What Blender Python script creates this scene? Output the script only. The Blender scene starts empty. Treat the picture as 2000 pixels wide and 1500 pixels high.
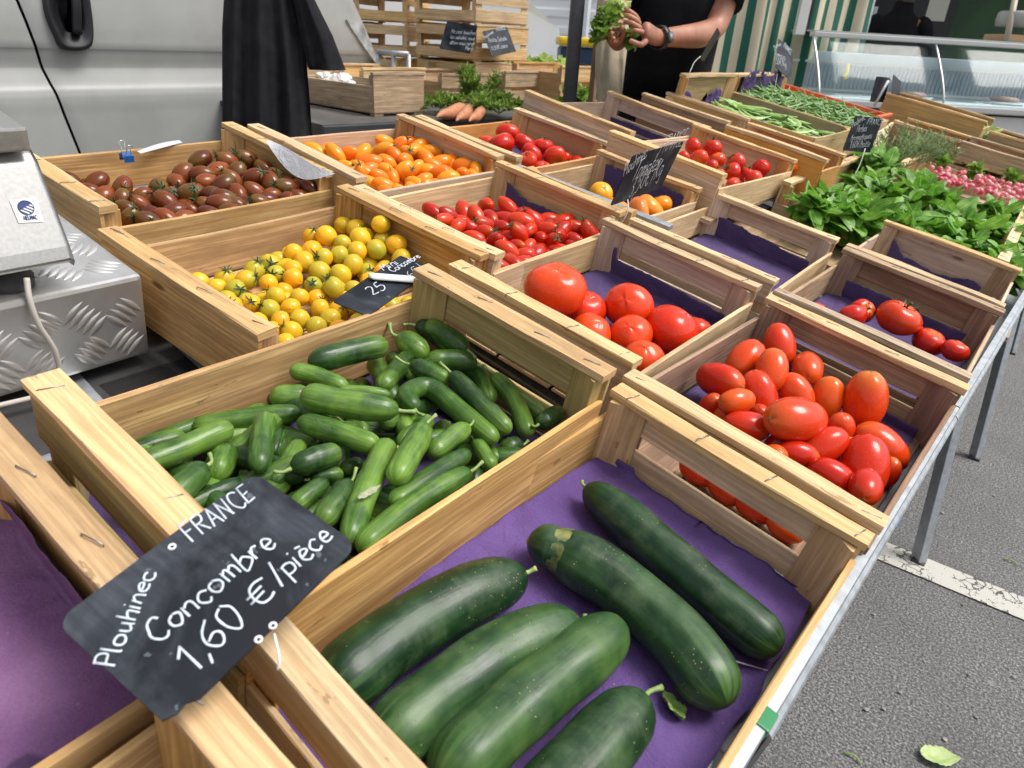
import bpy, bmesh, math, random
from mathutils import Vector, Matrix, noise
from math import sin, cos, pi, radians, sqrt
random.seed(7)
RND = random.random
def U_(a, b): return a + (b - a) * RND()
scene = bpy.context.scene
COL = scene.collection

# ------------------------------------------------------------------ camera, sky, sun, exposure
FPX = 1342.76                                   # focal length in pixels of a 2000 px wide frame
RT = Matrix(((0.769240, 0.608697, 0.194313), (0.468077, -0.329819, -0.819831), (-0.434941, 0.721601, -0.538627)))
CT = Vector((1.159876, -1.902790, 1.315260))    # camera in display-plane units
U = 0.36                                        # crate width in metres
TILT = math.asin(0.18)                          # the display slopes down to the aisle
MT = Matrix(((cos(TILT), 0, sin(TILT)), (0, 1, 0), (-sin(TILT), 0, cos(TILT))))
ORG = Vector((0, 0, 0.83))
TM = Matrix.Translation(ORG) @ MT.to_4x4()      # display frame (metres) -> world
CAM = TM @ (CT * U)
RW = RT @ MT.transposed()                       # world -> camera (x right, y down, z forward)
def ray(px, py): return RW.transposed() @ Vector(((px - 1000) / FPX, (py - 750) / FPX, 1))
def rD(px, py, d): return CAM + ray(px, py) * d
def rX(px, py, X):
    d = ray(px, py); return CAM + d * ((X - CAM.x) / d.x)
def rZ(px, py, z):
    d = ray(px, py); return CAM + d * ((z - CAM.z) / d.z)
TMI = TM.inverted()
def pt(px, py, z=0.0):                          # pixel -> point of the display plane at height z (display frame, metres)
    d = RT.transposed() @ Vector(((px - 1000) / FPX, (py - 750) / FPX, 1))
    c = CT * U
    return c + d * ((z - c.z) / d.z)
def depth(v): return (RT @ (Vector(v) - CT * U)).z   # of a display-frame point

cam = bpy.data.cameras.new("camera"); camo = bpy.data.objects.new("camera", cam); COL.objects.link(camo)
cam.sensor_width = 36; cam.lens = FPX / 2000 * 36; cam.clip_start = 0.02; cam.clip_end = 500
rm = Matrix((RW[0], -RW[1], -RW[2])).transposed()
camo.matrix_world = Matrix.Translation(CAM) @ rm.to_4x4()
scene.camera = camo
cam.dof.use_dof = True; cam.dof.focus_distance = 1.1; cam.dof.aperture_fstop = 9

SUN_EL, SUN_AZ = radians(58), radians(35)       # azimuth from +X towards +Y
w = bpy.data.worlds.new("World"); scene.world = w; w.use_nodes = True
wn = w.node_tree; bg = wn.nodes['Background']
sky = wn.nodes.new('ShaderNodeTexSky'); sky.sky_type = 'NISHITA'; sky.sun_disc = False
sky.sun_elevation = SUN_EL; sky.sun_rotation = pi / 2 - SUN_AZ; sky.dust_density = 4; sky.air_density = 1.0
hs = wn.nodes.new('ShaderNodeHueSaturation'); hs.inputs['Saturation'].default_value = 0.28
wn.links.new(sky.outputs[0], hs.inputs['Color']); wn.links.new(hs.outputs[0], bg.inputs['Color'])
bg.inputs['Strength'].default_value = 0.12
sl = bpy.data.lights.new("sun", 'SUN'); so = bpy.data.objects.new("sun", sl); COL.objects.link(so)
sl.energy = 1.5; sl.angle = radians(25); sl.color = (1, 0.96, 0.9)
sd = Vector((cos(SUN_EL) * cos(SUN_AZ), cos(SUN_EL) * sin(SUN_AZ), sin(SUN_EL)))
so.rotation_euler = sd.to_track_quat('Z', 'Y').to_euler()
vs = scene.view_settings; vs.view_transform = 'Standard'; vs.look = 'None'; vs.exposure = 0.8; vs.gamma = 1

# ------------------------------------------------------------------ material helpers
def new_mat(name):
    m = bpy.data.materials.new(name); m.use_nodes = True
    nt = m.node_tree; b = nt.nodes['Principled BSDF']; return m, nt, b
def nd(nt, t, **kw):
    n = nt.nodes.new(t)
    for k, v in kw.items():
        if k.startswith('i_'): n.inputs[k[2:].replace('_', ' ')].default_value = v
        else: setattr(n, k, v)
    return n
def ramp(nt, src, stops):
    r = nt.nodes.new('ShaderNodeValToRGB'); e = r.color_ramp.elements
    e[0].position, e[0].color = stops[0][0], (*stops[0][1], 1)
    e[1].position, e[1].color = stops[-1][0], (*stops[-1][1], 1)
    for p, c in stops[1:-1]:
        x = e.new(p); x.color = (*c, 1)
    nt.links.new(src, r.inputs[0]); return r.outputs[0]
def coords(nt, kind='Object', scale=(1, 1, 1), rnd=True):
    tc = nt.nodes.new('ShaderNodeTexCoord'); mp = nt.nodes.new('ShaderNodeMapping')
    mp.inputs['Scale'].default_value = scale
    nt.links.new(tc.outputs[kind], mp.inputs[0])
    if rnd:
        oi = nt.nodes.new('ShaderNodeObjectInfo'); ml = nd(nt, 'ShaderNodeMath', operation='MULTIPLY'); ml.inputs[1].default_value = 41.7
        nt.links.new(oi.outputs['Random'], ml.inputs[0]); nt.links.new(ml.outputs[0], mp.inputs['Location'])
    return mp.outputs[0]
def noise_t(nt, vec, scale, detail=3, rough=.55, dist=0):
    n = nd(nt, 'ShaderNodeTexNoise', i_Scale=scale, i_Detail=detail, i_Roughness=rough, i_Distortion=dist)
    nt.links.new(vec, n.inputs['Vector']); return n.outputs['Fac']
def bump(nt, b, h, strength=.3, dist=.002):
    n = nd(nt, 'ShaderNodeBump', i_Strength=strength, i_Distance=dist)
    nt.links.new(h, n.inputs['Height']); nt.links.new(n.outputs[0], b.inputs['Normal'])
def mix(nt, f, a, b_, mode='MIX'):
    n = nt.nodes.new('ShaderNodeMix'); n.data_type = 'RGBA'; n.blend_type = mode
    for s, v in ((0, f), (6, a), (7, b_)):
        if isinstance(v, (tuple, list)): n.inputs[s].default_value = (*v, 1)
        elif isinstance(v, (int, float)): n.inputs[s].default_value = v
        else: nt.links.new(v, n.inputs[s])
    return n.outputs[2]
def math_(nt, op, a, b_=None, clamp=False):
    n = nd(nt, 'ShaderNodeMath', operation=op); n.use_clamp = clamp
    for i, v in enumerate((a, b_)):
        if v is None: continue
        if isinstance(v, (int, float)): n.inputs[i].default_value = v
        else: nt.links.new(v, n.inputs[i])
    return n.outputs[0]
def objrand(nt): return nt.nodes.new('ShaderNodeObjectInfo').outputs['Random']

def simple(name, c, rough=.5, metal=0, c2=None, nscale=8, lo=.35, hi=.65, bmp=None, spec=.5, coat=0, kind='Object', rnd=True, scale=(1, 1, 1), alpha=None, sheen=0):
    m, nt, b = new_mat(name)
    b.inputs['Base Color'].default_value = (*c, 1); b.inputs['Roughness'].default_value = rough; b.inputs['Metallic'].default_value = metal
    b.inputs['Specular IOR Level'].default_value = spec; b.inputs['Coat Weight'].default_value = coat; b.inputs['Coat Roughness'].default_value = .08
    if sheen: b.inputs['Sheen Weight'].default_value = sheen
    v = coords(nt, kind, scale, rnd)
    if c2:
        f = noise_t(nt, v, nscale, 5)
        nt.links.new(ramp(nt, f, [(lo, c), (hi, c2)]), b.inputs['Base Color'])
    if bmp:
        bump(nt, b, noise_t(nt, v, bmp[0], 4), bmp[1], bmp[2])
    return m

def wood(name, light, dark, grain=.8, old=0.24):
    m, nt, b = new_mat(name)
    v = coords(nt, 'UV', (1.8, 30, 1)); v2 = coords(nt, 'UV', (7, 210, 1)); v3 = coords(nt, 'UV', (3, 9, 1)); v4 = coords(nt, 'UV', (5, 16, 1))
    g = noise_t(nt, v, 1, 5, .62, 2.0); fine = noise_t(nt, v2, 1, 3, .6); low = noise_t(nt, v3, 1.0, 2)
    mid = tuple((a + c) / 2 for a, c in zip(light, dark))
    c = ramp(nt, g, [(.35, dark), (.46, mid), (.57, light)])
    c = mix(nt, math_(nt, 'MULTIPLY', ramp(nt, fine, [(.42, (1, 1, 1)), (.62, (0, 0, 0))]), grain * .8), c, tuple(x * .6 for x in dark))
    c = mix(nt, math_(nt, 'MULTIPLY', low, .45), c, tuple(min(1, x * 1.1) for x in light))
    vor = nd(nt, 'ShaderNodeTexVoronoi', i_Scale=1.0); nt.links.new(v4, vor.inputs['Vector'])
    kn = ramp(nt, vor.outputs['Distance'], [(.05, (1, 1, 1)), (.1, (0, 0, 0))])
    kn = math_(nt, 'MULTIPLY', kn, math_(nt, 'GREATER_THAN', noise_t(nt, v4, .35, 0), .57))
    c = mix(nt, math_(nt, 'MULTIPLY', kn, .85), c, (dark[0] * .32, dark[1] * .25, dark[2] * .22))
    if old:
        st = ramp(nt, noise_t(nt, coords(nt, 'UV', (5, 14, 1)), 1.2, 6, .7), [(.48, (0, 0, 0)), (.72, (1, 1, 1))])
        c = mix(nt, math_(nt, 'MULTIPLY', st, old * 1.3), c, (.09, .065, .05))
    ol = math_(nt, 'GREATER_THAN', noise_t(nt, coords(nt, 'UV', (9, 34, 1)), 1.3, 4, .7), .67)   # small dark rub marks
    c = mix(nt, math_(nt, 'MULTIPLY', ol, .55), c, (dark[0] * .4, dark[1] * .35, dark[2] * .35))
    hsv = nt.nodes.new('ShaderNodeHueSaturation'); nt.links.new(c, hsv.inputs['Color'])
    rr = objrand(nt)
    nt.links.new(math_(nt, 'ADD', math_(nt, 'MULTIPLY', rr, .28), .84), hsv.inputs['Value'])
    nt.links.new(math_(nt, 'ADD', math_(nt, 'MULTIPLY', math_(nt, 'FRACT', math_(nt, 'MULTIPLY', rr, 7.31)), .25), .88), hsv.inputs['Saturation'])
    nt.links.new(hsv.outputs[0], b.inputs['Base Color'])
    b.inputs['Roughness'].default_value = .62; b.inputs['Specular IOR Level'].default_value = .3
    bump(nt, b, math_(nt, 'ADD', math_(nt, 'MULTIPLY', fine, .7), g), .45, .0012)
    return m
W_PALE = wood('pale_poplar_wood', (.76, .555, .315), (.56, .36, .17))
W_YEL = wood('yellow_pine_wood', (.73, .475, .22), (.49, .275, .10))
W_PINE = wood('striped_pine_wood', (.72, .46, .20), (.41, .205, .07), grain=1.0)
W_PINK = wood('pinkish_poplar_wood', (.72, .54, .385), (.52, .355, .235))
W_BROWN = wood('old_brown_wood', (.42, .27, .17), (.23, .13, .08), grain=1, old=.3)
W_GREY = wood('weathered_wood', (.58, .43, .27), (.36, .24, .15), grain=1, old=.4)
W_GREENISH = wood('greenish_poplar_wood', (.56, .42, .20), (.36, .25, .11), grain=.7, old=.1)  # poplar in a darker, greenish tone
W_ORANGE = wood('orange_plywood', (.70, .38, .15), (.55, .27, .10), grain=.4)
STAPLE = simple('staple_wire', (.30, .30, .30), .4, 1)

def fruit(name, cols, top=None, tpos=(.72, .98), rough=.2, speck=0, var=.25, low=None):
    """skin of a fruit: patches of the colours, another colour towards the stem (UV v = 1)"""
    m, nt, b = new_mat(name)
    v = coords(nt, 'Object', (1, 1, 1))
    f = noise_t(nt, v, 22, 3)
    ob = math_(nt, 'MULTIPLY', math_(nt, 'SUBTRACT', objrand(nt), .5), var * 2)
    f = math_(nt, 'ADD', math_(nt, 'ADD', math_(nt, 'MULTIPLY', math_(nt, 'SUBTRACT', f, .5), 1.1), .5), ob, True)
    n = len(cols) - 1
    c = ramp(nt, f, [(.12 + .76 * i / n, cc) for i, cc in enumerate(cols)])
    tc = nt.nodes.new('ShaderNodeTexCoord'); sp = nt.nodes.new('ShaderNodeSeparateXYZ'); nt.links.new(tc.outputs['UV'], sp.inputs[0])
    vv = math_(nt, 'ADD', sp.outputs[1], math_(nt, 'MULTIPLY', math_(nt, 'SUBTRACT', noise_t(nt, v, 30, 2), .5), .25))
    if top:
        t = ramp(nt, vv, [(tpos[0], (0, 0, 0)), (tpos[1], (1, 1, 1))])
        r2 = math_(nt, 'FRACT', math_(nt, 'MULTIPLY', objrand(nt), 13.7))
        c = mix(nt, math_(nt, 'MULTIPLY', t, r2), c, top)
    if speck:
        vo = nd(nt, 'ShaderNodeTexVoronoi', i_Scale=260); nt.links.new(v, vo.inputs['Vector'])
        c = mix(nt, math_(nt, 'MULTIPLY', ramp(nt, vo.outputs['Distance'], [(.06, (1, 1, 1)), (.16, (0, 0, 0))]), speck), c, (.8, .6, .3))
    nt.links.new(c, b.inputs['Base Color'])
    b.inputs['Roughness'].default_value = rough; b.inputs['Specular IOR Level'].default_value = .18; b.inputs['Coat Weight'].default_value = .35; b.inputs['Coat Roughness'].default_value = .04
    b.inputs['Subsurface Weight'].default_value = .0; b.inputs['Subsurface Radius'].default_value = (.012, .005, .003); b.inputs['Subsurface Scale'].default_value = .5
    bump(nt, b, noise_t(nt, v, 60, 2), .06, .002)
    return m
M_BRTOM = fruit('brown_tomato_skin', [(.075, .016, .006), (.16, .034, .008), (.26, .055, .010)], (.13, .10, .015), (.4, .95), .2, var=.35)
M_YETOM = fruit('yellow_tomato_skin', [(.48, .38, .03), (.78, .48, .02), (.85, .38, .012)], (.34, .36, .03), (.35, .9), .22, var=.45)
M_ORTOM = fruit('orange_tomato_skin', [(.76, .30, .008), (.82, .21, .006), (.80, .15, .006)], (.62, .34, .02), (.6, .98), .2, var=.4)
M_SRTOM = fruit('red_cherry_tomato_skin', [(.32, .010, .004), (.50, .018, .005), (.58, .045, .008)], (.50, .10, .012), (.6, 1), .18, var=.4)
M_RDTOM = fruit('red_tomato_skin', [(.46, .010, .004), (.58, .020, .006), (.64, .05, .008)], (.66, .18, .02), (.72, 1), .18, var=.3)
M_BEEF = fruit('beef_tomato_skin', [(.58, .018, .005), (.68, .044, .008), (.70, .085, .012)], (.60, .12, .03), (.8, 1), .24, speck=.1, var=.25)
M_ROMA = fruit('roma_tomato_skin', [(.52, .014, .004), (.66, .046, .007), (.70, .10, .010)], (.62, .20, .03), (.62, .98), .2, speck=.08, var=.4)
M_HEIR = fruit('heirloom_tomato_skin', [(.82, .40, .03), (.78, .22, .02), (.62, .10, .03)], (.66, .40, .05), (.6, .95), .24, var=.5)
M_RADISH = fruit('radish_skin', [(.46, .035, .07), (.56, .10, .135), (.68, .34, .33)], (.5, .05, .09), (.7, 1), .4, var=.35)
M_CALYX = simple('green_calyx', (.018, .040, .012), .6, c2=(.055, .095, .024), nscale=60)
M_SCAR = simple('stem_scar', (.32, .22, .08), .7, c2=(.18, .13, .04), nscale=200)

def cuke(name, dark, mid, light, rough=.3, stripes=14, gloss=.3, speck=.35, tipfrom=.6, bmp=.5):
    m, nt, b = new_mat(name)
    v = coords(nt, 'UV', (2.0, 1, 1)); vs_ = coords(nt, 'UV', (2.4, stripes, 1)); vo_ = coords(nt, 'Object')
    tc = nt.nodes.new('ShaderNodeTexCoord'); sp = nt.nodes.new('ShaderNodeSeparateXYZ'); nt.links.new(tc.outputs['UV'], sp.inputs[0])
    patch = noise_t(nt, vo_, 26, 4)
    st = noise_t(nt, vs_, 1, 3, .6, .3)
    r = objrand(nt)
    f = math_(nt, 'ADD', math_(nt, 'MULTIPLY', patch, .62), math_(nt, 'MULTIPLY', st, .38))
    f = math_(nt, 'ADD', f, math_(nt, 'MULTIPLY', math_(nt, 'SUBTRACT', r, .5), .34))
    c = ramp(nt, f, [(.38, dark), (.54, mid), (.74, light)])
    tip = ramp(nt, math_(nt, 'ADD', sp.outputs[0], math_(nt, 'MULTIPLY', math_(nt, 'SUBTRACT', st, .5), .5)), [(tipfrom, (0, 0, 0)), (1.0, (1, 1, 1))])
    c = mix(nt, math_(nt, 'MULTIPLY', tip, .6), c, light)
    # pale lines running from the blossom end
    ln = ramp(nt, noise_t(nt, coords(nt, 'UV', (.6, 26, 1)), 1, 0), [(.6, (0, 0, 0)), (.68, (1, 1, 1))])
    t2 = ramp(nt, sp.outputs[0], [(.72, (0, 0, 0)), (.98, (1, 1, 1))])
    c = mix(nt, math_(nt, 'MULTIPLY', math_(nt, 'MULTIPLY', ln, t2), .38), c, tuple(min(1, x * 1.7) for x in light))
    vo = nd(nt, 'ShaderNodeTexVoronoi', i_Scale=190); nt.links.new(vo_, vo.inputs['Vector'])
    spk = math_(nt, 'MULTIPLY', ramp(nt, vo.outputs['Distance'], [(.09, (1, 1, 1)), (.18, (0, 0, 0))]), math_(nt, 'GREATER_THAN', noise_t(nt, vo_, 16, 3, .7), .56))
    dust = ramp(nt, noise_t(nt, coords(nt, 'UV', (5, 3, 1)), 1.6, 5, .65), [(.5, (0, 0, 0)), (.75, (1, 1, 1))])
    c = mix(nt, math_(nt, 'MULTIPLY', dust, .42), c, (.12, .165, .085))
    c = mix(nt, math_(nt, 'MULTIPLY', spk, speck), c, (.40, .38, .17))
    nt.links.new(c, b.inputs['Base Color'])
    rg = math_(nt, 'ADD', math_(nt, 'MULTIPLY', patch, .3), rough - .12)
    nt.links.new(rg, b.inputs['Roughness']); b.inputs['Specular IOR Level'].default_value = .34; b.inputs['Coat Weight'].default_value = gloss * .5; b.inputs['Coat Roughness'].default_value = .12
    h = math_(nt, 'ADD', math_(nt, 'MULTIPLY', st, .6), math_(nt, 'MULTIPLY', spk, .5))
    bump(nt, b, math_(nt, 'ADD', h, math_(nt, 'MULTIPLY', patch, .5)), bmp, .003)
    return m
M_MINI = cuke('mini_cucumber_skin', (.014, .044, .008), (.040, .105, .013), (.15, .27, .035), .32, 13, .25, .2, .55)
M_BIGC = cuke('cucumber_skin', (.008, .030, .010), (.022, .064, .018), (.062, .125, .030), .36, 10, .12, .6, .92, .6)
M_CSTEM = simple('cucumber_stem', (.16, .26, .06), .6, c2=(.34, .42, .16), nscale=80)
M_CORK = simple('dried_cucumber_scar', (.42, .42, .30), .8, c2=(.20, .24, .12), nscale=70, bmp=(120, .6, .002))

M_PAPER = None
def paper(name, c, c2, stains=False):
    m, nt, b = new_mat(name)
    v = coords(nt, 'Object'); f = noise_t(nt, v, 9, 5); fib = noise_t(nt, v, 420, 2)
    cc = ramp(nt, math_(nt, 'ADD', math_(nt, 'MULTIPLY', f, .7), math_(nt, 'MULTIPLY', fib, .3)), [(.36, c), (.66, c2)])
    if stains:
        vo = nd(nt, 'ShaderNodeTexVoronoi', i_Scale=11); nt.links.new(v, vo.inputs['Vector'])
        sp_ = math_(nt, 'ADD', vo.outputs['Distance'], math_(nt, 'MULTIPLY', math_(nt, 'SUBTRACT', noise_t(nt, v, 60, 3), .5), .12))
        sm = math_(nt, 'MULTIPLY', ramp(nt, sp_, [(.16, (1, 1, 1)), (.20, (0, 0, 0))]), math_(nt, 'GREATER_THAN', noise_t(nt, v, 6, 1), .46))
        cc = mix(nt, math_(nt, 'MULTIPLY', sm, .75), cc, (.05, .03, .08))
    vs2 = nd(nt, 'ShaderNodeTexVoronoi', i_Scale=75); nt.links.new(v, vs2.inputs['Vector'])
    bits = math_(nt, 'MULTIPLY', ramp(nt, vs2.outputs['Distance'], [(.06, (1, 1, 1)), (.1, (0, 0, 0))]), math_(nt, 'GREATER_THAN', noise_t(nt, v, 13, 2), .56))
    cc = mix(nt, math_(nt, 'MULTIPLY', bits, .8), cc, (.30, .22, .12))
    nt.links.new(cc, b.inputs['Base Color']); b.inputs['Roughness'].default_value = .85; b.inputs['Specular IOR Level'].default_value = .2
    bump(nt, b, math_(nt, 'ADD', math_(nt, 'MULTIPLY', fib, .4), math_(nt, 'MULTIPLY', noise_t(nt, v, 26, 5, .6, 1.5), 1.6)), .6, .004); return m
M_PURPLE = paper('purple_paper', (.098, .054, .185), (.145, .085, .26))
M_PURPLE_D = paper('damp_purple_paper', (.070, .046, .125), (.105, .070, .175))
M_PURPLE_F = paper('faded_purple_paper', (.16, .075, .19), (.25, .135, .27), True)
M_WPAPER = paper('white_paper', (.42, .44, .47), (.56, .57, .59))
M_KRAFT = paper('cream_paper', (.72, .58, .36), (.80, .68, .45))

def steel(name, c, rough, scale, brushed=False):
    m, nt, b = new_mat(name)
    v = coords(nt, 'Object', (1, 1, 1) if not brushed else (2, 40, 40))
    f = noise_t(nt, v, scale, 4)
    nt.links.new(ramp(nt, f, [(.3, tuple(x * (.86 if brushed else .72) for x in c)), (.7, c)]), b.inputs['Base Color'])
    b.inputs['Metallic'].default_value = .85
    nt.links.new(math_(nt, 'ADD', math_(nt, 'MULTIPLY', f, .25), rough), b.inputs['Roughness'])
    bump(nt, b, f, .12, .001); return m
GALV = steel('galvanised_steel', (.44, .47, .50), .45, 60)
STAINLESS = steel('stainless_steel', (.46, .455, .44), .32, 6, True)
TREAD = steel('aluminium_tread_plate', (.80, .79, .77), .26, 12)
CHROME = simple('chrome_wire', (.7, .7, .7), .15, 1)
BLACK = simple('black_plastic', (.012, .012, .014), .4, bmp=(200, .1, .001))
RUBBER = simple('dark_rubber_mat', (.028, .028, .03), .75, c2=(.045, .043, .042), nscale=20, bmp=(300, .4, .001))
WHITEP = simple('white_plastic', (.75, .75, .74), .35)
BLUEP = simple('blue_enamel', (.01, .10, .32), .3)
GREENTAPE = simple('green_tape', (.01, .19, .06), .3)
def chalk():
    m, nt, b = new_mat('chalkboard_black')
    v = coords(nt, 'Object'); f = noise_t(nt, v, 14, 5, .6, .6); s = noise_t(nt, coords(nt, 'Object', (60, 6, 6)), 3, 3)
    k = math_(nt, 'MULTIPLY', ramp(nt, f, [(.42, (0, 0, 0)), (.70, (1, 1, 1))]), s)
    k = math_(nt, 'ADD', k, math_(nt, 'MULTIPLY', math_(nt, 'GREATER_THAN', noise_t(nt, v, 90, 3), .70), .8), True)
    nt.links.new(mix(nt, k, (.010, .012, .017), (.10, .115, .14)), b.inputs['Base Color'])
    b.inputs['Specular IOR Level'].default_value = .22
    nt.links.new(math_(nt, 'ADD', math_(nt, 'MULTIPLY', f, .3), .36), b.inputs['Roughness'])
    bump(nt, b, f, .05, .002); return m
CHALK = chalk()
INK = simple('white_marker', (.70, .77, .84), .5, c2=(.50, .56, .62), nscale=45)
M_ASPH, nt, b = new_mat('asphalt')
v = coords(nt, 'Object', rnd=False)
a1 = noise_t(nt, v, 190, 4, .8); a2 = noise_t(nt, v, 1.1, 4); vo = nd(nt, 'ShaderNodeTexVoronoi', i_Scale=95); nt.links.new(v, vo.inputs['Vector'])
c = ramp(nt, a1, [(.36, (.032, .032, .034)), (.5, (.125, .123, .125)), (.66, (.40, .395, .385))])
c = mix(nt, math_(nt, 'MULTIPLY', ramp(nt, noise_t(nt, v, 2.6, 5, .65), [(.45, (0, 0, 0)), (.7, (1, 1, 1))]), .45), c, (.075, .073, .07))
c = mix(nt, math_(nt, 'MULTIPLY', ramp(nt, vo.outputs['Color'], [(.93, (0, 0, 0)), (.97, (1, 1, 1))]), .6), c, (.25, .25, .24))
nt.links.new(c, b.inputs['Base Color']); b.inputs['Roughness'].default_value = .85
bump(nt, b, math_(nt, 'ADD', a1, vo.outputs['Distance']), .8, .004)
M_LINE, nt, b = new_mat('worn_road_paint')
v = coords(nt, 'Object', rnd=False); vo = nd(nt, 'ShaderNodeTexVoronoi', feature='DISTANCE_TO_EDGE', i_Scale=38)
dv = nd(nt, 'ShaderNodeVectorMath', operation='ADD'); nz = nd(nt, 'ShaderNodeTexNoise', i_Scale=30); nt.links.new(v, nz.inputs['Vector'])
sc_ = nd(nt, 'ShaderNodeVectorMath', operation='SCALE'); sc_.inputs['Scale'].default_value = .05; nt.links.new(nz.outputs['Color'], sc_.inputs[0])
nt.links.new(v, dv.inputs[0]); nt.links.new(sc_.outputs[0], dv.inputs[1]); nt.links.new(dv.outputs[0], vo.inputs['Vector'])
cr = math_(nt, 'MULTIPLY', ramp(nt, vo.outputs['Distance'], [(.03, (1, 1, 1)), (.09, (0, 0, 0))]), math_(nt, 'GREATER_THAN', noise_t(nt, v, 14, 3), .52))
cr = math_(nt, 'ADD', cr, math_(nt, 'GREATER_THAN', noise_t(nt, v, 120, 3), .66), True)
nt.links.new(mix(nt, cr, (.50, .485, .44), (.07, .07, .07)), b.inputs['Base Color']); b.inputs['Roughness'].default_value = .8
bump(nt, b, noise_t(nt, v, 170, 3, .7), .6, .004)

# ------------------------------------------------------------------ mesh helpers
class MB:
    def __init__(s): s.v = []; s.f = []; s.uv = []; s.mi = []; s.sm = []
    def face(s, idx, uvs, smooth=True, mi=0):
        s.f.append(idx); s.uv.append(uvs); s.sm.append(smooth); s.mi.append(mi)
    def add(s, verts): n = len(s.v); s.v += [Vector(q) for q in verts]; return n
    def build(s, name, mats, parent=None, mw=None):
        me = bpy.data.meshes.new(name); me.from_pydata([tuple(q) for q in s.v], [], s.f)
        ul = me.uv_layers.new(name='uv'); k = 0; dat = []
        for uvs in s.uv:
            for q in uvs: dat += [q[0], q[1]]
        ul.data.foreach_set('uv', dat)
        me.polygons.foreach_set('use_smooth', s.sm); me.polygons.foreach_set('material_index', s.mi)
        for m in (mats if isinstance(mats, (list, tuple)) else [mats]): me.materials.append(m)
        me.update()
        o = bpy.data.objects.new(name, me); COL.objects.link(o)
        if mw is not None: o.matrix_world = mw
        if parent: o.parent = parent
        return o
    def grid(s, fn, nu, nv, closeu=False, closev=False, uvf=None, smooth=True, mi=0, flip=False):
        P = [fn(i / nu, j / nv) for j in range(nv + (0 if closev else 1)) for i in range(nu + (0 if closeu else 1))]
        b0 = s.add(P); w_ = nu + (0 if closeu else 1); h_ = nv + (0 if closev else 1)
        for j in range(nv):
            for i in range(nu):
                a = b0 + (j % h_) * w_ + i % w_; b_ = b0 + (j % h_) * w_ + (i + 1) % w_
                c_ = b0 + ((j + 1) % h_) * w_ + (i + 1) % w_; d = b0 + ((j + 1) % h_) * w_ + i % w_
                uv = [(i / nu, j / nv), ((i + 1) / nu, j / nv), ((i + 1) / nu, (j + 1) / nv), (i / nu, (j + 1) / nv)]
                if uvf: uv = [uvf(*q) for q in uv]
                ids = [a, b_, c_, d]
                if flip: ids.reverse(); uv.reverse()
                s.face(ids, uv, smooth, mi)
    def box(s, c, size, M=None, mi=0, ch=.0):
        """plain box, chamfered when ch > 0; longest axis gets the u direction"""
        c = Vector(c); hx = [q / 2 for q in size]
        ax = sorted(range(3), key=lambda i: -size[i])
        bm = bmesh.new(); bmesh.ops.create_cube(bm, size=1)
        for q in bm.verts: q.co = Vector((q.co.x * size[0], q.co.y * size[1], q.co.z * size[2]))
        if ch: bmesh.ops.bevel(bm, geom=bm.edges[:], offset=min(ch, min(size) * .4), segments=2, affect='EDGES', profile=.6)
        ou, ov = RND() * 9, RND() * 9
        n = s.add([(M @ (q.co + c)) if M else (q.co + c) for q in bm.verts]); bm.verts.index_update()
        for f in bm.faces:
            nrm = f.normal; dom = max(range(3), key=lambda i: abs(nrm[i])); o2 = [i for i in ax if i != dom]
            s.face([n + q.index for q in f.verts], [(q.co[o2[0]] + ou, q.co[o2[1]] + ov + dom * .37) for q in f.verts], False, mi)
        bm.free()
    def plank(s, c, size, M=None, mi=0, rough=.0008, ch=.0012, bow=0.0, seg=.05):
        """sawn board: chamfered section swept along its longest axis with slightly uneven faces"""
        c = Vector(c); ax = max(range(3), key=lambda i: size[i]); L = size[ax]; o1, o2 = [i for i in range(3) if i != ax]
        w1, w2 = size[o1] / 2, size[o2] / 2; ch = min(ch, w1 * .5, w2 * .5)
        sec = [(-w1 + ch, -w2), (w1 - ch, -w2), (w1, -w2 + ch), (w1, w2 - ch), (w1 - ch, w2), (-w1 + ch, w2), (-w1, w2 - ch), (-w1, -w2 + ch)]
        per = [0]
        for k in range(8):
            a_, b_ = sec[k], sec[(k + 1) % 8]; per.append(per[-1] + sqrt((a_[0] - b_[0]) ** 2 + (a_[1] - b_[1]) ** 2))
        n = max(2, int(L / seg)); ou, ov = RND() * 20, RND() * 20; sd_ = RND() * 50
        rows = []
        for i in range(n + 1):
            t = -L / 2 + L * i / n; r = []
            bw = bow * (1 - (2 * i / n - 1) ** 2)
            for k, (p, q) in enumerate(sec):
                e = Vector((noise.noise((t * 9 + sd_, k * 3.1, 0)), noise.noise((t * 9 + sd_, k * 3.1, 7)), 0)) * rough
                co = [0, 0, 0]; co[ax] = t; co[o1] = p + e.x; co[o2] = q + e.y + bw
                co = Vector(co) + c
                r.append(M @ co if M else co)
            rows.append(s.add(r))
        flip = (ax == 1)
        for i in range(n):
            for k in range(8):
                k2 = (k + 1) % 8
                ids = [rows[i] + k, rows[i + 1] + k, rows[i + 1] + k2, rows[i] + k2]
                u0, u1 = L * i / n + ou, L * (i + 1) / n + ou
                uv = [(u0, per[k] + ov), (u1, per[k] + ov), (u1, per[k + 1] + ov), (u0, per[k + 1] + ov)]
                if not flip: ids.reverse(); uv.reverse()
                s.face(ids, uv, False, mi)
        for r, rev in ((rows[0], False), (rows[-1], True)):
            ids = [r + k for k in range(8)]; uv = [(sec[k][0] * .15 + ou, sec[k][1] * 4 + ov) for k in range(8)]
            if rev != flip: ids.reverse(); uv.reverse()
            s.face(ids, uv, False, mi)
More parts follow.
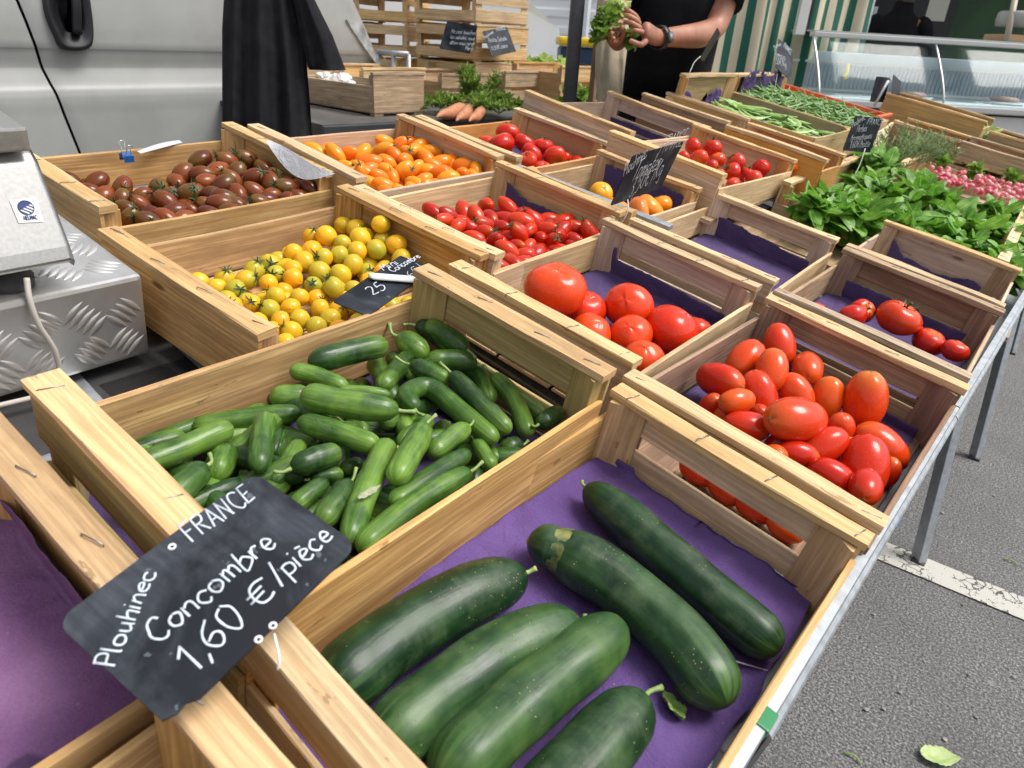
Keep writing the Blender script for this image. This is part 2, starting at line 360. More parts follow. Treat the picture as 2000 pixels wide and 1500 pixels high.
    def tube(s, pts, rad, n=8, caps=True, mi=0, smooth=True, sec=None, uvl=None):
        pts = [Vector(q) for q in pts]; m = len(pts)
        rad = rad if isinstance(rad, (list, tuple)) else [rad] * m
        t0 = (pts[1] - pts[0]).normalized(); up = Vector((0, 0, 1)) if abs(t0.z) < .9 else Vector((1, 0, 0))
        nx = t0.cross(up).normalized(); rows = []; Ls = [0]
        for i in range(1, m): Ls.append(Ls[-1] + (pts[i] - pts[i - 1]).length)
        for i in range(m):
            t = (pts[min(i + 1, m - 1)] - pts[max(i - 1, 0)])
            t = t.normalized() if t.length > 1e-9 else t0
            nx = (nx - t * nx.dot(t)); nx = nx.normalized() if nx.length > 1e-6 else t.orthogonal().normalized()
            ny = t.cross(nx)
            r = []
            for k in range(n):
                a = 2 * pi * k / n; q = rad[i] * (sec(a, Ls[i] / Ls[-1]) if sec else 1)
                r.append(pts[i] + nx * cos(a) * q + ny * sin(a) * q)
            rows.append(s.add(r))
        for i in range(m - 1):
            u0, u1 = Ls[i] / Ls[-1], Ls[i + 1] / Ls[-1]
            for k in range(n):
                k2 = (k + 1) % n
                s.face([rows[i] + k, rows[i] + k2, rows[i + 1] + k2, rows[i + 1] + k], [(u0, k / n), (u0, (k + 1) / n), (u1, (k + 1) / n), (u1, k / n)], smooth, mi)
        if caps:
            s.face([rows[0] + k for k in reversed(range(n))], [(0, .5)] * n, smooth, mi)
            s.face([rows[-1] + k for k in range(n)], [(1, .5)] * n, smooth, mi)
    def lathe(s, prof, n=20, mod=None, mi=0, M=None):
        """profile [(r, z)] bottom to top, v runs 0..1; mod(angle, v) scales r and shifts z"""
        m = len(prof); rows = []
        for i, (r, z) in enumerate(prof):
            vv = i / (m - 1); rr = []
            for k in range(n):
                a = 2 * pi * k / n; sc, dz = mod(a, vv) if mod else (1, 0)
                q = Vector((r * sc * cos(a), r * sc * sin(a), z + dz)); rr.append(M @ q if M else q)
            rows.append(s.add(rr))
        for i in range(m - 1):
            for k in range(n):
                k2 = (k + 1) % n
                s.face([rows[i] + k, rows[i] + k2, rows[i + 1] + k2, rows[i + 1] + k], [(k / n, i / (m - 1)), ((k + 1) / n, i / (m - 1)), ((k + 1) / n, (i + 1) / (m - 1)), (k / n, (i + 1) / (m - 1))], True, mi)
        s.face([rows[0] + k for k in reversed(range(n))], [(.5, 0)] * n, True, mi)
        s.face([rows[-1] + k for k in range(n)], [(.5, 1)] * n, True, mi)
def spline(P, n):
    """Catmull-Rom through the points, n samples per span"""
    P = [Vector(q) for q in P]; out = []
    if len(P) == 2: return [P[0].lerp(P[1], i / n) for i in range(n + 1)]
    Q = [P[0] * 2 - P[1]] + P + [P[-1] * 2 - P[-2]]
    for i in range(1, len(Q) - 2):
        a, b_, c_, d = Q[i - 1:i + 3]
        for k in range(n):
            t = k / n
            out.append(.5 * ((2 * b_) + (c_ - a) * t + (2 * a - 5 * b_ + 4 * c_ - d) * t * t + (3 * b_ - a - 3 * c_ + d) * t ** 3))
    out.append(P[-1]); return out
def tag(o, label=None, cat=None, group=None, kind=None):
    if label: o['label'] = label
    if cat: o['category'] = cat
    if group: o['group'] = group
    if kind: o['kind'] = kind
    return o
def thing(name, label, cat, mw=None, group=None):
    o = bpy.data.objects.new(name, None); COL.objects.link(o); o.empty_display_size = .05
    if mw is not None: o.matrix_world = mw
    return tag(o, label, cat, group)
def copy_tree(o, parent=None):
    c = o.copy(); COL.objects.link(c)
    if parent: c.parent = parent
    for ch in list(o.children): copy_tree(ch, c)
    return c
T3 = Matrix.Translation
def frame(o, x, y=None, z=None):
    """matrix from origin and axes (columns)"""
    x = Vector(x).normalized()
    if z is None: y = Vector(y); z = x.cross(y).normalized(); y = z.cross(x)
    else: z = Vector(z); y = z.cross(x).normalized(); z = x.cross(y)
    m = Matrix((x, y, z)).transposed().to_4x4(); m.translation = Vector(o); return m
# ------------------------------------------------------------------ ground
gm = MB(); gm.grid(lambda u, v: (-80 + 160 * u, -60 + 160 * v, 0), 8, 8, smooth=False)
tag(gm.build('ground', M_ASPH), kind='structure')
lm = MB(); lm.grid(lambda u, v: (-3 + 9 * u, 1.115 + .095 * v + .0 * u, .004), 40, 2, smooth=False)
tag(lm.build('parking_line', M_LINE), kind='structure')

# ------------------------------------------------------------------ market tables (display frame, metres)
def dp0(px, py, z): return TM @ pt(px, py, z)
def railx(y): return .480 + .0305 * y
ry = math.atan(-.055)
RAILM = TM @ T3((0.4680, 0, 0)) @ Matrix.Rotation(ry, 4, 'Z')   # rail frame: y runs along the aisle edge
def profile_y(mb, prof, y0, y1, n=1):
    """closed xz profile extruded along y"""
    k = len(prof); b0 = mb.add([(x, y0, z) for x, z in prof]); b1 = mb.add([(x, y1, z) for x, z in prof])
    for i in range(k):
        j = (i + 1) % k
        mb.face([b0 + i, b0 + j, b1 + j, b1 + i], [(0, i / k), (0, j / k), (1, j / k), (1, i / k)], False)
    mb.face([b0 + i for i in reversed(range(k))], [(0, 0)] * k, False); mb.face([b1 + i for i in range(k)], [(0, 0)] * k, False)
def wpt(p): return TM @ Vector(p)
def bar_between(mb, a, b_, w1, w2, M, up=(0, 0, 1)):
    a, b_ = Vector(a), Vector(b_); z = (b_ - a); L = z.length; z.normalize(); x = Vector(up).cross(z).normalized(); y = z.cross(x)
    R = Matrix((x, y, z)).transposed().to_4x4(); R.translation = (a + b_) / 2
    mb.box((0, 0, 0), (w1, w2, L), R, ch=.003)
def market_table(y0, y1, legs, label, flange=False):
    t = thing('market_table', label, 'table', RAILM @ T3((0, (y0 + y1) / 2, -.14)), 'folding tables under the crates')
    off = T3((0, -(y0 + y1) / 2, .14))
    P = lambda x, y, z: off @ Vector((x, y, z))
    mb = MB(); prof = [(.0, -.046), (.012, -.046), (.0135, -.049), (.0135, -.062), (.019, -.066), (.021, -.069), (.021, -.122), (.019, -.125), (-.03, -.125), (-.03, -.122), (.016, -.122), (.017, -.119), (.017, -.070), (.010, -.066), (.009, -.049), (.0, -.049)]
    if flange: prof = [(.0, -.046), (.012, -.046), (.0135, -.049), (.0135, -.060), (.010, -.060), (.009, -.049), (.0, -.049)]
    profile_y(mb, [(x, z + .14) for x, z in prof], y0 - (y0 + y1) / 2, y1 - (y0 + y1) / 2)
    mb.build('edge_rail', GALV, t)
    fr = MB(); m_ = (y0 + y1) / 2
    for x in (-1.46, -.75, -.04): fr.box((x, 0, -.012), (.03, y1 - y0, .022), ch=.002)
    k = 0; y = y0 + .03
    while y < y1:
        fr.box((-.73, y - m_, -.010), (1.44, .022, .018), ch=.002); y += .16
    fr.build('frame', GALV, t)
    inv = (RAILM @ T3((0, m_, -.14))).inverted()
    for foot, top in legs:
        f = inv @ Vector(foot); tp_ = inv @ Vector(top)
        l = MB(); bar_between(l, f, tp_, .026, .030, None)
        lo = l.build('leg', GALV, t)
        fb = MB(); fb.box(f + Vector((0, 0, .004)), (.034, .036, .012), ch=.003); fb.build('foot_cap', RUBBER, lo)
        q = f.lerp(tp_, .86)
        br = MB(); bar_between(br, q + Vector((.01, -.012, 0)), q + Vector((.0, -.075, .085)), .004, .016, None); 
        br.tube([q + Vector((.016, -.012, 0)), q + Vector((-.02, -.012, 0))], .007, 8); br.build('brace', GALV, t)
    for x, y in ((-1.42, y0 + .1), (-1.42, y1 - .1)):
        wp = RAILM @ Vector((x, y, -.14)); f = inv @ Vector((wp.x, wp.y, 0)); l = MB(); bar_between(l, f, inv @ wp, .026, .03, None); l.build('leg', GALV, t)
    return t
LV = Vector((-.075, .17, .70))
def leg(px, py):
    f = rZ(px, py, 0); return (f, f + LV)
YT = (RAILM.inverted() @ dp0(1503, 1388, -.046)).y
q = RAILM @ Vector((.004, YT + .02, -.142))
T0 = market_table(-1.25, YT - .016, [], 'galvanised table at the bottom edge, ending at the green tape', True)
T1 = market_table(YT - .005, .62, [((q.x + .015, q.y - .03, 0), q), leg(1793, 1097)], 'galvanised folding table in front, its near leg by the green tape')
T2 = market_table(.625, 2.55, [leg(1903, 895), leg(1975, 690)], 'galvanised folding table behind the first, two slim legs on the asphalt')
bm_ = MB(); bm_.box((-.18, .60, -.151), (.5, 1.9, .008)); bm_.box((-.43, -.1, -.151), (.9, 1.2, .008))
MATO = bm_.build('table_mat', RUBBER, None, TM)
tag(MATO, 'dark rubber mat lying on the table under the crates', 'mat')
gt = MB(); gt.box((.0065, YT - .010, -.051), (.017, .024, .014), ch=.002)
o = gt.build('green_tape', GREENTAPE, T1); o.matrix_world = RAILM
bs = MB(); bs.box((.0215, (RAILM.inverted() @ dp0(1748, 1022, -.085)).y, -.090), (.002, .03, .018)); o = bs.build('blue_sticker', BLUEP, T1); o.matrix_world = RAILM
# raised boards that carry the far crates
for (x0, x1, y0, y1, z, lb) in ((-1.64, -.5, 3.1, 4.86, -.147, 'plywood board under the crate of round red tomatoes'), (-2.4, -.5, 4.9, 9.3, -.147, 'plywood board under the bean crates'), (-.6, 1.6, 3.9, 12, -.352, 'plywood table top under the herb and radish crates'), (-1.4, 1.6, 9.35, 12.2, -.08, 'plywood board under the furthest empty crates')):
    mb = MB(); mb.box(((x0 + x1) / 2 * U, (y0 + y1) / 2 * U, z * U - .012), ((x1 - x0) * U, (y1 - y0) * U, .012), ch=.001)
    tag(mb.build('display_board', W_GREY, None, TM), lb, 'board', 'boards under the far crates')
for (x, y, z) in ((-.55, 4.95, -.19), (-2.3, 5, -.19), (-.55, 9.2, -.19), (-2.3, 9.2, -.19), (1.4, 7.6, -.4), (1.4, 11.8, -.4), (-1.3, 11.8, -.12), (-.5, 11.8, -.4)):
    wp = TM @ Vector((x * U, y * U, z * U)); mb = MB(); mb.box((wp.x, wp.y, wp.z / 2), (.04, .04, wp.z), ch=.003)
    tag(mb.build('trestle_post', GALV), 'galvanised post holding up the far display boards', 'post', 'posts under the far boards')

# ------------------------------------------------------------------ crates
def staples(mb, pts, ax):
    for p in pts:
        p = Vector(p); a = Vector(ax) * .011
        mb.tube([p - a - Vector((0, 0, .004)), p - a + Vector((0, 0, .0012)), p + a + Vector((0, 0, .0012)), p + a - Vector((0, 0, .004))], .0007, 5)
CR = {}
def crate(key, label, x, y, z=0, rz=0, L=1.357, W=1.0, H=.347, drop=.1, wend='slat', mat=W_PALE, mside=None, mbat=None, mpost=None, group='wooden crates on the display', bw=.030, M=None, up=.42, slatside=False, cat='crate', floor=True, nobat=(), lowend=(), nst=True, openend=()):
    """all sizes in crate-width units except bw; W along the end walls, L between them"""
    Wm, Lm, Hm, dr = W * U, L * U, H * U, drop * U
    Mw = (TM @ T3((x * U, y * U, z * U - Hm)) @ Matrix.Rotation(rz, 4, 'Z')) if M is None else M
    CR[key] = (Mw, Wm, Lm, Hm)
    r = thing('wooden_crate', label, cat, Mw, group)
    mside = mside or mat; mbat = mbat or mat; mpost = mpost or mat
    e = .006; top = Hm - .008; fl = .012
    for j, yy in enumerate((e / 2, Lm - e / 2)):
        top = (Hm - dr if j in lowend else Hm - .008)
        m = MB()
        if wend == 'slat':
            hu = (top - fl) * up; hl = (top - fl) * .36
            m.plank((Wm / 2, yy, top - hu / 2), (Wm - .004, e, hu), bow=U_(-.002, .002))
            if j not in openend: m.plank((Wm / 2, yy, fl + hl / 2), (Wm - .004, e, hl), bow=U_(-.002, .002))
        else: m.plank((Wm / 2, yy, (top + fl) / 2), (Wm - .004, e, top - fl), bow=U_(-.002, .002))
        m.build('end_wall', mat, r)
        if j not in nobat:
            b2 = MB(); yb = (bw / 2 - .003) if j == 0 else Lm - bw / 2 + .003
            b2.plank((Wm / 2, yb, top + .004 + .0015), (Wm + .002, bw, .011), rough=.0021, bow=U_(-.003, .003), seg=.03)
            bo = b2.build('top_batten', mbat, r)
            if nst:
                axs = (.25, 1, 0) if RND() < .6 else (1, .3, 0)
                for q in (.06, .36, .66, .94):
                    s_ = MB(); staples(s_, [(Wm * q + U_(-.01, .01), yb + U_(-.004, .004), top + .0105)], axs); s_.build('staple', STAPLE, bo)
    for xx in (e / 2, Wm - e / 2):
        m = MB(); hs_ = Hm - dr
        if slatside:
            m.plank((xx, Lm / 2, hs_ - .025), (.007, Lm - 2 * e - .002, .05)); m.plank((xx, Lm / 2, fl + .025), (.007, Lm - 2 * e - .002, .05))
        else: m.plank((xx, Lm / 2, (hs_ + fl) / 2), (.0075, Lm - 2 * e - .002, hs_ - fl), bow=U_(-.003, .003))
        m.build('side_wall', mside, r)
    for sx in (0, 1):
        for sy in (0, 1):
            m = MB(); q = .046; ox, oy = (.007 if sx == 0 else Wm - .007), (e + .0005 if sy == 0 else Lm - e - .0005); dx, dy = (1 if sx == 0 else -1), (1 if sy == 0 else -1)
            top = (Hm - dr if sy in lowend else Hm - .008)
            tri = [(ox, oy), (ox + dx * q, oy), (ox + dx * q, oy + dy * .003), (ox + dx * .003, oy + dy * q * .62), (ox, oy + dy * q * .62)]
            if dx * dy < 0: tri.reverse()
            ou, ov = U_(0, 9), U_(0, 9); k = len(tri); b0 = m.add([(a, b_, 0) for a, b_ in tri]); b1 = m.add([(a, b_, top - .001) for a, b_ in tri])
            for i in range(k):
                jn = (i + 1) % k; d0 = (Vector(tri[i]) - Vector(tri[jn])).length
                m.face([b0 + i, b0 + jn, b1 + jn, b1 + i], [(ou, ov), (ou, ov + d0), (ou + top, ov + d0), (ou + top, ov)], False)
            m.face([b0 + i for i in reversed(range(k))], [(ou + a * .3, ov + b_ * 4) for a, b_ in reversed(tri)], False); m.face([b1 + i for i in range(k)], [(ou + a * .3, ov + b_ * 4) for a, b_ in tri], False)
            m.build('corner_post', mpost, r)
    if floor:
        m = MB(); n = 3 if W > .5 else 2; wd = (Wm - .02) / n
        for i in range(n): m.plank((.01 + wd * (i + .5), Lm / 2, .009), (wd - .006, Lm - .016, .005))
        m.build('base_boards', mside, r)
    return r
crate('LP', 'wooden crate at lower left, lined with damp purple paper', -.74, -2.80, .0, 0, W=1.03, H=.40, mat=W_YEL, mbat=W_YEL, bw=.034, wend='solid')
crate('LP2', 'wooden crate at the bottom edge, partly under the big chalkboard', .34, -2.84, .0, 0, W=.79, mat=W_YEL, mbat=W_YEL, bw=.034, wend='solid')
crate('CU', 'yellow wooden crate heaped with mini cucumbers', -.61, -1.375, .10, -.01, L=1.5, W=.945, H=.45, drop=.13, mat=W_GREENISH, mside=W_PINE, mbat=W_YEL, mpost=W_GREENISH, bw=.034)
crate('BC', 'wooden crate lined in purple holding the big cucumbers', .272, -1.362, .0, -.053, L=1.575, W=.960, mat=W_PALE, mside=W_YEL, mbat=W_PALE, mpost=W_YEL)
crate('RO', 'weathered crate full of oval red tomatoes by the aisle', .33, .275, 0, -.055, L=1.455, openend=(0,), mat=W_GREY, mside=W_BROWN, mbat=W_PALE, mpost=W_BROWN)
crate('RT', 'old brown crate with a few ribbed tomatoes on purple paper', .40, 1.80, 0, -.03, mat=W_BROWN, mside=W_GREY, mbat=W_GREY, mpost=W_BROWN)
crate('P2', 'pale empty crate with torn purple paper beside the basil', .43, 3.20, 0, -.02, L=1.16, mat=W_PINK, mbat=W_PALE, mpost=W_GREY, wend='solid')
crate('BT', 'pale crate with the large beef tomatoes', -.688, .385, .009, -.014, L=1.405, openend=(0,), mat=W_PINK, mside=W_PALE, mbat=W_PALE, mpost=W_PINK)
crate('E1', 'empty pale crate with a strip of purple paper', -.60, 1.94, 0, 0, L=1.355, W=.955, mat=W_PINK, mside=W_PALE, mbat=W_PALE, mpost=W_PINK)
crate('YE', 'pine crate full of yellow cherry tomatoes', -1.629, -.705, 0, .044, L=1.335, mat=W_PINE, mside=W_YEL, mbat=W_YEL, mpost=W_PINE, wend='solid')
crate('SR', 'pink-tinted crate of small red plum tomatoes', -1.655, .651, 0, .027, mat=W_PALE, mside=W_PALE, mbat=W_PALE, mpost=W_PALE, wend='solid')
crate('HE', 'crate of heirloom tomatoes behind the tomato chalkboard', -1.55, 2.06, .03, .0, L=1.05, W=.9, mat=W_YEL, mside=W_PALE, wend='solid', nobat=(0,))
crate('BR', 'clean pine crate of brown plum tomatoes with a blue clip', -2.84, -.615, -.025, .035, L=1.335, W=.955, mat=W_YEL, mside=W_YEL, mbat=W_PALE, mpost=W_YEL, wend='solid')
crate('OR', 'pine crate of orange plum tomatoes', -2.748, .742, 0, .01, mat=W_PALE, mside=W_PINK, mbat=W_PALE, mpost=W_PINE, wend='solid')
crate('TR', 'orange-toned crate of ribbed red tomatoes next to the orange ones', -2.704, 2.175, 0, .018, mat=W_ORANGE, mside=W_ORANGE, mbat=W_PALE, mpost=W_YEL, wend='solid')
crate('EM', 'empty slatted crate in front of the man', -2.80, 3.68, .13, -.1, L=1.38, W=1.24, mat=W_PINK, mside=W_PINK, mbat=W_PALE, mpost=W_PINK, wend='slat')
crate('RR', 'crate of round red tomatoes set above its neighbours', -1.60, 3.25, .15, -.06, L=1.5, W=1.04, openend=(0,), mat=W_PINK, mside=W_PALE, mbat=W_PALE, mpost=W_ORANGE, wend='slat', up=.95)
crate('EM2', 'empty brownish crate in front of the flat beans', -2.34, 5.12, .2, -.03, L=.6, mat=W_BROWN, mside=W_PINK, mbat=W_PALE, mpost=W_PALE, wend='solid')
crate('OR2', 'orange-toned crate with purple paper and one orange tomato', -1.27, 4.87, .2, -.03, L=.60, mat=W_ORANGE, mside=W_ORANGE, mbat=W_PALE, mpost=W_ORANGE, wend='slat', up=.95)
crate('FB', 'deep pale crate holding the flat green beans', -.63, 5.66, .414, pi / 2, nobat=(0,), lowend=(0,), W=1.48, L=1.6, H=.56, drop=.19, mat=W_GREENISH, mside=W_GREENISH, mbat=W_PALE, mpost=W_YEL, wend='solid')
crate('GB', 'deep crate heaped with thin green beans', -.63, 7.17, .414, pi / 2, nobat=(0,), lowend=(0,), W=1.9, L=1.6, H=.56, drop=.19, mat=W_PALE, mside=W_GREENISH, mbat=W_PALE, mpost=W_YEL, wend='solid')
crate('HB', 'long crate overflowing with basil', 1.35, 4.42, .0, pi / 2, W=1.38, L=1.8, H=.36, drop=.19, mat=W_PALE, mside=W_PINK, mbat=W_PALE, mpost=W_YEL, wend='solid')
crate('HB2', 'crate with bunches of rosemary behind the basil', 1.35, 5.84, .0, pi / 2, W=1.4, L=1.8, H=.36, drop=.19, mat=W_PALE, mside=W_PINK, mbat=W_PALE, mpost=W_YEL, wend='solid')
crate('RA', 'shallow crate filled with pink radishes', 1.9, 7.30, .0, pi / 2, W=1.7, L=1.95, H=.36, drop=.1, mat=W_PALE, mside=W_PINK, mbat=W_PALE, wend='solid')
crate('W2', 'empty brown-walled crate behind the rosemary', -.62, 9.42, .2, -.03, L=.9, W=.88, H=.27, mat=W_BROWN, mside=W_YEL, mbat=W_PALE, wend='solid')
crate('W3', 'greyish empty crate right of the brown-walled one', .28, 9.40, .2, 0, L=.92, W=1.0, H=.27, mat=W_GREY, mside=W_YEL, mbat=W_GREY, wend='solid')
crate('W1', 'greenish empty crate standing highest near the glass counter', -1.06, 10.5, .42, -.03, L=.85, W=1.42, H=.48, mat=W_GREENISH, mside=W_GREENISH, mbat=W_PALE, wend='solid')
crate('W4', 'greenish crate with dark paper at the right edge', .45, 10.42, .32, -.02, L=.9, W=1.1, H=.38, mat=W_GREENISH, mside=W_GREENISH, mbat=W_PALE, wend='solid')
# orange plastic crate behind the beans
def plastic_crate():
    M = TM @ T3((-.80 * U, 9.20 * U, -.146 * U)) @ Matrix.Rotation(pi / 2, 4, 'Z')
    r = thing('plastic_crate', 'orange plastic crate behind the green beans', 'crate', M)
    m_ = simple('orange_plastic', (.62, .16, .06), .45)
    W_, L_, H_ = .30, .60, .135
    for y in (0, L_): q = MB(); q.box((W_ / 2, y, H_ / 2), (W_, .008, H_), ch=.002); q.box((W_ / 2, y, H_ - .008), (W_ + .016, .02, .014), ch=.003); q.build('end_wall', m_, r)
    for x in (0, W_): q = MB(); q.box((x, L_ / 2, H_ / 2 - .01), (.008, L_ - .02, H_ - .02), ch=.002); q.box((x, L_ / 2, H_ - .016), (.02, L_ - .022, .014), ch=.003); q.build('side_wall', m_, r)
    q = MB(); q.box((W_ / 2, L_ / 2, .006), (W_ - .02, L_ - .02, .006)); q.build('base', m_, r)
plastic_crate()

# ------------------------------------------------------------------ paper liners
def liner(key, label, u0, u1, v0, v1, flap=0.0, mat=M_PURPLE, z0=.0145, amp=.003, jag=.006, startflap=0.0, cut=None, thick=True, side=0.0):
    """paper on the crate floor between fractions u, v, turned up the far end wall by flap metres"""
    Mw, Wm, Lm, Hm = CR[key]; sd_ = RND() * 99
    x0, x1 = .012 + (Wm - .024) * u0, .012 + (Wm - .024) * u1; y0, y1 = .012 + (Lm - .026) * v0, .012 + (Lm - .026) * v1
    tot = startflap + (y1 - y0) + flap
    def fn(a, c):
        s_ = c * tot; x = x0 + (x1 - x0) * a
        jj = .4 * jag * (noise.noise((a * 5 + sd_, 3.3, 0)) + .5 * noise.noise((a * 40 + sd_, 7.3, 0))); js = jag * noise.noise((c * 9 + sd_, 8.8, 0))
        if s_ < startflap: y, z = y0, z0 + startflap - s_
        elif s_ < startflap + y1 - y0: y, z = y0 + s_ - startflap, z0
        else:
            q = s_ - startflap - (y1 - y0); y, z = y1 - .002 + q * -.06, z0 + q * (1 + (jj / .02 if flap else 0))
            if cut: z = z0 + (z - z0) * cut(a)
        n = noise.noise((x * 14 + sd_, s_ * 14, 1)) + .6 * noise.noise((x * 40 + sd_, s_ * 40, 5))
        cz = 0
        for q_, sc_ in ((0, 9), (3, 5.5)):
            rd = 1 - abs(noise.noise((x * sc_ + sd_ + q_, s_ * sc_ - sd_, q_))) * 2.4
            cz += max(0, rd - .62) / .38 * .0026
        corner = max(0, abs(a - .5) * 2 - .82) / .18
        z += amp * abs(n) + (cz if s_ < startflap + y1 - y0 else 0) + side * corner ** 2
        return (x + js * (1 if a > .5 else -1), y + (amp * n if s_ > startflap + y1 - y0 else 0), z)
    m = MB(); m.grid(fn, 64, 90)
    o = m.build('paper_liner', mat, None, Mw)
    if thick:
        sm = o.modifiers.new('thickness', 'SOLIDIFY'); sm.thickness = .0006
    return tag(o, label, 'paper', 'paper liners in the crates')
liner('BC', 'bright purple paper under the big cucumbers', 0, 1, 0, .995, .012, M_PURPLE, amp=.005, cut=lambda a: 1.2 if a < .16 else .4, side=.006)
liner('LP', 'damp faded purple paper in the lower left crate', .02, .98, 0, 1, .03, M_PURPLE_F, amp=.004, z0=.016)
liner('LP2', 'purple paper in the crate at the bottom edge', .02, .98, 0, 1, .02, M_PURPLE_D)
liner('CU', 'dark purple paper glimpsed under the mini cucumbers', .02, .98, 0, 1, .0, M_PURPLE_D)
liner('RO', 'dark purple paper under the oval tomatoes', 0, .96, .1, .96, .02, M_PURPLE_D)
liner('RT', 'purple paper under the ribbed tomatoes', 0, 1, 0, 1, .045, M_PURPLE_D, cut=lambda a: 1.0 if a < .6 else .8)
liner('BT', 'purple paper behind the beef tomatoes', .02, 1, 0, 1, .045, M_PURPLE_D, cut=lambda a: 1.35 if a < .1 else .95 - .25 * a)
liner('E1', 'purple paper strip in the empty crate', .02, .98, 0.35, 1, .050, M_PURPLE_D, cut=lambda a: 1.15 - .5 * a)
liner('P2', 'torn purple paper in the crate beside the basil', .1, .86, .1, 1, .055, M_PURPLE_D, cut=lambda a: 1.4 - a * 4 if a < .2 else .62 + .1 * sin(a * 9))
liner('HE', 'purple paper standing behind the heirloom tomatoes', .02, 1, 0, 1, .085, M_PURPLE_D)
liner('SR', 'purple paper corner behind the small red tomatoes', .05, .9, .1, 1, .06, M_PURPLE_D, cut=lambda a: 1.25 - a * 2 if a < .2 else (.85 if a < .6 else .4))
liner('EM', 'purple paper in the empty slatted crate', .05, .9, .2, 1, .03, M_PURPLE_D)
liner('OR2', 'purple paper in the orange-toned crate', .03, .95, .2, 1, .05, M_PURPLE_D, cut=lambda a: 1.2 - .5 * a)
liner('FB', 'purple paper hanging in the flat bean crate', .03, .8, 0.3, 1, .13, M_PURPLE_D, amp=.012, jag=.006, cut=lambda a: .75 + .25 * cos(a * 7))
liner('GB', 'dark purple paper behind the thin green beans', .1, .95, .3, 1, .2, M_PURPLE_D, amp=.012, jag=.01)
liner('W4', 'black-purple paper in the crate at the right edge', .1, .98, .1, .98, .05, M_PURPLE_D, amp=.02)
liner('TR', 'purple paper under the red ribbed tomatoes', .1, 1, .1, 1, .02, M_PURPLE_D)
# ------------------------------------------------------------------ tomatoes
def tom_mesh(name, mat, ratio, lobes=0, depth=0.0, dimple=0.0, pear=0.0, point=0.0, blunt=0.0, seed=0, n=28, m=18):
    rg = random.Random(seed); ph = rg.uniform(0, 6); e2 = rg.uniform(.02, .06); ph2 = rg.uniform(0, 6)
    prof = []
    for i in range(m + 1):
        t = i / m; a = -pi / 2 + pi * t
        r = max(.012, abs(cos(a)) ** (1 - blunt * .35)); z = sin(a) * ratio
        r *= 1 - pear * max(0, sin(a)) ** 1.2
        if point and t < .12: z -= point * (1 - t / .12) ** 2 * ratio
        if dimple and t > .7: z -= dimple * ((t - .7) / .3) ** 2 * (1 - .2)
        prof.append((r, z))
    amp = [1 + rg.uniform(-.5, .5) for _ in range(12)]; lump = rg.uniform(.03, .06)
    def mod(a, v):
        s_ = 1 + e2 * cos(2 * a + ph2) * sin(pi * v) + lump * noise.noise((cos(a) * 1.6 + seed * 2, sin(a) * 1.6, v * 2.4)) * sin(pi * v)
        if lobes:
            k = max(0, v - .25) / .75
            s_ *= 1 - depth * k * (abs(sin(a * lobes / 2 + ph)) ** .5 * -1 + 1) * amp[int((a / (2 * pi)) * lobes) % 12]
        return s_, noise.noise((cos(a) * 1.3 + seed, sin(a) * 1.3, v * 2)) * .05
    mb = MB(); mb.lathe(prof, n, mod)
    o = mb.build(name, mat); me = o.data; bpy.data.objects.remove(o); me['top'] = prof[-1][1]; return me
def calyx_mesh(name, zt, size, n=5, stem=.5, seed=0, droop=.2):
    rg = random.Random(seed); mb = MB()
    for i in range(n):
        a = 2 * pi * i / n + rg.uniform(-.3, .3); L = size * rg.uniform(.75, 1.2); w_ = size * .17; cu = rg.uniform(-.25, .7); tw = rg.uniform(-.5, .5)
        def fn(u, v):
            r = .06 + L * v; ang = a + tw * v * .5
            wd = w_ * (1 - v) ** .7 * (u - .5) * 2 * (.5 + min(1, v * 4) * .5)
            z = zt + .03 + L * (cu * v * v - droop * v * (1 - v)) + abs(u - .5) * .05
            return (cos(ang) * r - sin(ang) * wd, sin(ang) * r + cos(ang) * wd, z)
        mb.grid(fn, 2, 6)
    P = [Vector((0, 0, zt - .03))]; d = Vector((rg.uniform(-.5, .5), rg.uniform(-.5, .5), 1)).normalized()
    for k in range(4):
        P.append(P[-1] + d * stem / 4); d = (d + Vector((rg.uniform(-.4, .4), rg.uniform(-.4, .4), -.1))).normalized()
    mb.tube(P, [.07, .055, .05, .06, .075], 6)
    o = mb.build(name, M_CALYX); me = o.data; bpy.data.objects.remove(o); return me
def scar_mesh(name, zt, s):
    mb = MB(); mb.lathe([(s, zt - .01), (s * .8, zt + .012), (s * .45, zt + .02), (s * .3, zt + .005), (.01, zt + .002)], 12, lambda a, v: (1 + .25 * sin(a * 5), 0))
    o = mb.build(name, M_SCAR); me = o.data; bpy.data.objects.remove(o); return me
KIND = {}
def kind(key, mat, nvar, ratio, csize=.55, cstem=.5, scar=.14, **kw):
    ms, cs, ss = [], [], []
    for i in range(nvar):
        me = tom_mesh('tomato', mat, ratio * (1 + .08 * (i - nvar / 2) / nvar), seed=hash(key) % 97 + i * 7 if False else sum(map(ord, key)) + i * 7, **kw); ms.append(me)
        cs.append(calyx_mesh('calyx', me['top'], csize, 5 + i % 2, cstem, i * 3 + 1)); ss.append(scar_mesh('stem_scar', me['top'], scar))
    KIND[key] = (ms, cs, ss)
kind('BR', M_BRTOM, 4, 1.46, .85, .75, pear=.06)
kind('YE', M_YETOM, 4, 1.06, .75, .5)
kind('OR', M_ORTOM, 4, 1.68, .75, .6, pear=.05)
kind('SR', M_SRTOM, 4, 1.72, .8, .6, pear=.14)
kind('BE', M_BEEF, 4, .88, .4, .3, .10, dimple=.22, lobes=5, depth=.05)
kind('RO', M_ROMA, 5, 1.48, .35, .2, .11, blunt=.5, point=.03, lobes=3, depth=.05)
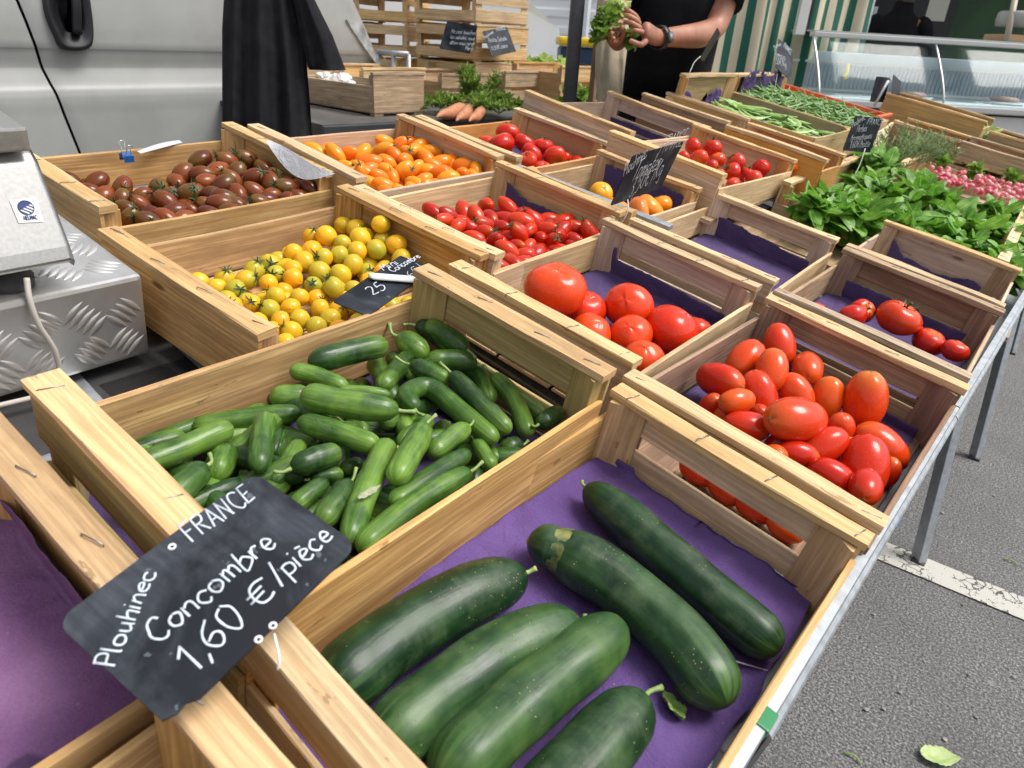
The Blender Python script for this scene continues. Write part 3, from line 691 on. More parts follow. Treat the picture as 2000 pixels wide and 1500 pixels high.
kind('RD', M_RDTOM, 3, .93, .55, .45, .09, dimple=.1)
kind('RB', M_RDTOM, 4, .78, .5, .4, .12, dimple=.28, lobes=7, depth=.13)
kind('HE', M_HEIR, 4, .72, .4, .3, .12, dimple=.25, lobes=8, depth=.12)
kind('HO', M_ORTOM, 2, .8, .4, .3, .1, dimple=.15)
kind('HY', M_YETOM, 2, .85, .4, .3, .12, dimple=.15)
def rot_to(d, spin=None):
    q = Vector((0, 0, 1)).rotation_difference(Vector(d).normalized()).to_matrix().to_4x4()
    return q @ Matrix.Rotation(U_(0, 6.28) if spin is None else spin, 4, 'Z')
def tomato(k, pos, d, r, top, label, group=None, name='tomato', cat='tomato', squash=1.0):
    ms, cs, ss = KIND[k]; i = random.randrange(len(ms))
    o = bpy.data.objects.new(name, ms[i]); COL.objects.link(o)
    o.matrix_world = TM @ T3(pos) @ rot_to(d) @ Matrix.Diagonal((r, r, r * squash, 1))
    tag(o, label, cat, group)
    if top:
        c = bpy.data.objects.new('calyx' if top == 'calyx' else 'stem_scar', (cs if top == 'calyx' else ss)[i]); COL.objects.link(c); c.parent = o
    return o
def local(key, p):
    Mw = CR[key][0]; return Mw.inverted() @ (TM @ Vector(p))
def unlocal(key, q): return TMI @ (CR[key][0] @ Vector(q))
def relax(key, items, it=14, m=.012):
    """items [pos(local), r]; push overlapping fruits apart inside the crate"""
    Mw, Wm, Lm, Hm = CR[key]
    for _ in range(it):
        for i in range(len(items)):
            for j in range(i):
                d = items[i][0] - items[j][0]; L = d.length; need = (items[i][1] + items[j][1]) * .95
                if 1e-6 < L < need:
                    c = d * ((need - L) / L * .45); c.z *= .8; items[i][0] += c; items[j][0] -= c
        for a in items:
            p, r = a[0], a[1]
            p.x = min(max(p.x, m + r), Wm - m - r); p.y = min(max(p.y, m + r), Lm - m - r); p.z = max(p.z, .016 + r * .95)
def heap(key, k, S, pts, rpx, hfun, labels, group, pcal, elong, name, sc=(1, 1), under=1.0, seed=1):
    """pts in crop pixels, S = (x0, y0, scale); hfun gives the height of the heap (m above crate floor) at crop pixel"""
    rg = random.Random(seed); items = []
    for q in pts:
        px, py = S[0] + q[0] * S[2], S[1] + q[1] * S[2]
        zf = CR[key][3]; base = TMI @ CR[key][0].translation
        h = hfun(q[0], q[1]); p = pt(px, py, base.z + h)
        r = rpx * S[2] * depth(p) / FPX * rg.uniform(.86, 1.03)
        items.append([local(key, p), r, 1])
    n0 = len(items)
    for i in range(int(n0 * under)):
        p = items[rg.randrange(n0)]
        items.append([p[0] + Vector((rg.uniform(-.02, .02), rg.uniform(-.02, .02), -p[1] * 1.6)), p[1], 0])
    relax(key, items)
    for it in items:
        th = rg.uniform(0, 2 * pi); d = Vector((cos(th), sin(th), rg.uniform(-.5, .55)))
        if not elong: d.z = rg.uniform(-.4, 1)
        else:                                            # lying mostly across the heap's slope
            vd = (CT * U - unlocal(key, it[0])).normalized(); d = d - vd * d.dot(vd) * .6
        if rg.random() < pcal and it[2]:
            cx = rg.random(); d = (d * .9 + Vector((.35, -.75, .55)) * cx * 1.2)
            tomato(k, unlocal(key, it[0]), d, it[1], 'calyx', labels[0], group + ' with green tops', name)
        else:
            if rg.random() < .5: d.z = -abs(d.z)
            tomato(k, unlocal(key, it[0]), d, it[1], None, labels[1], group + ' without tops', name)
def P_(s): return [tuple(float(x) for x in q.split(',')) for q in s.split()]
BRP = P_("375,285 520,310 605,385 690,375 490,365 585,435 790,380 865,365 730,470 670,440 850,510 885,430 800,450 965,390 975,475 985,320 1120,200 1040,275 1145,275 1115,370 1210,255 1275,215 1375,210 1300,255 1285,310 1215,380 1410,300 1495,250 1575,310 1500,340 1440,385 1300,390 1350,425 1265,440 1095,455 1200,480 1265,505 1345,485 1430,480 1540,405 1590,410 1600,460 1720,390 1800,410 1785,460 1700,440 1555,500 1510,490 1160,535 1020,550 1130,565 930,575 880,595 785,565 900,620 1010,595 1320,540 1060,410 930,455 1240,350 1180,330 1640,345")
g2 = lambda x, y, cx, cy, sx, sy: math.exp(-((x - cx) / sx) ** 2 - ((y - cy) / sy) ** 2)
heap('BR', 'BR', (0, 250, .35), BRP, 54, lambda x, y: .045 + .032 * g2(x, y, 1300, 260, 380, 140),
     ('brown plum tomato with a dark green top, in the crate with the blue clip', 'bare brown plum tomato in the crate with the blue clip'), 'brown plum tomatoes', .55, True, 'brown_tomato', seed=3)
YEP = P_("1110,860 1215,890 1265,850 1360,850 1300,930 1425,800 1400,985 1320,1005 1490,1005 1440,1085 1545,770 1630,710 1575,1080 1535,955 1625,850 1625,1000 1525,880 1550,815 1615,785 1750,740 1740,700 1760,625 1860,640 1905,535 1690,1080 1665,955 1755,880 1780,955 1805,1010 1860,900 1800,800 1880,820 1910,730 1960,660 1985,760 1590,1150 1495,1185 1855,1070 1920,1020 1990,1020 1740,1100 1835,735 2020,540 2057,635 1957,666 2137,686 2200,680 2291,686 2371,666 2097,720 1911,726 1980,746 2191,737 2300,760 2240,820 2150,800 2080,850 1960,900 1900,960 2330,1000 2380,960 2100,1060 2040,1000 2200,1000")
heap('YE', 'YE', (0, 250, .35), YEP, 58, lambda x, y: .030 + .036 * g2(x, y, 1950, 600, 330, 150) + .012 * g2(x, y, 1700, 900, 400, 200),
     ('yellow cherry tomato with its green top on', 'bare yellow cherry tomato in the pine crate'), 'yellow cherry tomatoes', .42, False, 'yellow_tomato', seed=5, under=.5)
ORP = P_("235,850 295,885 370,860 450,855 345,930 420,930 490,915 470,965 570,840 580,800 655,815 650,880 590,905 555,950 545,1000 620,990 685,985 690,850 715,915 745,845 725,800 800,830 880,835 815,895 760,940 895,915 975,915 680,955 785,1010 860,980 820,965 915,990 1010,1010 1035,970 1100,1000 1145,980 935,1030 805,1060 875,1045 720,1075 660,1070 600,1085 560,1040 750,1050 500,950 840,945 1060,1025 450,1000 420,975 490,1020 640,1100 160,835")
heap('OR', 'OR', (550, 0, .35), ORP, 42, lambda x, y: .050 + .026 * g2(x, y, 700, 850, 330, 110),
     ('orange plum tomato with a curled green top', 'bare orange plum tomato in the pine crate'), 'orange plum tomatoes', .33, True, 'orange_tomato', seed=8)
SRP = P_("430,500 505,500 590,475 660,500 710,440 830,455 735,500 930,490 825,515 715,545 630,565 550,560 780,565 915,560 985,545 1085,550 1005,585 1170,555 1195,585 1290,570 840,610 905,600 885,635 960,610 870,670 930,670 990,630 1090,625 1040,605 1150,610 1225,620 1275,625 640,620 740,635 750,670 800,710 680,660 830,745 1000,705 1105,700 1175,690 1290,680 1085,730 1000,765 860,775 920,770 890,800 960,790 810,825 880,815 800,790 1060,590 690,590 480,540 1250,650 950,735 1050,660")
heap('SR', 'SR', (700, 250, .35), SRP, 47, lambda x, y: .042 + .024 * g2(x, y, 700, 480, 300, 130),
     ('small red plum tomato with a green top', 'bare small red plum tomato beside the beef tomatoes'), 'small red plum tomatoes', .24, True, 'red_plum_tomato', seed=11)

def placed(key, k, S, rows, name, group=None, elong=False, cat='tomato', it=10):
    """rows: (x, y, r_px, height above crate floor, stem direction in image (dx, dy, towards camera) or None, top, label[, squash])"""
    base = TMI @ CR[key][0].translation; items = []
    for q in rows:
        px, py = S[0] + q[0] * S[2], S[1] + q[1] * S[2]
        p = pt(px, py, base.z + q[3]); r = q[2] * S[2] * depth(p) / FPX
        items.append([local(key, p), r, q])
    relax(key, items, it)
    for p, r, q in items:
        if q[4]:
            c = Vector((q[4][0], q[4][1], -q[4][2])); d = RT.transposed() @ c
        else: d = Vector((U_(-.5, .5), U_(-.5, .5), 1))
        tomato(q[7] if len(q) > 7 and isinstance(q[7], str) else k, unlocal(key, p), d, r, q[5], q[6], group, name, cat)
placed('BT', 'BE', (0, 0, 1), [
    (1100, 576, 60, .088, (.12, -.75, .6), 'scar', 'largest beef tomato, set highest at the upper left'), (1203, 613, 48, .062, (.3, .2, -.9), None, 'smooth beef tomato right of the largest one'),
    (1156, 650, 42, .052, (-.4, .5, -.6), None, 'beef tomato below the largest, against the near batten'), (1239, 664, 44, .050, (.2, .4, -.8), None, 'beef tomato in the middle of the lower row'),
    (1330, 662, 54, .060, (-.5, .6, -.5), None, 'wide beef tomato at the right of its crate'), (1288, 714, 42, .048, (0, .6, -.8), None, 'beef tomato nearest the slatted corner'),
    (1388, 664, 34, .045, None, None, 'beef tomato half hidden in the right corner'), (1150, 622, 42, .042, None, None, 'beef tomato mostly hidden under the largest one'), (985, 700, 46, .046, None, None, 'beef tomato seen through the mini cucumber crate slats, left'), (1055, 738, 46, .046, None, None, 'beef tomato seen through the mini cucumber crate slats, middle'), (1118, 772, 44, .046, None, None, 'beef tomato seen through the mini cucumber crate slats, right')], 'beef_tomato')
placed('RO', 'RO', (1100, 600, .45), [
    (940, 165, 66, .082, (.1, .9, .2), None, 'upright pointed oval tomato at the back of its crate'), (790, 228, 72, .068, (-.6, .6, .3), None, 'oval tomato leaning left of the upright one'),
    (680, 318, 74, .068, (.65, .25, .75), 'scar', 'orange-red oval tomato showing its scar, far left'), (903, 275, 68, .086, (.2, -.8, -.3), None, 'round-looking oval tomato in front of the upright one'),
    (1060, 268, 66, .074, (-.3, .5, .8), 'scar', 'oval tomato with a visible scar right of centre'), (755, 414, 60, .074, (-.9, .1, .45), 'scar', 'small pinkish oval tomato lying on the left'),
    (850, 385, 80, .054, (-.2, -.9, 0), None, 'wide oval tomato behind the small pinkish one'), (1010, 372, 66, .066, (.5, .8, .1), None, 'oval tomato lying behind the biggest one'),
    (1145, 395, 68, .062, (.2, -.9, .1), None, 'oval tomato standing right of centre'), (1310, 405, 90, .082, (.05, -.95, .3), 'scar', 'tall oval tomato standing alone on the right'),
    (1010, 497, 102, .090, (-.9, -.02, .42), 'scar', 'biggest oval tomato lying across the top of the heap'), (640, 432, 48, .045, None, None, 'oval tomato peeking from the left side'),
    (790, 515, 70, .056, (.9, .1, .1), None, 'oval tomato by the near batten on the left'), (1200, 535, 62, .050, None, None, 'oval tomato in the gap below the tall one'),
    (1380, 608, 86, .050, (-.6, -.6, -.2), None, 'oval tomato in the lower right with greenish end'), (1310, 688, 98, .066, (-.2, .9, .2), None, 'large oval tomato at the lower right corner'),
    (1312, 778, 70, .074, (-.5, .45, .8), 'scar', 'yellow-green shouldered oval tomato in the near right corner'), (1130, 635, 72, .062, (-.8, .4, .1), None, 'oval tomato in the lower middle'),
    (1015, 640, 62, .060, (.9, .2, 0), None, 'pale red oval tomato by the near batten'), (1165, 740, 76, .058, (.8, .5, .1), None, 'oval tomato tucked under the near batten'),
    (855, 485, 52, .040, None, None, 'oval tomato under the biggest one, left'), (930, 600, 52, .044, None, None, 'oval tomato under the biggest one, near side'), (1240, 640, 60, .04, None, None, 'oval tomato low under the right-hand pair'), (900, 660, 60, .045, None, None, 'oval tomato low behind the near batten, middle'), (700, 500, 55, .035, None, None, 'oval tomato low in the near left part'), (1060, 560, 66, .045, None, None, 'oval tomato wedged under the biggest one, right'), (1120, 700, 60, .04, None, None, 'oval tomato low behind the near batten, right'), (1420, 720, 50, .035, None, None, 'oval tomato low against the aisle wall'), (560, 735, 62, .034, (.8, .5, 0), None, 'red oval tomato glimpsed through the cucumber crate slats, left'), (690, 800, 62, .034, (.7, .6, .1), None, 'red oval tomato glimpsed through the cucumber crate slats, second'), (830, 880, 62, .034, (.8, .4, .1), None, 'red oval tomato glimpsed through the cucumber crate slats, third'), (960, 960, 60, .034, (.7, .5, .1), None, 'red oval tomato glimpsed through the cucumber crate slats, right')], 'oval_tomato')
placed('RT', 'RB', (1300, 300, .35), [
    (1105, 880, 74, .06, (.3, -.2, .9), 'calyx', 'ribbed red tomato with a green top, behind its neighbour'), (1035, 915, 84, .058, (-.2, -.7, -.5), None, 'ribbed red tomato left of the big one'),
    (1310, 925, 122, .072, (.3, -.8, .5), 'calyx', 'big ribbed red tomato in the middle of the brown crate'), (1465, 1045, 92, .05, (.2, -.7, .5), None, 'ribbed red tomato half behind the grey batten'),
    (1620, 1105, 78, .06, None, None, 'small red tomato in the corner by the aisle'), (840, 880, 60, .045, None, None, 'red tomato just visible at the left end'), (1440, 1010, 30, .055, (.4, -.5, .6), 'calyx', 'small dark stemmed tomato behind the corner one')], 'ribbed_tomato')
placed('TR', 'RB', (550, 0, .35), [
    (1262, 738, 66, .085, (.1, -.9, .3), 'calyx', 'ribbed tomato with green top, highest at the back left'), (1222, 808, 82, .072, (-.3, -.7, .2), None, 'big shiny ribbed tomato at the left of its crate'),
    (1145, 795, 52, .055, None, None, 'ribbed tomato at the far left, half behind the batten'), (1358, 798, 64, .075, (.3, -.6, .2), None, 'ribbed tomato behind the middle of its heap'),
    (1458, 815, 60, .072, (.1, -.8, .4), 'calyx', 'ribbed tomato with a dark top, back right'), (1400, 865, 68, .066, (.5, -.4, 0), None, 'ribbed tomato in the middle of its heap'),
    (1375, 895, 56, .075, (-.3, -.5, .8), 'calyx', 'small orange-red tomato with a star-shaped top'), (1525, 885, 72, .068, (.1, .7, .6), 'scar', 'ribbed tomato with yellow-green base, right'),
    (1455, 940, 50, .05, None, None, 'ribbed tomato low at the near side'), (1590, 890, 46, .045, None, None, 'ribbed tomato partly hidden at the right'), (1640, 930, 50, .03, None, None, 'flat tomato low in the right corner'), (1420, 985, 50, .04, None, None, 'ribbed tomato against the near side wall')], 'ribbed_tomato')
placed('HE', 'HE', (700, 250, .35), [
    (1362, 368, 64, 0.077, (.2, -.3, .9), 'scar', 'yellow heirloom tomato left of the chalkboard', 'HY'), (1482, 455, 62, 0.067, (.1, -.5, .3), None, 'orange-red flat tomato under the chalkboard'),
    (1600, 495, 84, 0.067, (.8, -.1, .2), None, 'deeply lobed pink tomato in the middle'), (1665, 440, 68, 0.072, (-.2, -.8, .2), None, 'orange tomato behind the lobed pink one', 'HO'), (1762, 500, 92, 0.072, (.6, -.5, .3), None, 'big ribbed orange tomato at the right', ),
    (1420, 430, 55, 0.052, None, None, 'pinkish tomato mostly behind the chalkboard'), (1640, 540, 42, 0.052, (0, .6, .6), None, 'small greenish-orange tomato at the near wall')], 'heirloom_tomato')
placed('RR', 'RD', (1100, 0, .25), [
    (1015, 1142, 66, .085, (.6, -.3, .2), 'calyx', 'round red tomato at the back left with its stem'), (1165, 1160, 76, .088, (.05, -.95, .35), 'calyx', 'round red tomato with the tallest stem, centre back'),
    (940, 1228, 52, .06, (.7, -.5, .2), 'calyx', 'round red tomato at the far left by the batten'), (1060, 1238, 70, .075, (-.3, .5, .6), None, 'shiny round tomato in the left middle'),
    (1205, 1252, 64, .07, (-.2, -.6, .5), None, 'round tomato just under the tall-stemmed one'), (1165, 1300, 54, .07, (.6, .3, .5), 'calyx', 'smaller round tomato near the left batten'),
    (1320, 1342, 70, .075, (-.7, -.3, .4), 'calyx', 'round tomato in the centre with its top to the left'), (1215, 1365, 52, .065, None, None, 'round tomato low on the left near side'),
    (1360, 1280, 76, .085, (-.6, -.5, .3), 'calyx', 'round tomato at the back with a curled top'), (1545, 1312, 70, .078, (.2, .3, -.6), None, 'round tomato by the right end wall'),
    (1425, 1365, 66, .06, (.2, -.8, .3), 'calyx', 'orange-red round tomato in a green top, right of centre'), (1490, 1400, 70, .07, (.3, .3, .5), None, 'glossy pinkish round tomato on the near right'),
    (1590, 1402, 44, .03, None, None, 'small round tomato low in the right corner'), (1330, 1432, 50, .06, None, None, 'round tomato behind the corner of the near batten'), (1392, 1472, 58, .07, None, None, 'round tomato at the near corner')], 'round_tomato')
pO = pt(1549, 325, .2 * U - .05); tomato('HO', pO, (.2, -.3, .9), .022, None, 'single orange tomato on purple paper in the orange-toned crate', None, 'orange_tomato')

# ------------------------------------------------------------------ cucumbers
def cuke_mesh(P, R, n=16, seg=9, neck=.0, ridge=.03, seed=0, wob=.05, blunt=3.0, waist=None, nr=9, taper=0.0):
    S = spline(P, seg); m = len(S); Ls = [0]
    for i in range(1, m): Ls.append(Ls[-1] + (S[i] - S[i - 1]).length)
    # denser rings at the ends
    ts = [0, .004, .012, .028, .05, .08] + [.12 + .76 * i / 22 for i in range(23)] + [.92, .95, .972, .988, .996, 1]
    def at(t):
        s_ = t * Ls[-1]
        for i in range(1, m):
            if Ls[i] >= s_: return S[i - 1].lerp(S[i], (s_ - Ls[i - 1]) / max(1e-9, Ls[i] - Ls[i - 1]))
        return S[-1]
    pts, rad = [], []; ar = R / Ls[-1]
    for t in ts:
        e = min(t, 1 - t) / (ar * 1.25); rr = (1 - max(0, 1 - e) ** 2.3) ** .5 if e < 1 else 1
        if t < .3: rr *= 1 - neck * ((.3 - t) / .3) ** 1.5
        rr *= 1 - taper * t
        rr *= 1 + wob * noise.noise((t * 4 + seed * 1.7, seed, 0))
        if waist: rr *= 1 - waist[1] * math.exp(-((t - waist[0]) / waist[2]) ** 2)
        pts.append(at(t)); rad.append(max(.0004, R * rr))
    mb = MB()
    ph = seed * 1.3
    mb.tube(pts, rad, n * 2, sec=lambda a, t: 1 + ridge * (cos(nr * a + ph) * .5 + .6 * noise.noise((cos(a) * 1.5 + seed, sin(a) * 1.5, t * 5))))
    return mb, pts, rad
M_YSCAR = simple('yellow_cucumber_scar', (.020, .058, .016), .6, c2=(.27, .27, .075), nscale=40, lo=.38, hi=.66, bmp=(120, .6, .002))
def cucumber(name, P, R, mat, label, stem=True, group=None, sdir=None, band=False, **kw):
    """P in the display frame"""
    c = sum((Vector(p) for p in P), Vector()) / len(P); M = TM @ T3(c)
    mb, pts, rad = cuke_mesh([Vector(p) - c for p in P], R, **kw)
    o = mb.build(name, mat, None, M); tag(o, label, 'cucumber', group)
    if band:                                             # corky yellow ring round a pinched neck
        bd = MB(); bd.tube([pts[5].lerp(pts[6], .5), pts[6], pts[7], pts[7].lerp(pts[8], .3)], [(rad[5] + rad[6]) / 2 * 1.0, rad[6] * 1.015, rad[7] * 1.02, rad[7] * 1.0 + (rad[8] - rad[7]) * .25], 40, caps=False, sec=lambda a, t: 1 + .012 * noise.noise((cos(a) * 4, sin(a) * 4, t * 3))); bd.build('scar_ring', M_YSCAR, o)
        tp = MB(); tp.tube([pts[0] + (pts[0] - pts[3]) * .12, pts[1], pts[2]], [rad[1] * .3, rad[1] * .9, rad[2] * .8], 20); tp.build('dried_tip', M_YSCAR, o)
    if stem:
        sk_ = .6 if mat is M_BIGC else 1
        d = (pts[0] - pts[5]).normalized(); sd_ = kw.get('seed', 0); rg = random.Random(sd_)
        L = R * rg.uniform(.9, 1.7) * (.55 if mat is M_BIGC else 1); a = pts[0] - d * R * .12; k = Vector((rg.uniform(-1, 1), rg.uniform(-1, 1), rg.uniform(-.2, 1)))
        s_ = MB(); s_.tube(spline([a, a + d * L * .5, a + d * L + k * L * .35], 3), [R * q * sk_ for q in (.22, .17, .14, .13, .13, .15, .18)], 8); s_.build('stem', M_CSTEM, o)
    return o
CUF = (TMI @ CR['CU'][0].translation).z
LAY = [.030, .052, .072, .092, .108]
def mini(S, pts, w_, lay, label, stem=True, **kw):
    z = CUF + (LAY[lay] if not isinstance(lay, tuple) else 0); n = len(pts); P = []
    for i, q in enumerate(pts):
        zz = CUF + (lay[0] + (lay[1] - lay[0]) * i / (n - 1) if isinstance(lay, tuple) else LAY[lay])
        P.append(pt(S[0] + q[0] * S[2], S[1] + q[1] * S[2], zz))
    R = w_ / 2 * S[2] * depth(P[n // 2]) / FPX * 1.03
    kw.setdefault('neck', .2); kw.setdefault('seed', int(pts[0][0] * 7 + pts[0][1]) % 211)
    if n == 2:
        mid = (P[0] + P[1]) / 2; s_ = kw['seed']; off = Vector((noise.noise((s_, 0, 1)), noise.noise((s_, 2, 1)), .35)) * .006; P = [P[0], mid + off, P[1]]
    # keep inside the crate
    Mw, Wm, Lm, Hm = CR['CU']; Q = []
    for p in P:
        l = local('CU', p); l.x = min(max(l.x, .012 + R), Wm - .012 - R); l.y = min(max(l.y, .01 + R), Lm - .01 - R); l.z = max(l.z, .016 + R); Q.append(unlocal('CU', l))
    return cucumber('mini_cucumber', Q, R, M_MINI, label, stem, 'mini cucumbers heaped in the yellow crate', **kw)
SA = (500, 550, .375); SB = (0, 700, .5333)
mini(SA, [(735, 170), (1060, 345)], 100, (.085, .075), 'dark mini cucumber at the back corner, lying towards the aisle')
mini(SA, [(1210, 312), (930, 208)], 104, (.085, .085), 'mini cucumber along the far end wall, stem to the right')
mini(SA, [(735, 285), (890, 395)], 128, (.08, .07), 'short fat mini cucumber seen end-on near the back wall')
mini(SA, [(272, 425), (682, 328)], 122, 3, 'long dark mini cucumber lying high along the back wall', stem=False)
mini(SA, [(485, 560), (135, 430)], 92, (.075, .085), 'light green mini cucumber pointing up left, below the back wall', stem=False)
mini(SA, [(725, 630), (612, 410)], 100, 1, 'ribbed mini cucumber standing away from the camera, centre back')
mini(SA, [(690, 380), (840, 520)], 92, 1, 'dark mini cucumber behind the short stemmed one')
mini(SA, [(1190, 415), (890, 412)], 108, 2, 'mini cucumber lying level with its stem to the right, back right')
mini(SA, [(800, 432), (1010, 525)], 102, 3, 'mini cucumber with a long pale stem pointing left')
mini(SA, [(1015, 475), (1165, 630), (1322, 785)], 98, (.105, .088), 'straight mini cucumber, stem up, over the curved one')
mini(SA, [(830, 668), (785, 590), (900, 552), (1080, 690), (1255, 835)], 104, (.095, .08), 'strongly curved mini cucumber bent like a hook', neck=.1)
mini(SA, [(1200, 350), (1222, 630)], 100, 1, 'mini cucumber standing along the far wall on the right')
mini(SA, [(1302, 450), (1345, 610), (1420, 800)], 92, (.07, .06), 'mini cucumber with a waisted neck by the far wall')
mini(SA, [(1380, 545), (1515, 700)], 84, 1, 'small mini cucumber lying along the far wall')
mini(SA, [(1470, 745), (1665, 645)], 96, 2, 'dull mini cucumber in the far right corner, stem to camera')
mini(SA, [(300, 605), (70, 605)], 124, 2, 'dark mini cucumber behind the big one on top')
mini(SA, [(745, 672), (490, 640), (230, 590)], 146, 4, 'big mini cucumber lying on top of the heap, stem right')
mini(SA, [(700, 590), (430, 570)], 62, 3, 'light mini cucumber just behind the big one on top', stem=False)
mini(SA, [(215, 725), (645, 865)], 122, 3, 'bright green mini cucumber below the big one on top', stem=False)
mini(SA, [(480, 735), (710, 800)], 90, 1, 'mini cucumber half hidden in the middle of the heap')
mini(SA, [(735, 680), (700, 810)], 90, 0, 'dark mini cucumber low in the middle')
mini(SA, [(15, 985), (50, 700)], 114, 3, 'light mini cucumber standing behind the big chalkboard', stem=False)
mini(SA, [(80, 920), (135, 715)], 100, 1, 'dark mini cucumber deep in the heap left of centre')
mini(SA, [(85, 1060), (235, 840)], 96, 2, 'dull green mini cucumber left of the stem-down one')
mini(SA, [(180, 975), (440, 885)], 124, 3, 'dark mini cucumber with its stem pointing at the camera')
mini(SA, [(740, 860), (905, 715)], 92, 2, 'pale mini cucumber behind the fat light-tipped one')
mini(SA, [(885, 750), (720, 1045)], 140, 4, 'fat mini cucumber with a light tip, lying on top')
sc = mini(SA, [(480, 1365), (560, 1120), (690, 835)], 136, (.09, .096), 'long mini cucumber with a dried whitish scar', stem=False)
mini(SA, [(1105, 755), (905, 905)], 112, 3, 'mini cucumber with its stem up right, centre right')
mini(SA, [(1110, 890), (700, 1165)], 116, 3, 'long mini cucumber second from the near wall', stem=False)
mini(SA, [(1115, 990), (840, 1150), (545, 1405)], 132, 3, 'long dull mini cucumber along the near wall')
mini(SA, [(1120, 820), (1270, 945)], 90, 1, 'mini cucumber low by the near wall, dark side')
mini(SA, [(1140, 830), (1235, 980)], 84, 2, 'light mini cucumber end by the near wall')
mini(SA, [(1385, 850), (1275, 885)], 104, 1, 'short mini cucumber in the near right corner')
mini(SA, [(370, 1040), (190, 1180)], 100, 3, 'light mini cucumber just above the chalkboard corner', stem=False)
mini(SA, [(492, 1045), (330, 1270)], 132, 3, 'mini cucumber with upright pale stem above the chalkboard')
mini(SA, [(280, 1030), (455, 1005)], 84, 2, 'dark mini cucumber wedged under its neighbours')
mini(SA, [(560, 950), (440, 985)], 84, 1, 'small dark mini cucumber deep in the centre')
mini(SA, [(1000, 745), (930, 810)], 90, 0, 'dark mini cucumber at the bottom, right of centre')
mini(SB, [(775, 215), (430, 345)], 66, 1, 'dark mini cucumber against the back wall, stem right')
mini(SB, [(420, 372), (680, 285)], 78, 2, 'mini cucumber behind the light long one on the left', stem=False)
mini(SB, [(455, 412), (655, 335), (850, 250)], 92, 3, 'long light mini cucumber on the left of the heap', stem=False)
mini(SB, [(985, 185), (820, 275)], 84, 1, 'mini cucumber against the back wall left of the big one')
mini(SB, [(480, 450), (605, 462)], 82, 2, 'blunt light mini cucumber end by the left batten', stem=False)
mini(SB, [(755, 395), (615, 530)], 104, 3, 'mini cucumber with pale stem right, above the chalkboard')
mini(SB, [(835, 325), (785, 445)], 100, 2, 'dark mini cucumber with a pale tip, left of the light one')
mini(SB, [(890, 450), (640, 565)], 66, 2, 'slim mini cucumber partly behind the chalkboard', stem=False)
mini(SB, [(690, 500), (610, 600)], 80, 1, 'dark mini cucumber low beside the left batten')
mini(SB, [(1080, 640), (930, 500)], 90, 0, 'mini cucumber hidden low under the chalkboard edge')
rg_ = random.Random(5)
for i in range(64):
    q = Vector((U_(.05, .29), U_(.05, .46), .028 if i < 26 else (.050 if i < 48 else .066))); a = U_(0, 6.28); d = Vector((cos(a), sin(a), U_(-.2, .2))) * U_(.05, .068)
    Mw, Wm, Lm, Hm = CR['CU']; P = []
    for s_ in (-1, 0, 1):
        l = q + d * s_; l.x = min(max(l.x, .03), Wm - .03); l.y = min(max(l.y, .03), Lm - .03); P.append(unlocal('CU', l))
    cucumber('mini_cucumber', P, U_(.0120, .0145), M_MINI, 'mini cucumber low in the heap, mostly covered by others', False, 'mini cucumbers in the bottom layer', seed=i * 5 + 3, neck=.2)
# the dried scar on one of them
ps = pt(500 + 592 * .375, 550 + 1090 * .375, CUF + .1125)
m_ = MB(); m_.grid(lambda u, v: tuple(Vector((ps.x + (u - .5) * .009 * (1 + .6 * noise.noise((v * 7, 2, 0))) * sin(pi * min(1, v * .9 + .1)), ps.y + (v - .5) * .03, ps.z - 20 * ((u - .5) * .012) ** 2 + .0012 * noise.noise((u * 8, v * 9, 3))))), 8, 12)
o = m_.build('dried_scar', M_CORK); o.matrix_world = TM.copy(); o.parent = sc; o.matrix_parent_inverse = sc.matrix_world.inverted()

BF = (TMI @ CR['BC'][0].translation).z
def big(pts, w_, label, h=None, **kw):
    P0 = [pt(q[0], q[1], BF + .045) for q in pts]; R = w_ / 2 * depth(P0[len(P0) // 2]) / FPX
    P = [pt(q[0], q[1], BF + .018 + (h or 0) + R) for q in pts]
    kw.setdefault('neck', .2); return cucumber('cucumber', P, R, M_BIGC, label, group='big cucumbers', n=20, seg=10, ridge=.042, wob=.07, **kw)
big([(1143, 950), (1240, 1030), (1370, 1145), (1525, 1272)], 96, 'slim dark cucumber lying along the far end wall', seed=1, neck=.3, nr=7)
big([(1030, 1055), (1095, 1075), (1200, 1135), (1320, 1240), (1395, 1340), (1420, 1378)], 122, 'curved cucumber with a pinched yellow-scarred neck', seed=2, stem=False, band=True, neck=.18, waist=(.13, .2, .035), nr=8)
big([(1025, 1120), (900, 1170), (760, 1255), (620, 1370)], 132, 'cucumber with a lighter tip beside the long side wall', seed=3, nr=7)
big([(1130, 1215), (1000, 1265), (860, 1360), (720, 1480)], 134, 'second cucumber from the long side wall', seed=4, nr=8)
big([(1215, 1220), (1110, 1300), (980, 1410), (850, 1540)], 138, 'ribbed cucumber with pale lines at its end', seed=5, stem=False, nr=6)
big([(1258, 1362), (1205, 1420), (1080, 1560), (960, 1720)], 148, 'cucumber nearest the camera, cut by the bottom edge of the photo', seed=6, nr=7)
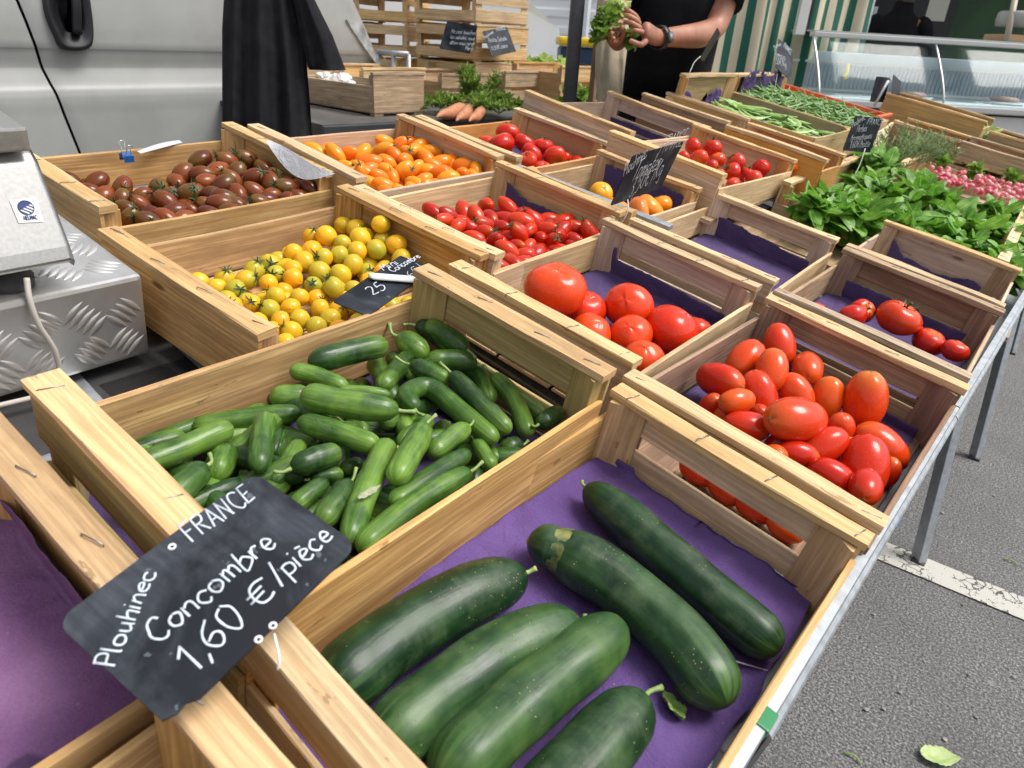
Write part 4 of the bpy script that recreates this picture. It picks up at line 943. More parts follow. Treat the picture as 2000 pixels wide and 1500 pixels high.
# blossom curl, small leaf, pin on the purple paper
LEAFM = simple('wilted_leaf', (.16, .30, .05), .6, c2=(.30, .42, .12), nscale=60)
def leaf_obj(name, P, L, wd, M, label, fold=.3, curl=.2, mat=None):
    def fn(u, v):
        s_ = (u - .5) * 2; wv = wd * sin(pi * min(1, v * .93 + .05)) ** .8 * (1 - .35 * v) * (1 + .08 * sin(v * 40))
        return (s_ * wv, L * (v - .5), abs(s_) * wv * fold + curl * L * (v - .5) ** 2 + .002 * sin(u * 17 + v * 12))
    mb = MB(); mb.grid(fn, 8, 14); o = mb.build(name, mat or LEAFM, None, M @ T3(P)); md = o.modifiers.new('t', 'SOLIDIFY'); md.thickness = .0005; return tag(o, label, 'leaf')
p = pt(1312, 1380, BF + .022); leaf_obj('wilted_leaf', (0, 0, 0), .030, .013, TM @ T3(p) @ Matrix.Rotation(1.2, 4, 'Z') @ Matrix.Rotation(.4, 4, 'Y'), 'small wilted leaf on the purple paper by the short cucumber', .5)
a, b_ = pt(1420, 1287, BF + .022), pt(1500, 1310, BF + .02); m_ = MB(); m_.tube([a, b_], [.0011, .0006], 8); tag(m_.build('plastic_pin', WHITEP, None, TM), 'thin white pin on the purple paper by the slim cucumber', 'pin')
p = rZ(1835, 1480, .006); leaf_obj('fallen_leaf', (0, 0, 0), .075, .026, T3(p) @ Matrix.Rotation(-1.0, 4, 'Z'), 'pale green leaf lying on the asphalt', .35, .3, simple('dry_leaf', (.30, .42, .14), .6, c2=(.42, .50, .22), nscale=40))
rg_ = random.Random(9)
for i, (x, y) in enumerate(((1420 + 560, 1090), (1500, 800), (1975, 1097), (1883, 760))):
    pass
# ------------------------------------------------------------------ handwriting
GLY = {
'a': (6, "5,4 3,5 1,4 1,1 3,0 5,2;5,5 5,1 6,0"), 'b': (5.6, "1,9 1,0 3,0 5,1.5 4.5,4 3,5 1,3.5"), 'c': (5.4, "5,4 3,5 1,3.5 1,1.5 3,0 5,.8"),
'd': (6, "5,4 3,5 1,3.5 1,1 3,0 5,1.5;5.2,9 5,1 6,0"), 'e': (5.5, "1,2.5 4.5,3 4,4.8 2.5,5 1,3 1.2,1 3,0 5,.8"), 'è': (5.5, "1,2.5 4.5,3 4,4.8 2.5,5 1,3 1.2,1 3,0 5,.8;1.6,7 4,6.4"),
'g': (6, "5,4 3,5 1,3.5 1.5,1 3.5,.8 5,2.5;5,5 5,-2 3,-3.3 1,-2.4"), 'h': (5.6, "1,9 1,0;1,3 3,5 4.5,4.3 4.8,0"), 'i': (2.4, "1,5 1,0;1,7 1.1,7.6"),
'k': (5.5, "1,9 1,0;4.6,5 1.2,2.4 5,0"), 'l': (2.8, "1,9 1,1 2,0"), 'm': (7.2, "1,5 1,0;1,3.5 2.5,5 3.5,4 3.5,0;3.5,3.5 5,5 6.2,4 6.3,0"), 'n': (5.6, "1,5 1,0;1,3.5 3,5 4.5,4 4.7,0"),
'o': (6, "3,5 1,3.8 1,1.2 3,0 5,1.2 5,3.8 3.2,5.1"), 'p': (5.8, "1,5 1,-3.5;1,4 3,5 5,3.8 4.8,1 3,0 1,1"), 'q': (6, "5,4 3,5 1,3.5 1,1 3,0 5,1.5;5.2,5 5.2,-3.5"),
'r': (4.6, "1,5 1,0;1,3 2.5,5 4,4.6"), 's': (5.2, "4.5,4.5 3,5 1.3,4.2 2,2.9 4,2.2 4.4,.8 2.5,0 .8,.7"), 't': (4.8, "2.5,8 2.3,1 3.5,0 4.5,.5;.8,5 4.2,5.3"),
'u': (5.8, "1,5 1,1.2 2.5,0 4.5,1.5;4.6,5 4.6,.8 5.6,0"), 'v': (5.4, "1,5 2.8,0 4.8,5"), 'z': (5, "1,5 4.4,5 1,0 4.6,0"),
'A': (6.4, ".6,0 3.2,9;3.2,9 5.6,0;1.6,3.4 4.8,3.6"), 'C': (6.6, "6,7.6 4.6,9 2.6,8.6 1,6 1,3 2.6,.4 4.6,0 6.2,1.4"), 'E': (5.6, "5.2,9 1.2,8.8;1.2,8.8 1,0;1,0 5.2,.2;1.1,4.6 4.4,4.8"),
'F': (5.8, "1,0 1.4,9;1.2,9 6,9.4;1.2,5 4.6,5.3"), 'H': (6.4, "1,9 1,0;5.4,9 5.4,0;1,4.6 5.4,4.8"), 'K': (6, "1,9 1,0;5.4,9 1.2,4;1.2,4 5.6,0"), 'L': (5.4, "1,9 1,0;1,0 5,.2"),
'M': (7.6, "1,0 1.4,9;1.4,9 3.8,3;3.8,3 6.2,9;6.2,9 6.8,0"), 'N': (6.4, "1,0 1.2,9;1.2,9 5,0;5,0 5.4,9"), 'P': (6, "1,0 1.2,9;.8,8.6 3.4,9.2 5.4,8 5,5.4 3,4.4 1.2,4.6"), 'R': (6.2, "1,0 1.2,9;.8,8.6 3.4,9.2 5.4,7.6 4.4,5.2 1.4,4.6;2.6,4.8 5.6,0"),
'S': (5.8, "5.2,8 3.4,9.2 1.4,8 1.8,5.6 4.2,4.2 5,2 3.4,0 1,1"), 'T': (6, ".6,8.8 6.2,9.2;3.2,9 2.8,0"), 'B': (6, "1,0 1,9;1,9 4.4,8.6 4.4,5.4 1,4.8 5,4 5,.8 1,0"),
'0': (6.4, "3.4,9 1.2,7 1,2.6 3,0 5.4,2 5.6,6.6 3.6,9"), '1': (4.6, ".8,6.4 3.2,9;3.2,9 2.8,0"), '2': (6, "1,7.4 2.6,9 4.8,8.2 4.8,6 1,0;1,0 5.4,.4"), '3': (6, "1,8.4 3.4,9.2 4.8,7.6 2.6,5;2.6,5 5.2,3.6 4.4,.6 2.4,0 .8,1"),
'5': (6, "5.2,9 1.8,8.8;1.8,8.8 1.2,5;1.2,5 3.6,5.6 5.2,3.6 4.2,.6 2.2,0 .8,.8"), '6': (6, "4.8,9 2,6.6 1,3 2.2,.2 4.4,.2 5.2,2.6 3.6,4.4 1.4,3.4"), '€': (7, "6.4,8 4.4,9 2.4,7.6 1.8,4.4 2.6,1 4.6,0 6.4,1;.6,5.4 5,5.6;.6,3.6 4.6,3.8"),
',': (2.6, "1.6,1 .8,-2"), '/': (4.6, "4,9.4 .8,-1.4"), ' ': (3.4, ""), "'": (2, "1,9 .8,7")}
def write(mb, text, a, b_, h, r, jit=.36, slant=.08, seed=0, flat=.35):
    """text from a to b_ (2D, board frame), h = capital height; strokes are squashed tubes lying on z = 0"""
    rg = random.Random(seed); a, b_ = Vector(a), Vector(b_); tot = sum(GLY[c][0] for c in text); ex = (b_ - a); L = ex.length; ex.normalize(); ey = Vector((-ex.y, ex.x))
    sx = L / tot; sy = h / 9; x = 0
    for c in text:
        w_, st = GLY[c]; dy = rg.uniform(-.3, .3)
        for s_ in st.split(';'):
            if not s_: continue
            P = []
            for q in s_.split():
                px, py = (float(k) for k in q.split(','))
                px += x + rg.uniform(-jit, jit) + slant * py; py += dy + rg.uniform(-jit, jit)
                v2 = a + ex * px * sx + ey * py * sy; P.append((v2.x, v2.y, 0))
            S = spline(P, 4 if len(P) > 2 else 3); b0 = len(mb.v)
            mb.tube(S, [r * rg.uniform(.85, 1.12) for _ in S], 6)
            for k in range(b0, len(mb.v)): mb.v[k].z = max(mb.v[k].z, -r * .2) * flat + .0003
        x += w_
def board(name, label, TL, TR, BL, texts, ink=.0016, thick=.002, group='chalkboard price signs', holes=(), corner=.01, notch=None, cat='sign', px2=None, stick=None, clip=None, ragged=0):
    """TL, TR, BL: world points of three corners. texts: (string, (px,py) start, (px,py) end, cap height px, seed) in photo pixels"""
    TL, TR, BL = Vector(TL), Vector(TR), Vector(BL); x = (TR - TL); W_ = x.length; dn = (BL - TL); x.normalize(); dn = dn - x * dn.dot(x); H_ = dn.length; y = -dn.normalized(); z = x.cross(y)
    M = Matrix((x, y, z)).transposed().to_4x4(); M.translation = TL - y * H_; MI = M.inverted()
    def loc(px, py):
        d = MI.to_3x3() @ ray(px, py); o_ = MI @ CAM; s_ = -o_.z / d.z; q = o_ + d * s_; return Vector((q.x, q.y))
    r = thing(name, label, cat, M, group)
    out = []; c = corner
    for (cx, cy, a0) in ((c, c, pi), (W_ - c, c, 1.5 * pi), (W_ - c, H_ - c, 0), (c, H_ - c, .5 * pi)):
        if notch and (cx, cy) == (c, c):
            for (nx, ny) in notch: out.append((nx * W_, ny * H_))
            continue
        for k in range(5): out.append((cx + c * cos(a0 + k * pi / 8), cy + c * sin(a0 + k * pi / 8)))
    mb = MB(); n = len(out); b0 = mb.add([(q[0], q[1], -thick) for q in out]); b1 = mb.add([(q[0], q[1], 0) for q in out])
    mb.face([b1 + i for i in range(n)], [(q[0], q[1]) for q in out], False); mb.face([b0 + i for i in reversed(range(n))], [(q[0], q[1]) for q in reversed(out)], False)
    for i in range(n): j = (i + 1) % n; mb.face([b0 + i, b0 + j, b1 + j, b1 + i], [(0, 0), (1, 0), (1, 1), (0, 1)], False)
    mb.build('board', CHALK, r)
    if texts:
        for t in texts:
            mb = MB()
            a, b_ = loc(*t[1]), loc(*t[2]); mid = (Vector(t[1]) + Vector(t[2])) / 2; per = Vector((t[2][1] - t[1][1], t[1][0] - t[2][0])); per.normalize()
            h = (loc(*(mid + per * t[3])) - loc(*mid)).length
            write(mb, t[0], a, b_, h, ink * (t[5] if len(t) > 5 else 1), seed=t[4] if len(t) > 4 else 1)
            mb.build('lettering', INK, r)
    for q in holes:
        a = loc(*q); h_ = MB(); h_.lathe([(.0031, 0.0001), (.0027, .0007), (.0016, .0007), (.0013, .0002)], 14, M=T3((a.x, a.y, 0))); h_.mi[-1] = 1; ho = h_.build('eyelet', [WHITEP, BLACK], r)
    if stick:
        m_ = MB(); m_.tube(spline([MI @ Vector(q) for q in stick], 4), .0014, 6); m_.build('stick', WHITEP if not clip else CHROME, r)
    return r, M, loc, W_, H_
def dp(px, py, z): return TM @ pt(px, py, z)
def rect_px(TL, TR, BL, d0, asp, sgn=1):
    """three corners of a real rectangle (width / height = asp) seen as a pixel parallelogram at depth d0"""
    e1 = Vector((TR[0] - TL[0], TR[1] - TL[1])); e2 = Vector((BL[0] - TL[0], BL[1] - TL[1])); dt = -e1.dot(e2); A = asp * asp
    bq = A * e2.length_squared - e1.length_squared; D1 = (bq + sqrt(bq * bq + 4 * A * dt * dt)) / 2; a1 = sqrt(max(1e-6, D1)) * sgn; a2 = dt / a1; k = d0 / FPX
    return rD(*TL, d0), rD(*TR, d0 + a1 * k), rD(*BL, d0 + a2 * k)
r, M, loc, W_, H_ = board('price_sign', 'big chalkboard for cucumbers lying across the front battens', dp(107, 1215, .042), dp(497, 922, .068), dp(325, 1427, .036), [
    ('Plouhinec', (222, 1306), (306, 1118), 36, 1), ('FRANCE', (372, 1062), (502, 972), 38, 2), ('Concombre', (304, 1262), (540, 1062), 44, 3, 1.15), ('1,60', (376, 1320), (484, 1208), 58, 4, 1.15), ('€', (498, 1199), (544, 1156), 46, 6, 1.2), ('/pièce', (543, 1146), (652, 1048), 42, 5, 1.2)],
    ink=.00082, holes=((336, 1068), (533, 1222), (505, 1249)), corner=.012, notch=[(0, .06), (.05, .03), (.09, .04), (.13, 0)])
print('BIG SIGN', W_, H_, [tuple(round(k) for k in loc(695, 1080) * 1000)])
ck = MB(); a, b_ = loc(536, 1240), loc(545, 1282); ck.tube(spline([(a.x, a.y, .001), (a.x * .7 + b_.x * .3, a.y * .7 + b_.y * .3, .002), (b_.x, b_.y, -.004), (b_.x - .004, b_.y - .002, -.010)], 4), .0009, 6); ck.build('clip_wire', WHITEP, r)
d0 = depth(pt(1215, 440, .0))
board('price_sign', 'chalkboard for tomatoes on a wire above the red plum tomatoes', *rect_px((1237, 304), (1336, 276), (1180, 407), d0 - .06, 1.38), [
    ('Plouhinec', (1216, 346), (1262, 306), 13, 11), ('FRANCE', (1284, 302), (1330, 284), 16, 12), ('Tomates', (1232, 354), (1284, 330), 19, 13), ('3,50€ /Kg', (1226, 386), (1290, 342), 17, 14)],
    ink=.0008, stick=[rD(1226, 390, d0), rD(1226, 412, d0), TM @ pt(1212, 440, -.01)], corner=.006)
d1 = depth(pt(1665, 310, .03))
board('price_sign', 'chalkboard for aromatic herbs standing over the rosemary', *rect_px((1671, 226), (1725, 232), (1647, 294), d1, .76), [
    ('Plouhinec', (1664, 250), (1690, 232), 9, 21), ('FRANCE', (1692, 243), (1722, 244), 10, 22), ('Herbes', (1672, 258), (1692, 256), 12, 23), ('Aromatiques', (1660, 275), (1702, 270), 10, 24), ('1,60€/botte', (1658, 288), (1698, 286), 11, 25)],
    ink=.0007, corner=.006, stick=[rD(1690, 290, d1), rD(1680, 320, d1), rD(1668, 345, d1)])
d2 = depth(pt(1500, 180, .10)) + .25
board('price_sign', 'chalkboard tilted on its corner behind the bean crates', *rect_px((1521, 75), (1550, 103), (1503, 120), d2, .9), [
    ('Plouhinec', (1512, 96), (1526, 88), 6, 31), ('FRANCE', (1530, 92), (1545, 108), 7, 32), ('Tomates', (1512, 108), (1534, 118), 8, 33), ('1,50€/Kg', (1512, 122), (1536, 132), 9, 34)], ink=.0009, corner=.004, stick=[rD(1518, 134, d2), rD(1517, 150, d2), rD(1514, 170, d2)])
board('price_sign', 'price sign seen almost edge-on in front of the man', rD(1402, 54, 2.40), rD(1407, 66, 2.62), rD(1365, 112, 2.40), [], corner=.003, stick=[rD(1368, 110, 2.42), rD(1356, 122, 2.42), rD(1346, 144, 2.42)])
d3 = 3.75
r, M, loc, W_, H_ = board('price_sign', 'dark blank sign with a white clip left of the greenish crate', rD(1712, 149, d3), rD(1739, 152, d3 + .1), rD(1684, 198, d3), [], corner=.004)
c_ = MB(); a, b_ = loc(1733, 158), loc(1706, 206); c_.tube([(a.x, a.y, .006), (b_.x, b_.y, .004)], .008, 8); c_.build('clip', WHITEP, r)
board('price_sign', 'narrow grey sign turned sideways by the greenish crate', rD(1745, 145, d3 + .02), rD(1761, 160, d3 + .2), rD(1733, 208, d3), [], corner=.003)
zs = .012
r, M, loc, W_, H_ = board('price_sign', 'fallen chalkboard for mini cucumbers lying on yellow tomatoes', dp(649, 588, zs - .03), dp(782, 499, zs + .0), dp(744, 599, zs - .02), [
    ('Mini', (748, 529), (780, 515), 12, 41), ('Concombre', (768, 532), (822, 502), 10, 42), ('6€/', (806, 543), (832, 520), 14, 43, .6), ('25', (727, 578), (758, 562), 18, 44, 1.2)], ink=.0009, corner=.004)
cl = MB(); a, b_ = loc(719, 543), loc(822, 551); ex = (b_ - a).normalized(); ey = Vector((-ex.y, ex.x)); w2 = .009
cl.grid(lambda u, v: (a.x + (b_ - a).x * u + ey.x * w2 * (v - .5) * 2 * (min(1, u * 8) ** .5), a.y + (b_ - a).y * u + ey.y * w2 * (v - .5) * 2 * (min(1, u * 8) ** .5), .004 + .004 * (1 - (2 * v - 1) ** 2)), 20, 8)
o = cl.build('white_clip', WHITEP, r); o.modifiers.new('t', 'SOLIDIFY').thickness = .002

# ------------------------------------------------------------------ weighing scale on its tread-plate box
def tl(x, y, z): return Vector((x * U, y * U, z * U))
def tread_box():
    x0, x1, y0, y1, z0, z1 = -2.0, -1.215, -2.2, -.755, -.35, -.005
    M = TM @ T3(tl((x0 + x1) / 2, (y0 + y1) / 2, z0)); r = thing('tread_plate_box', 'aluminium tread-plate box under the weighing scale', 'box', M)
    sx, sy, sz = (x1 - x0) * U, (y1 - y0) * U, (z1 - z0) * U
    mb = MB(); mb.box((0, 0, sz / 2), (sx, sy, sz), ch=.006); mb.build('box', TREAD, r)
    # raised lozenge ribs in groups of five, alternating direction
    rib = MB()
    def one(c, d, n, L=.040, w_=.0052, h=.0022):
        c, d, n = Vector(c), Vector(d), Vector(n); s_ = n.cross(d)
        rib.grid(lambda u, v: c + d * (L * (u - .5)) + s_ * (w_ * (v - .5) * 2 * sin(pi * min(.999, max(.001, u))) ** 1.0) + n * (h * (1 - (2 * v - 1) ** 2) * sin(pi * u) + .0002), 8, 4)
    def face(o_, e1, e2, l1, l2, n):
        o_, e1, e2, n = Vector(o_), Vector(e1), Vector(e2), Vector(n); p = .052; k = 0
        for i in range(int(l1 / p) + 1):
            for j in range(int(l2 / p) + 1):
                cx, cy = (i + .5) * p, (j + .5) * p; d = (e1 + e2 * (1 if (i + j) % 2 else -1)).normalized(); s_ = n.cross(d)
                for q in range(5):
                    c = o_ + e1 * cx + e2 * cy + s_ * ((q - 2) * .0096); a, b_ = (c - o_).dot(e1), (c - o_).dot(e2)
                    if .018 < a < l1 - .018 and .016 < b_ < l2 - .016: one(c, d, n)
    face((sx / 2, -sy / 2, 0), (0, 1, 0), (0, 0, 1), sy, sz, (1, 0, 0)); face((-sx / 2, -sy / 2, sz), (0, 1, 0), (1, 0, 0), sy, sx, (0, 0, 1)); face((-sx / 2, sy / 2, 0), (1, 0, 0), (0, 0, 1), sx, sz, (0, 1, 0))
    rib.build('raised_pattern', TREAD, r)
tread_box()
def scale():
    M = TM @ T3(tl(-1.5, -1.6, 0)); r = thing('weighing_scale', 'stainless steel shop scale with a printed badge, at the left edge', 'scale', M)
    L = lambda x, y, z: tl(x + 1.5, y + 1.6, z)
    yr, yl = -.975, -2.3
    prof = [(-1.235, .085), (-1.225, .10), (-1.245, .145), (-1.385, .385), (-1.42, .41), (-1.95, .41), (-1.95, .085)]
    mb = MB(); k = len(prof); b0 = mb.add([L(x, yl, z) for x, z in prof]); b1 = mb.add([L(x, yr, z) for x, z in prof])
    for i in range(k):
        j = (i + 1) % k; mb.face([b0 + i, b0 + j, b1 + j, b1 + i], [(0, 0), (0, 1), (1, 1), (1, 0)], False)
    mb.face([b0 + i for i in range(k)], [(0, 0)] * k, False); mb.face([b1 + i for i in reversed(range(k))], [(0, 0)] * k, False)
    o = mb.build('housing', STAINLESS, r); bv = o.modifiers.new('b', 'BEVEL'); bv.width = .004; bv.segments = 3; bv.angle_limit = .4
    mb = MB(); mb.box(L(-1.50, -1.70, .465), (.26 * U, 1.42 * U, .075 * U), ch=.003); mb.build('pan', STAINLESS, r)
    mb = MB(); mb.box(L(-1.60, -1.62, .42), (.3 * U, 1.0 * U, .03 * U)); mb.build('pan_support', BLACK, r)
    mb = MB(); mb.box(L(-1.62, -1.30, .75), (.10 * U, .14 * U, .6 * U), ch=.003); mb.build('column', STAINLESS, r)
    for (x, y) in ((-1.34, -1.14), (-1.85, -1.14)):
        mb = MB(); q = L(x, y, -.004); mb.lathe([(.026, q.z), (.027, q.z + .012), (.018, q.z + .016), (.018, q.z + .033)], 18, M=T3((q.x, q.y, 0))); mb.build('foot', RUBBER, r)
    # badge on the sloping panel
    a, c = L(-1.245, 0, .145), L(-1.385, 0, .385); up = (c - a); up.y = 0; up.normalize(); ex = Vector((0, 1, 0)); n = ex.cross(up)
    def onp(px, py):
        o_ = (M.inverted() @ CAM); d = M.inverted().to_3x3() @ ray(px, py); p0 = L(-1.245, -1.2, .145); s_ = (p0 - o_).dot(n) / d.dot(n); return o_ + d * s_
    bl, br, tl_ = onp(36, 436), onp(85, 433), onp(18, 392); tr = onp(70, 386)
    mb = MB(); i0 = mb.add([q + n * .0012 for q in (bl, br, tr, tl_)]); mb.face([i0, i0 + 1, i0 + 2, i0 + 3], [(0, 0), (1, 0), (1, 1), (0, 1)], False); mb.build('badge', WHITEP, r)
    B = Matrix((ex, up, n)).transposed().to_4x4(); B.translation = bl + n * .0016; BI = B.inverted()
    navy = simple('navy_print', (.02, .04, .16), .4)
    cc = BI @ onp(50, 406); rr = .0080
    mb = MB()
    disc = [(cc.x + cos(2 * pi * i / 32) * rr, cc.y + sin(2 * pi * i / 32) * rr, 0) for i in range(32)]; j0 = mb.add(disc); mb.face([j0 + i for i in range(32)], [(0, 0)] * 32, False)
    for q in range(4):                                   # white slanting bars cut the lower right of the disc
        t = -.75 + q * .42; x1 = sqrt(1 - t * t) * .93; x0 = -.55 + q * .25; ca, sa = cos(-.6), sin(-.6)
        P = [(x0, t), (x1, t), (x1 * .97, t + .2), (x0 + .12, t + .2)]
        j0 = mb.add([(cc.x + (x * ca - y * sa) * rr, cc.y + (x * sa + y * ca) * rr, .0003) for x, y in P]); mb.face([j0, j0 + 1, j0 + 2, j0 + 3], [(0, 0)] * 4, False, 1)
    ring = [(cc.x + cos(2 * pi * i / 32) * rr, cc.y + sin(2 * pi * i / 32) * rr, .0) for i in range(33)]; mb.tube(ring, .0006, 5)
    p0, p1 = BI @ onp(46, 430), BI @ onp(73, 428); write(mb, 'HELMAC', (p0.x, p0.y), (p1.x, p1.y), .0046, .00042, .1, 0, 3)
    o = mb.build('badge_print', [navy, WHITEP], r); o.matrix_local = B
    # data cable hanging in front of the box
    mb = MB(); z = TMI @ CAM
    pts = [tl(-1.24, -1.12, .06), tl(-1.205, -1.135, .0), tl(-1.185, -1.13, -.09), tl(-1.18, -1.10, -.2), tl(-1.175, -1.10, -.3), tl(-1.15, -1.13, -.345), tl(-1.2, -1.5, -.345)]
    P = spline([q - tl(-1.5, -1.6, 0) for q in pts], 6); mb.tube(P, .0034, 10)
    mb.build('cable', simple('grey_cable', (.45, .42, .37), .55), r)
scale()
# binder clip on the far wall of the brown tomato crate, paper scraps
def binder_clip():
    p = pt(247, 303, -.03 - .02 * U); M = TM @ T3(p) @ Matrix.Rotation(pi / 2, 4, 'Z'); r = thing('binder_clip', 'blue binder clip on the far wall of the brown tomato crate', 'clip', M)
    mb = MB(); mb.grid(lambda u, v: ((u - .5) * .019, (abs(v - .5) * 2 * -.010 + .005 if False else (v - .5) * .016 * (1 - .0)), -.004 + .012 * (1 - abs(v - .5) * 2)), 4, 6, smooth=False)
    o = mb.build('body', BLUEP, r); o.modifiers.new('t', 'SOLIDIFY').thickness = .001
    mb.v = []; mb = MB(); mb.box((0, .0095, -.005), (.019, .0012, .013)); mb.box((0, -.0095, -.005), (.019, .0012, .013)); mb.build('jaw', BLUEP, r)
    for s_ in (-1, 1):
        h = MB(); h.tube(spline([(-.005, s_ * .009, -.008), (-.005, s_ * .008, .006), (-.003, s_ * .011, .014), (-.006, s_ * .014, .020), (0, s_ * .015, .024), (.006, s_ * .014, .020), (.003, s_ * .011, .014), (.005, s_ * .008, .006), (.005, s_ * .009, -.008)], 4), .0007, 6); h.build('handle', CHROME, r)
binder_clip()
pa, pb, pc = pt(527, 278, .006), pt(655, 345, -.0), pt(560, 300, .002)
ex = (pb - pa); nrm = Vector((-ex.y, ex.x, 0)).normalized()
m_ = MB(); m_.grid(lambda u, v: pa + ex * u + nrm * (-.020 * (v) * sin(pi * min(1, u * .85 + .12)) ** .7) + Vector((0, 0, .004 - .034 * v * sin(pi * u) + .003 * sin(u * 7))), 16, 6)
o = m_.build('torn_paper', M_WPAPER, None, TM); tag(o, 'torn white paper over the batten between brown and orange tomatoes', 'paper')
a, b_ = pt(278, 303, -.043), pt(360, 281, -.043)
m_ = MB(); m_.grid(lambda u, v: a.lerp(b_, u) + Vector((-.006 - .014 * v, 0, .0015 + .004 * v * sin(u * 3))), 6, 2); tag(m_.build('paper_sheet', M_WPAPER, None, TM), 'white sheet sticking out behind the brown tomato crate', 'paper')
# loose galvanised bar lying between the red plum and heirloom crates
a, b_ = pt(1008, 326, -.015), pt(1310, 445, -.015); c = (a + b_) / 2; d = b_ - a; ang = math.atan2(d.y, d.x)
m_ = MB(); m_.box((0, 0, 0), (d.length, .030, .012), ch=.002); o = m_.build('metal_bar', GALV, None, TM @ T3(c) @ Matrix.Rotation(ang, 4, 'Z')); tag(o, 'galvanised bar between the red plum and heirloom tomato crates', 'bar')

# ------------------------------------------------------------------ herbs, beans, radishes
def leafmat(name, c1, c2, c3, rough=.4, trans=.35):
    m, nt, b = new_mat(name); v = coords(nt, 'Object'); f = noise_t(nt, v, 26, 3); tc = nt.nodes.new('ShaderNodeTexCoord'); sp = nt.nodes.new('ShaderNodeSeparateXYZ'); nt.links.new(tc.outputs['UV'], sp.inputs[0])
    c = ramp(nt, f, [(.3, c1), (.5, c2), (.72, c3)])
    mid = ramp(nt, math_(nt, 'ABSOLUTE', math_(nt, 'SUBTRACT', sp.outputs[0], .5)), [(.015, (1, 1, 1)), (.04, (0, 0, 0))])
    c = mix(nt, math_(nt, 'MULTIPLY', mid, .45), c, tuple(min(1, q * 1.8) for q in c3))
    nt.links.new(c, b.inputs['Base Color']); b.inputs['Roughness'].default_value = rough
    wv = nd(nt, 'ShaderNodeTexWave', i_Scale=4.0, i_Distortion=.6); wv.bands_direction = 'Y'; nt.links.new(tc.outputs['UV'], wv.inputs['Vector'])
    bump(nt, b, wv.outputs['Fac'], .35, .002)
    tr = nt.nodes.new('ShaderNodeBsdfTranslucent'); nt.links.new(c, tr.inputs[0]); mx = nt.nodes.new('ShaderNodeMixShader'); mx.inputs[0].default_value = trans
    nt.links.new(b.outputs[0], mx.inputs[1]); nt.links.new(tr.outputs[0], mx.inputs[2]); nt.links.new(mx.outputs[0], nt.nodes['Material Output'].inputs[0]); return m
M_BASIL = leafmat('basil_leaf', (.065, .20, .02), (.16, .37, .04), (.32, .54, .11), .36)
M_ROSE = leafmat('rosemary_needles', (.08, .14, .05), (.15, .23, .08), (.25, .33, .14), .6, .2)
M_LETT = leafmat('pale_lettuce', (.34, .50, .10), (.52, .66, .22), (.70, .78, .42), .45)
M_PARS = leafmat('curly_parsley', (.10, .24, .03), (.20, .38, .05), (.38, .52, .12), .5)
M_FERN = leafmat('carrot_tops', (.08, .17, .02), (.17, .30, .035), (.38, .46, .07), .55, .3)
def leaf(mb, M, L, wd, fold, curl, nu=4, nv=6, ruf=0, tip=1.0):
    ph = RND() * 6
    def fn(u, v):
        s_ = (u - .5) * 2; prof_ = sin(pi * (v * .94 + .03)) ** .75 * (1 - .3 * v * tip)
        x = s_ * wd * prof_; z = abs(s_) * wd * prof_ * fold - curl * L * v * v + wd * .18 * (1 - s_ * s_) * sin(v * 9) * .5 + ruf * wd * abs(s_) * sin(v * 22 + ph)
        return M @ Vector((x, L * v, z))
    mb.grid(fn, nu, nv)
def herb(name, label, cat, pos, n, R, mat, L=(.045, .075), group=None, hgt=.05, fold=(.1, .7), stem=True, aspect=.36, lean=(0, 0, 0), M=None, ruf=0, down=.25):
    Mw = (TM @ T3(pos)) if M is None else M; r = thing(name, label, cat, Mw, group); mb = MB(); sm = MB()
    for k in range(max(6, n // 8)):
        a = U_(0, 6.28); q = Vector((cos(a), sin(a), 0)) * R * U_(.0, .9) + Vector(lean); base = Vector((q.x * .3, q.y * .3, -.04)); top = q + Vector((0, 0, hgt * U_(.5, 1.0)))
        if stem: sm.tube(spline([base, (base + top) / 2 + Vector((U_(-.01, .01), U_(-.01, .01), .01)), top], 3), .0016, 5)
        for i in range(8):
            t = U_(.2, 1.05); p = base.lerp(top, t) + Vector((U_(-.012, .012), U_(-.012, .012), 0)); aa = U_(0, 6.28); el = U_(-.5, 1.0) - down + .5 * t
            d = Vector((cos(aa) * cos(el), sin(aa) * cos(el), sin(el))); up = Vector((U_(-.6, .6), U_(-.6, .6), 1)); x = d.cross(up).normalized(); z = x.cross(d)
            m4 = Matrix((x, d, z)).transposed().to_4x4(); m4.translation = p; LL = U_(*L)
            leaf(mb, m4, LL, LL * aspect * U_(.8, 1.15), U_(*fold), U_(-.15, .5), ruf=ruf)
    mb.build('leaves', mat, r)
    if stem: sm.build('stems', M_CSTEM, r)
    return r
HZ = (TMI @ CR['HB'][0].translation).z
BAS = [((1603, 420), 'lowest in the left corner by the near wall'), ((1642, 396), 'at the left front corner of its crate'), ((1692, 366), 'under the herb chalkboard'), ((1668, 430), 'by the near wall, left of centre'), ((1730, 395), 'in the left middle of its crate'), ((1705, 340), 'standing tallest beside the rosemary'),
       ((1780, 450), 'behind the torn purple paper'), ((1810, 390), 'in the centre of its crate'), ((1790, 368), 'right of the rosemary, upright'), ((1870, 440), 'right of centre, towards the radishes'), ((1870, 490), 'hanging over the near wall'), ((1950, 460), 'at the right, in front'), ((1945, 425), 'beside the radishes'), ((1960, 525), 'furthest to the right and nearest'), ((2040, 470), 'cut by the right edge of the photo'), ((1725, 440), 'low in front of the middle bunches')]
for q, w_ in BAS:
    p = pt(q[0], q[1], -.042); herb('basil_bunch', 'bunch of green basil ' + w_, 'basil', p, 150, .09, M_BASIL, (.05, .09), 'basil bunches in their crate', .032 if 'tallest' not in w_ else .07, aspect=.33, fold=(-.25, .3), down=.5)
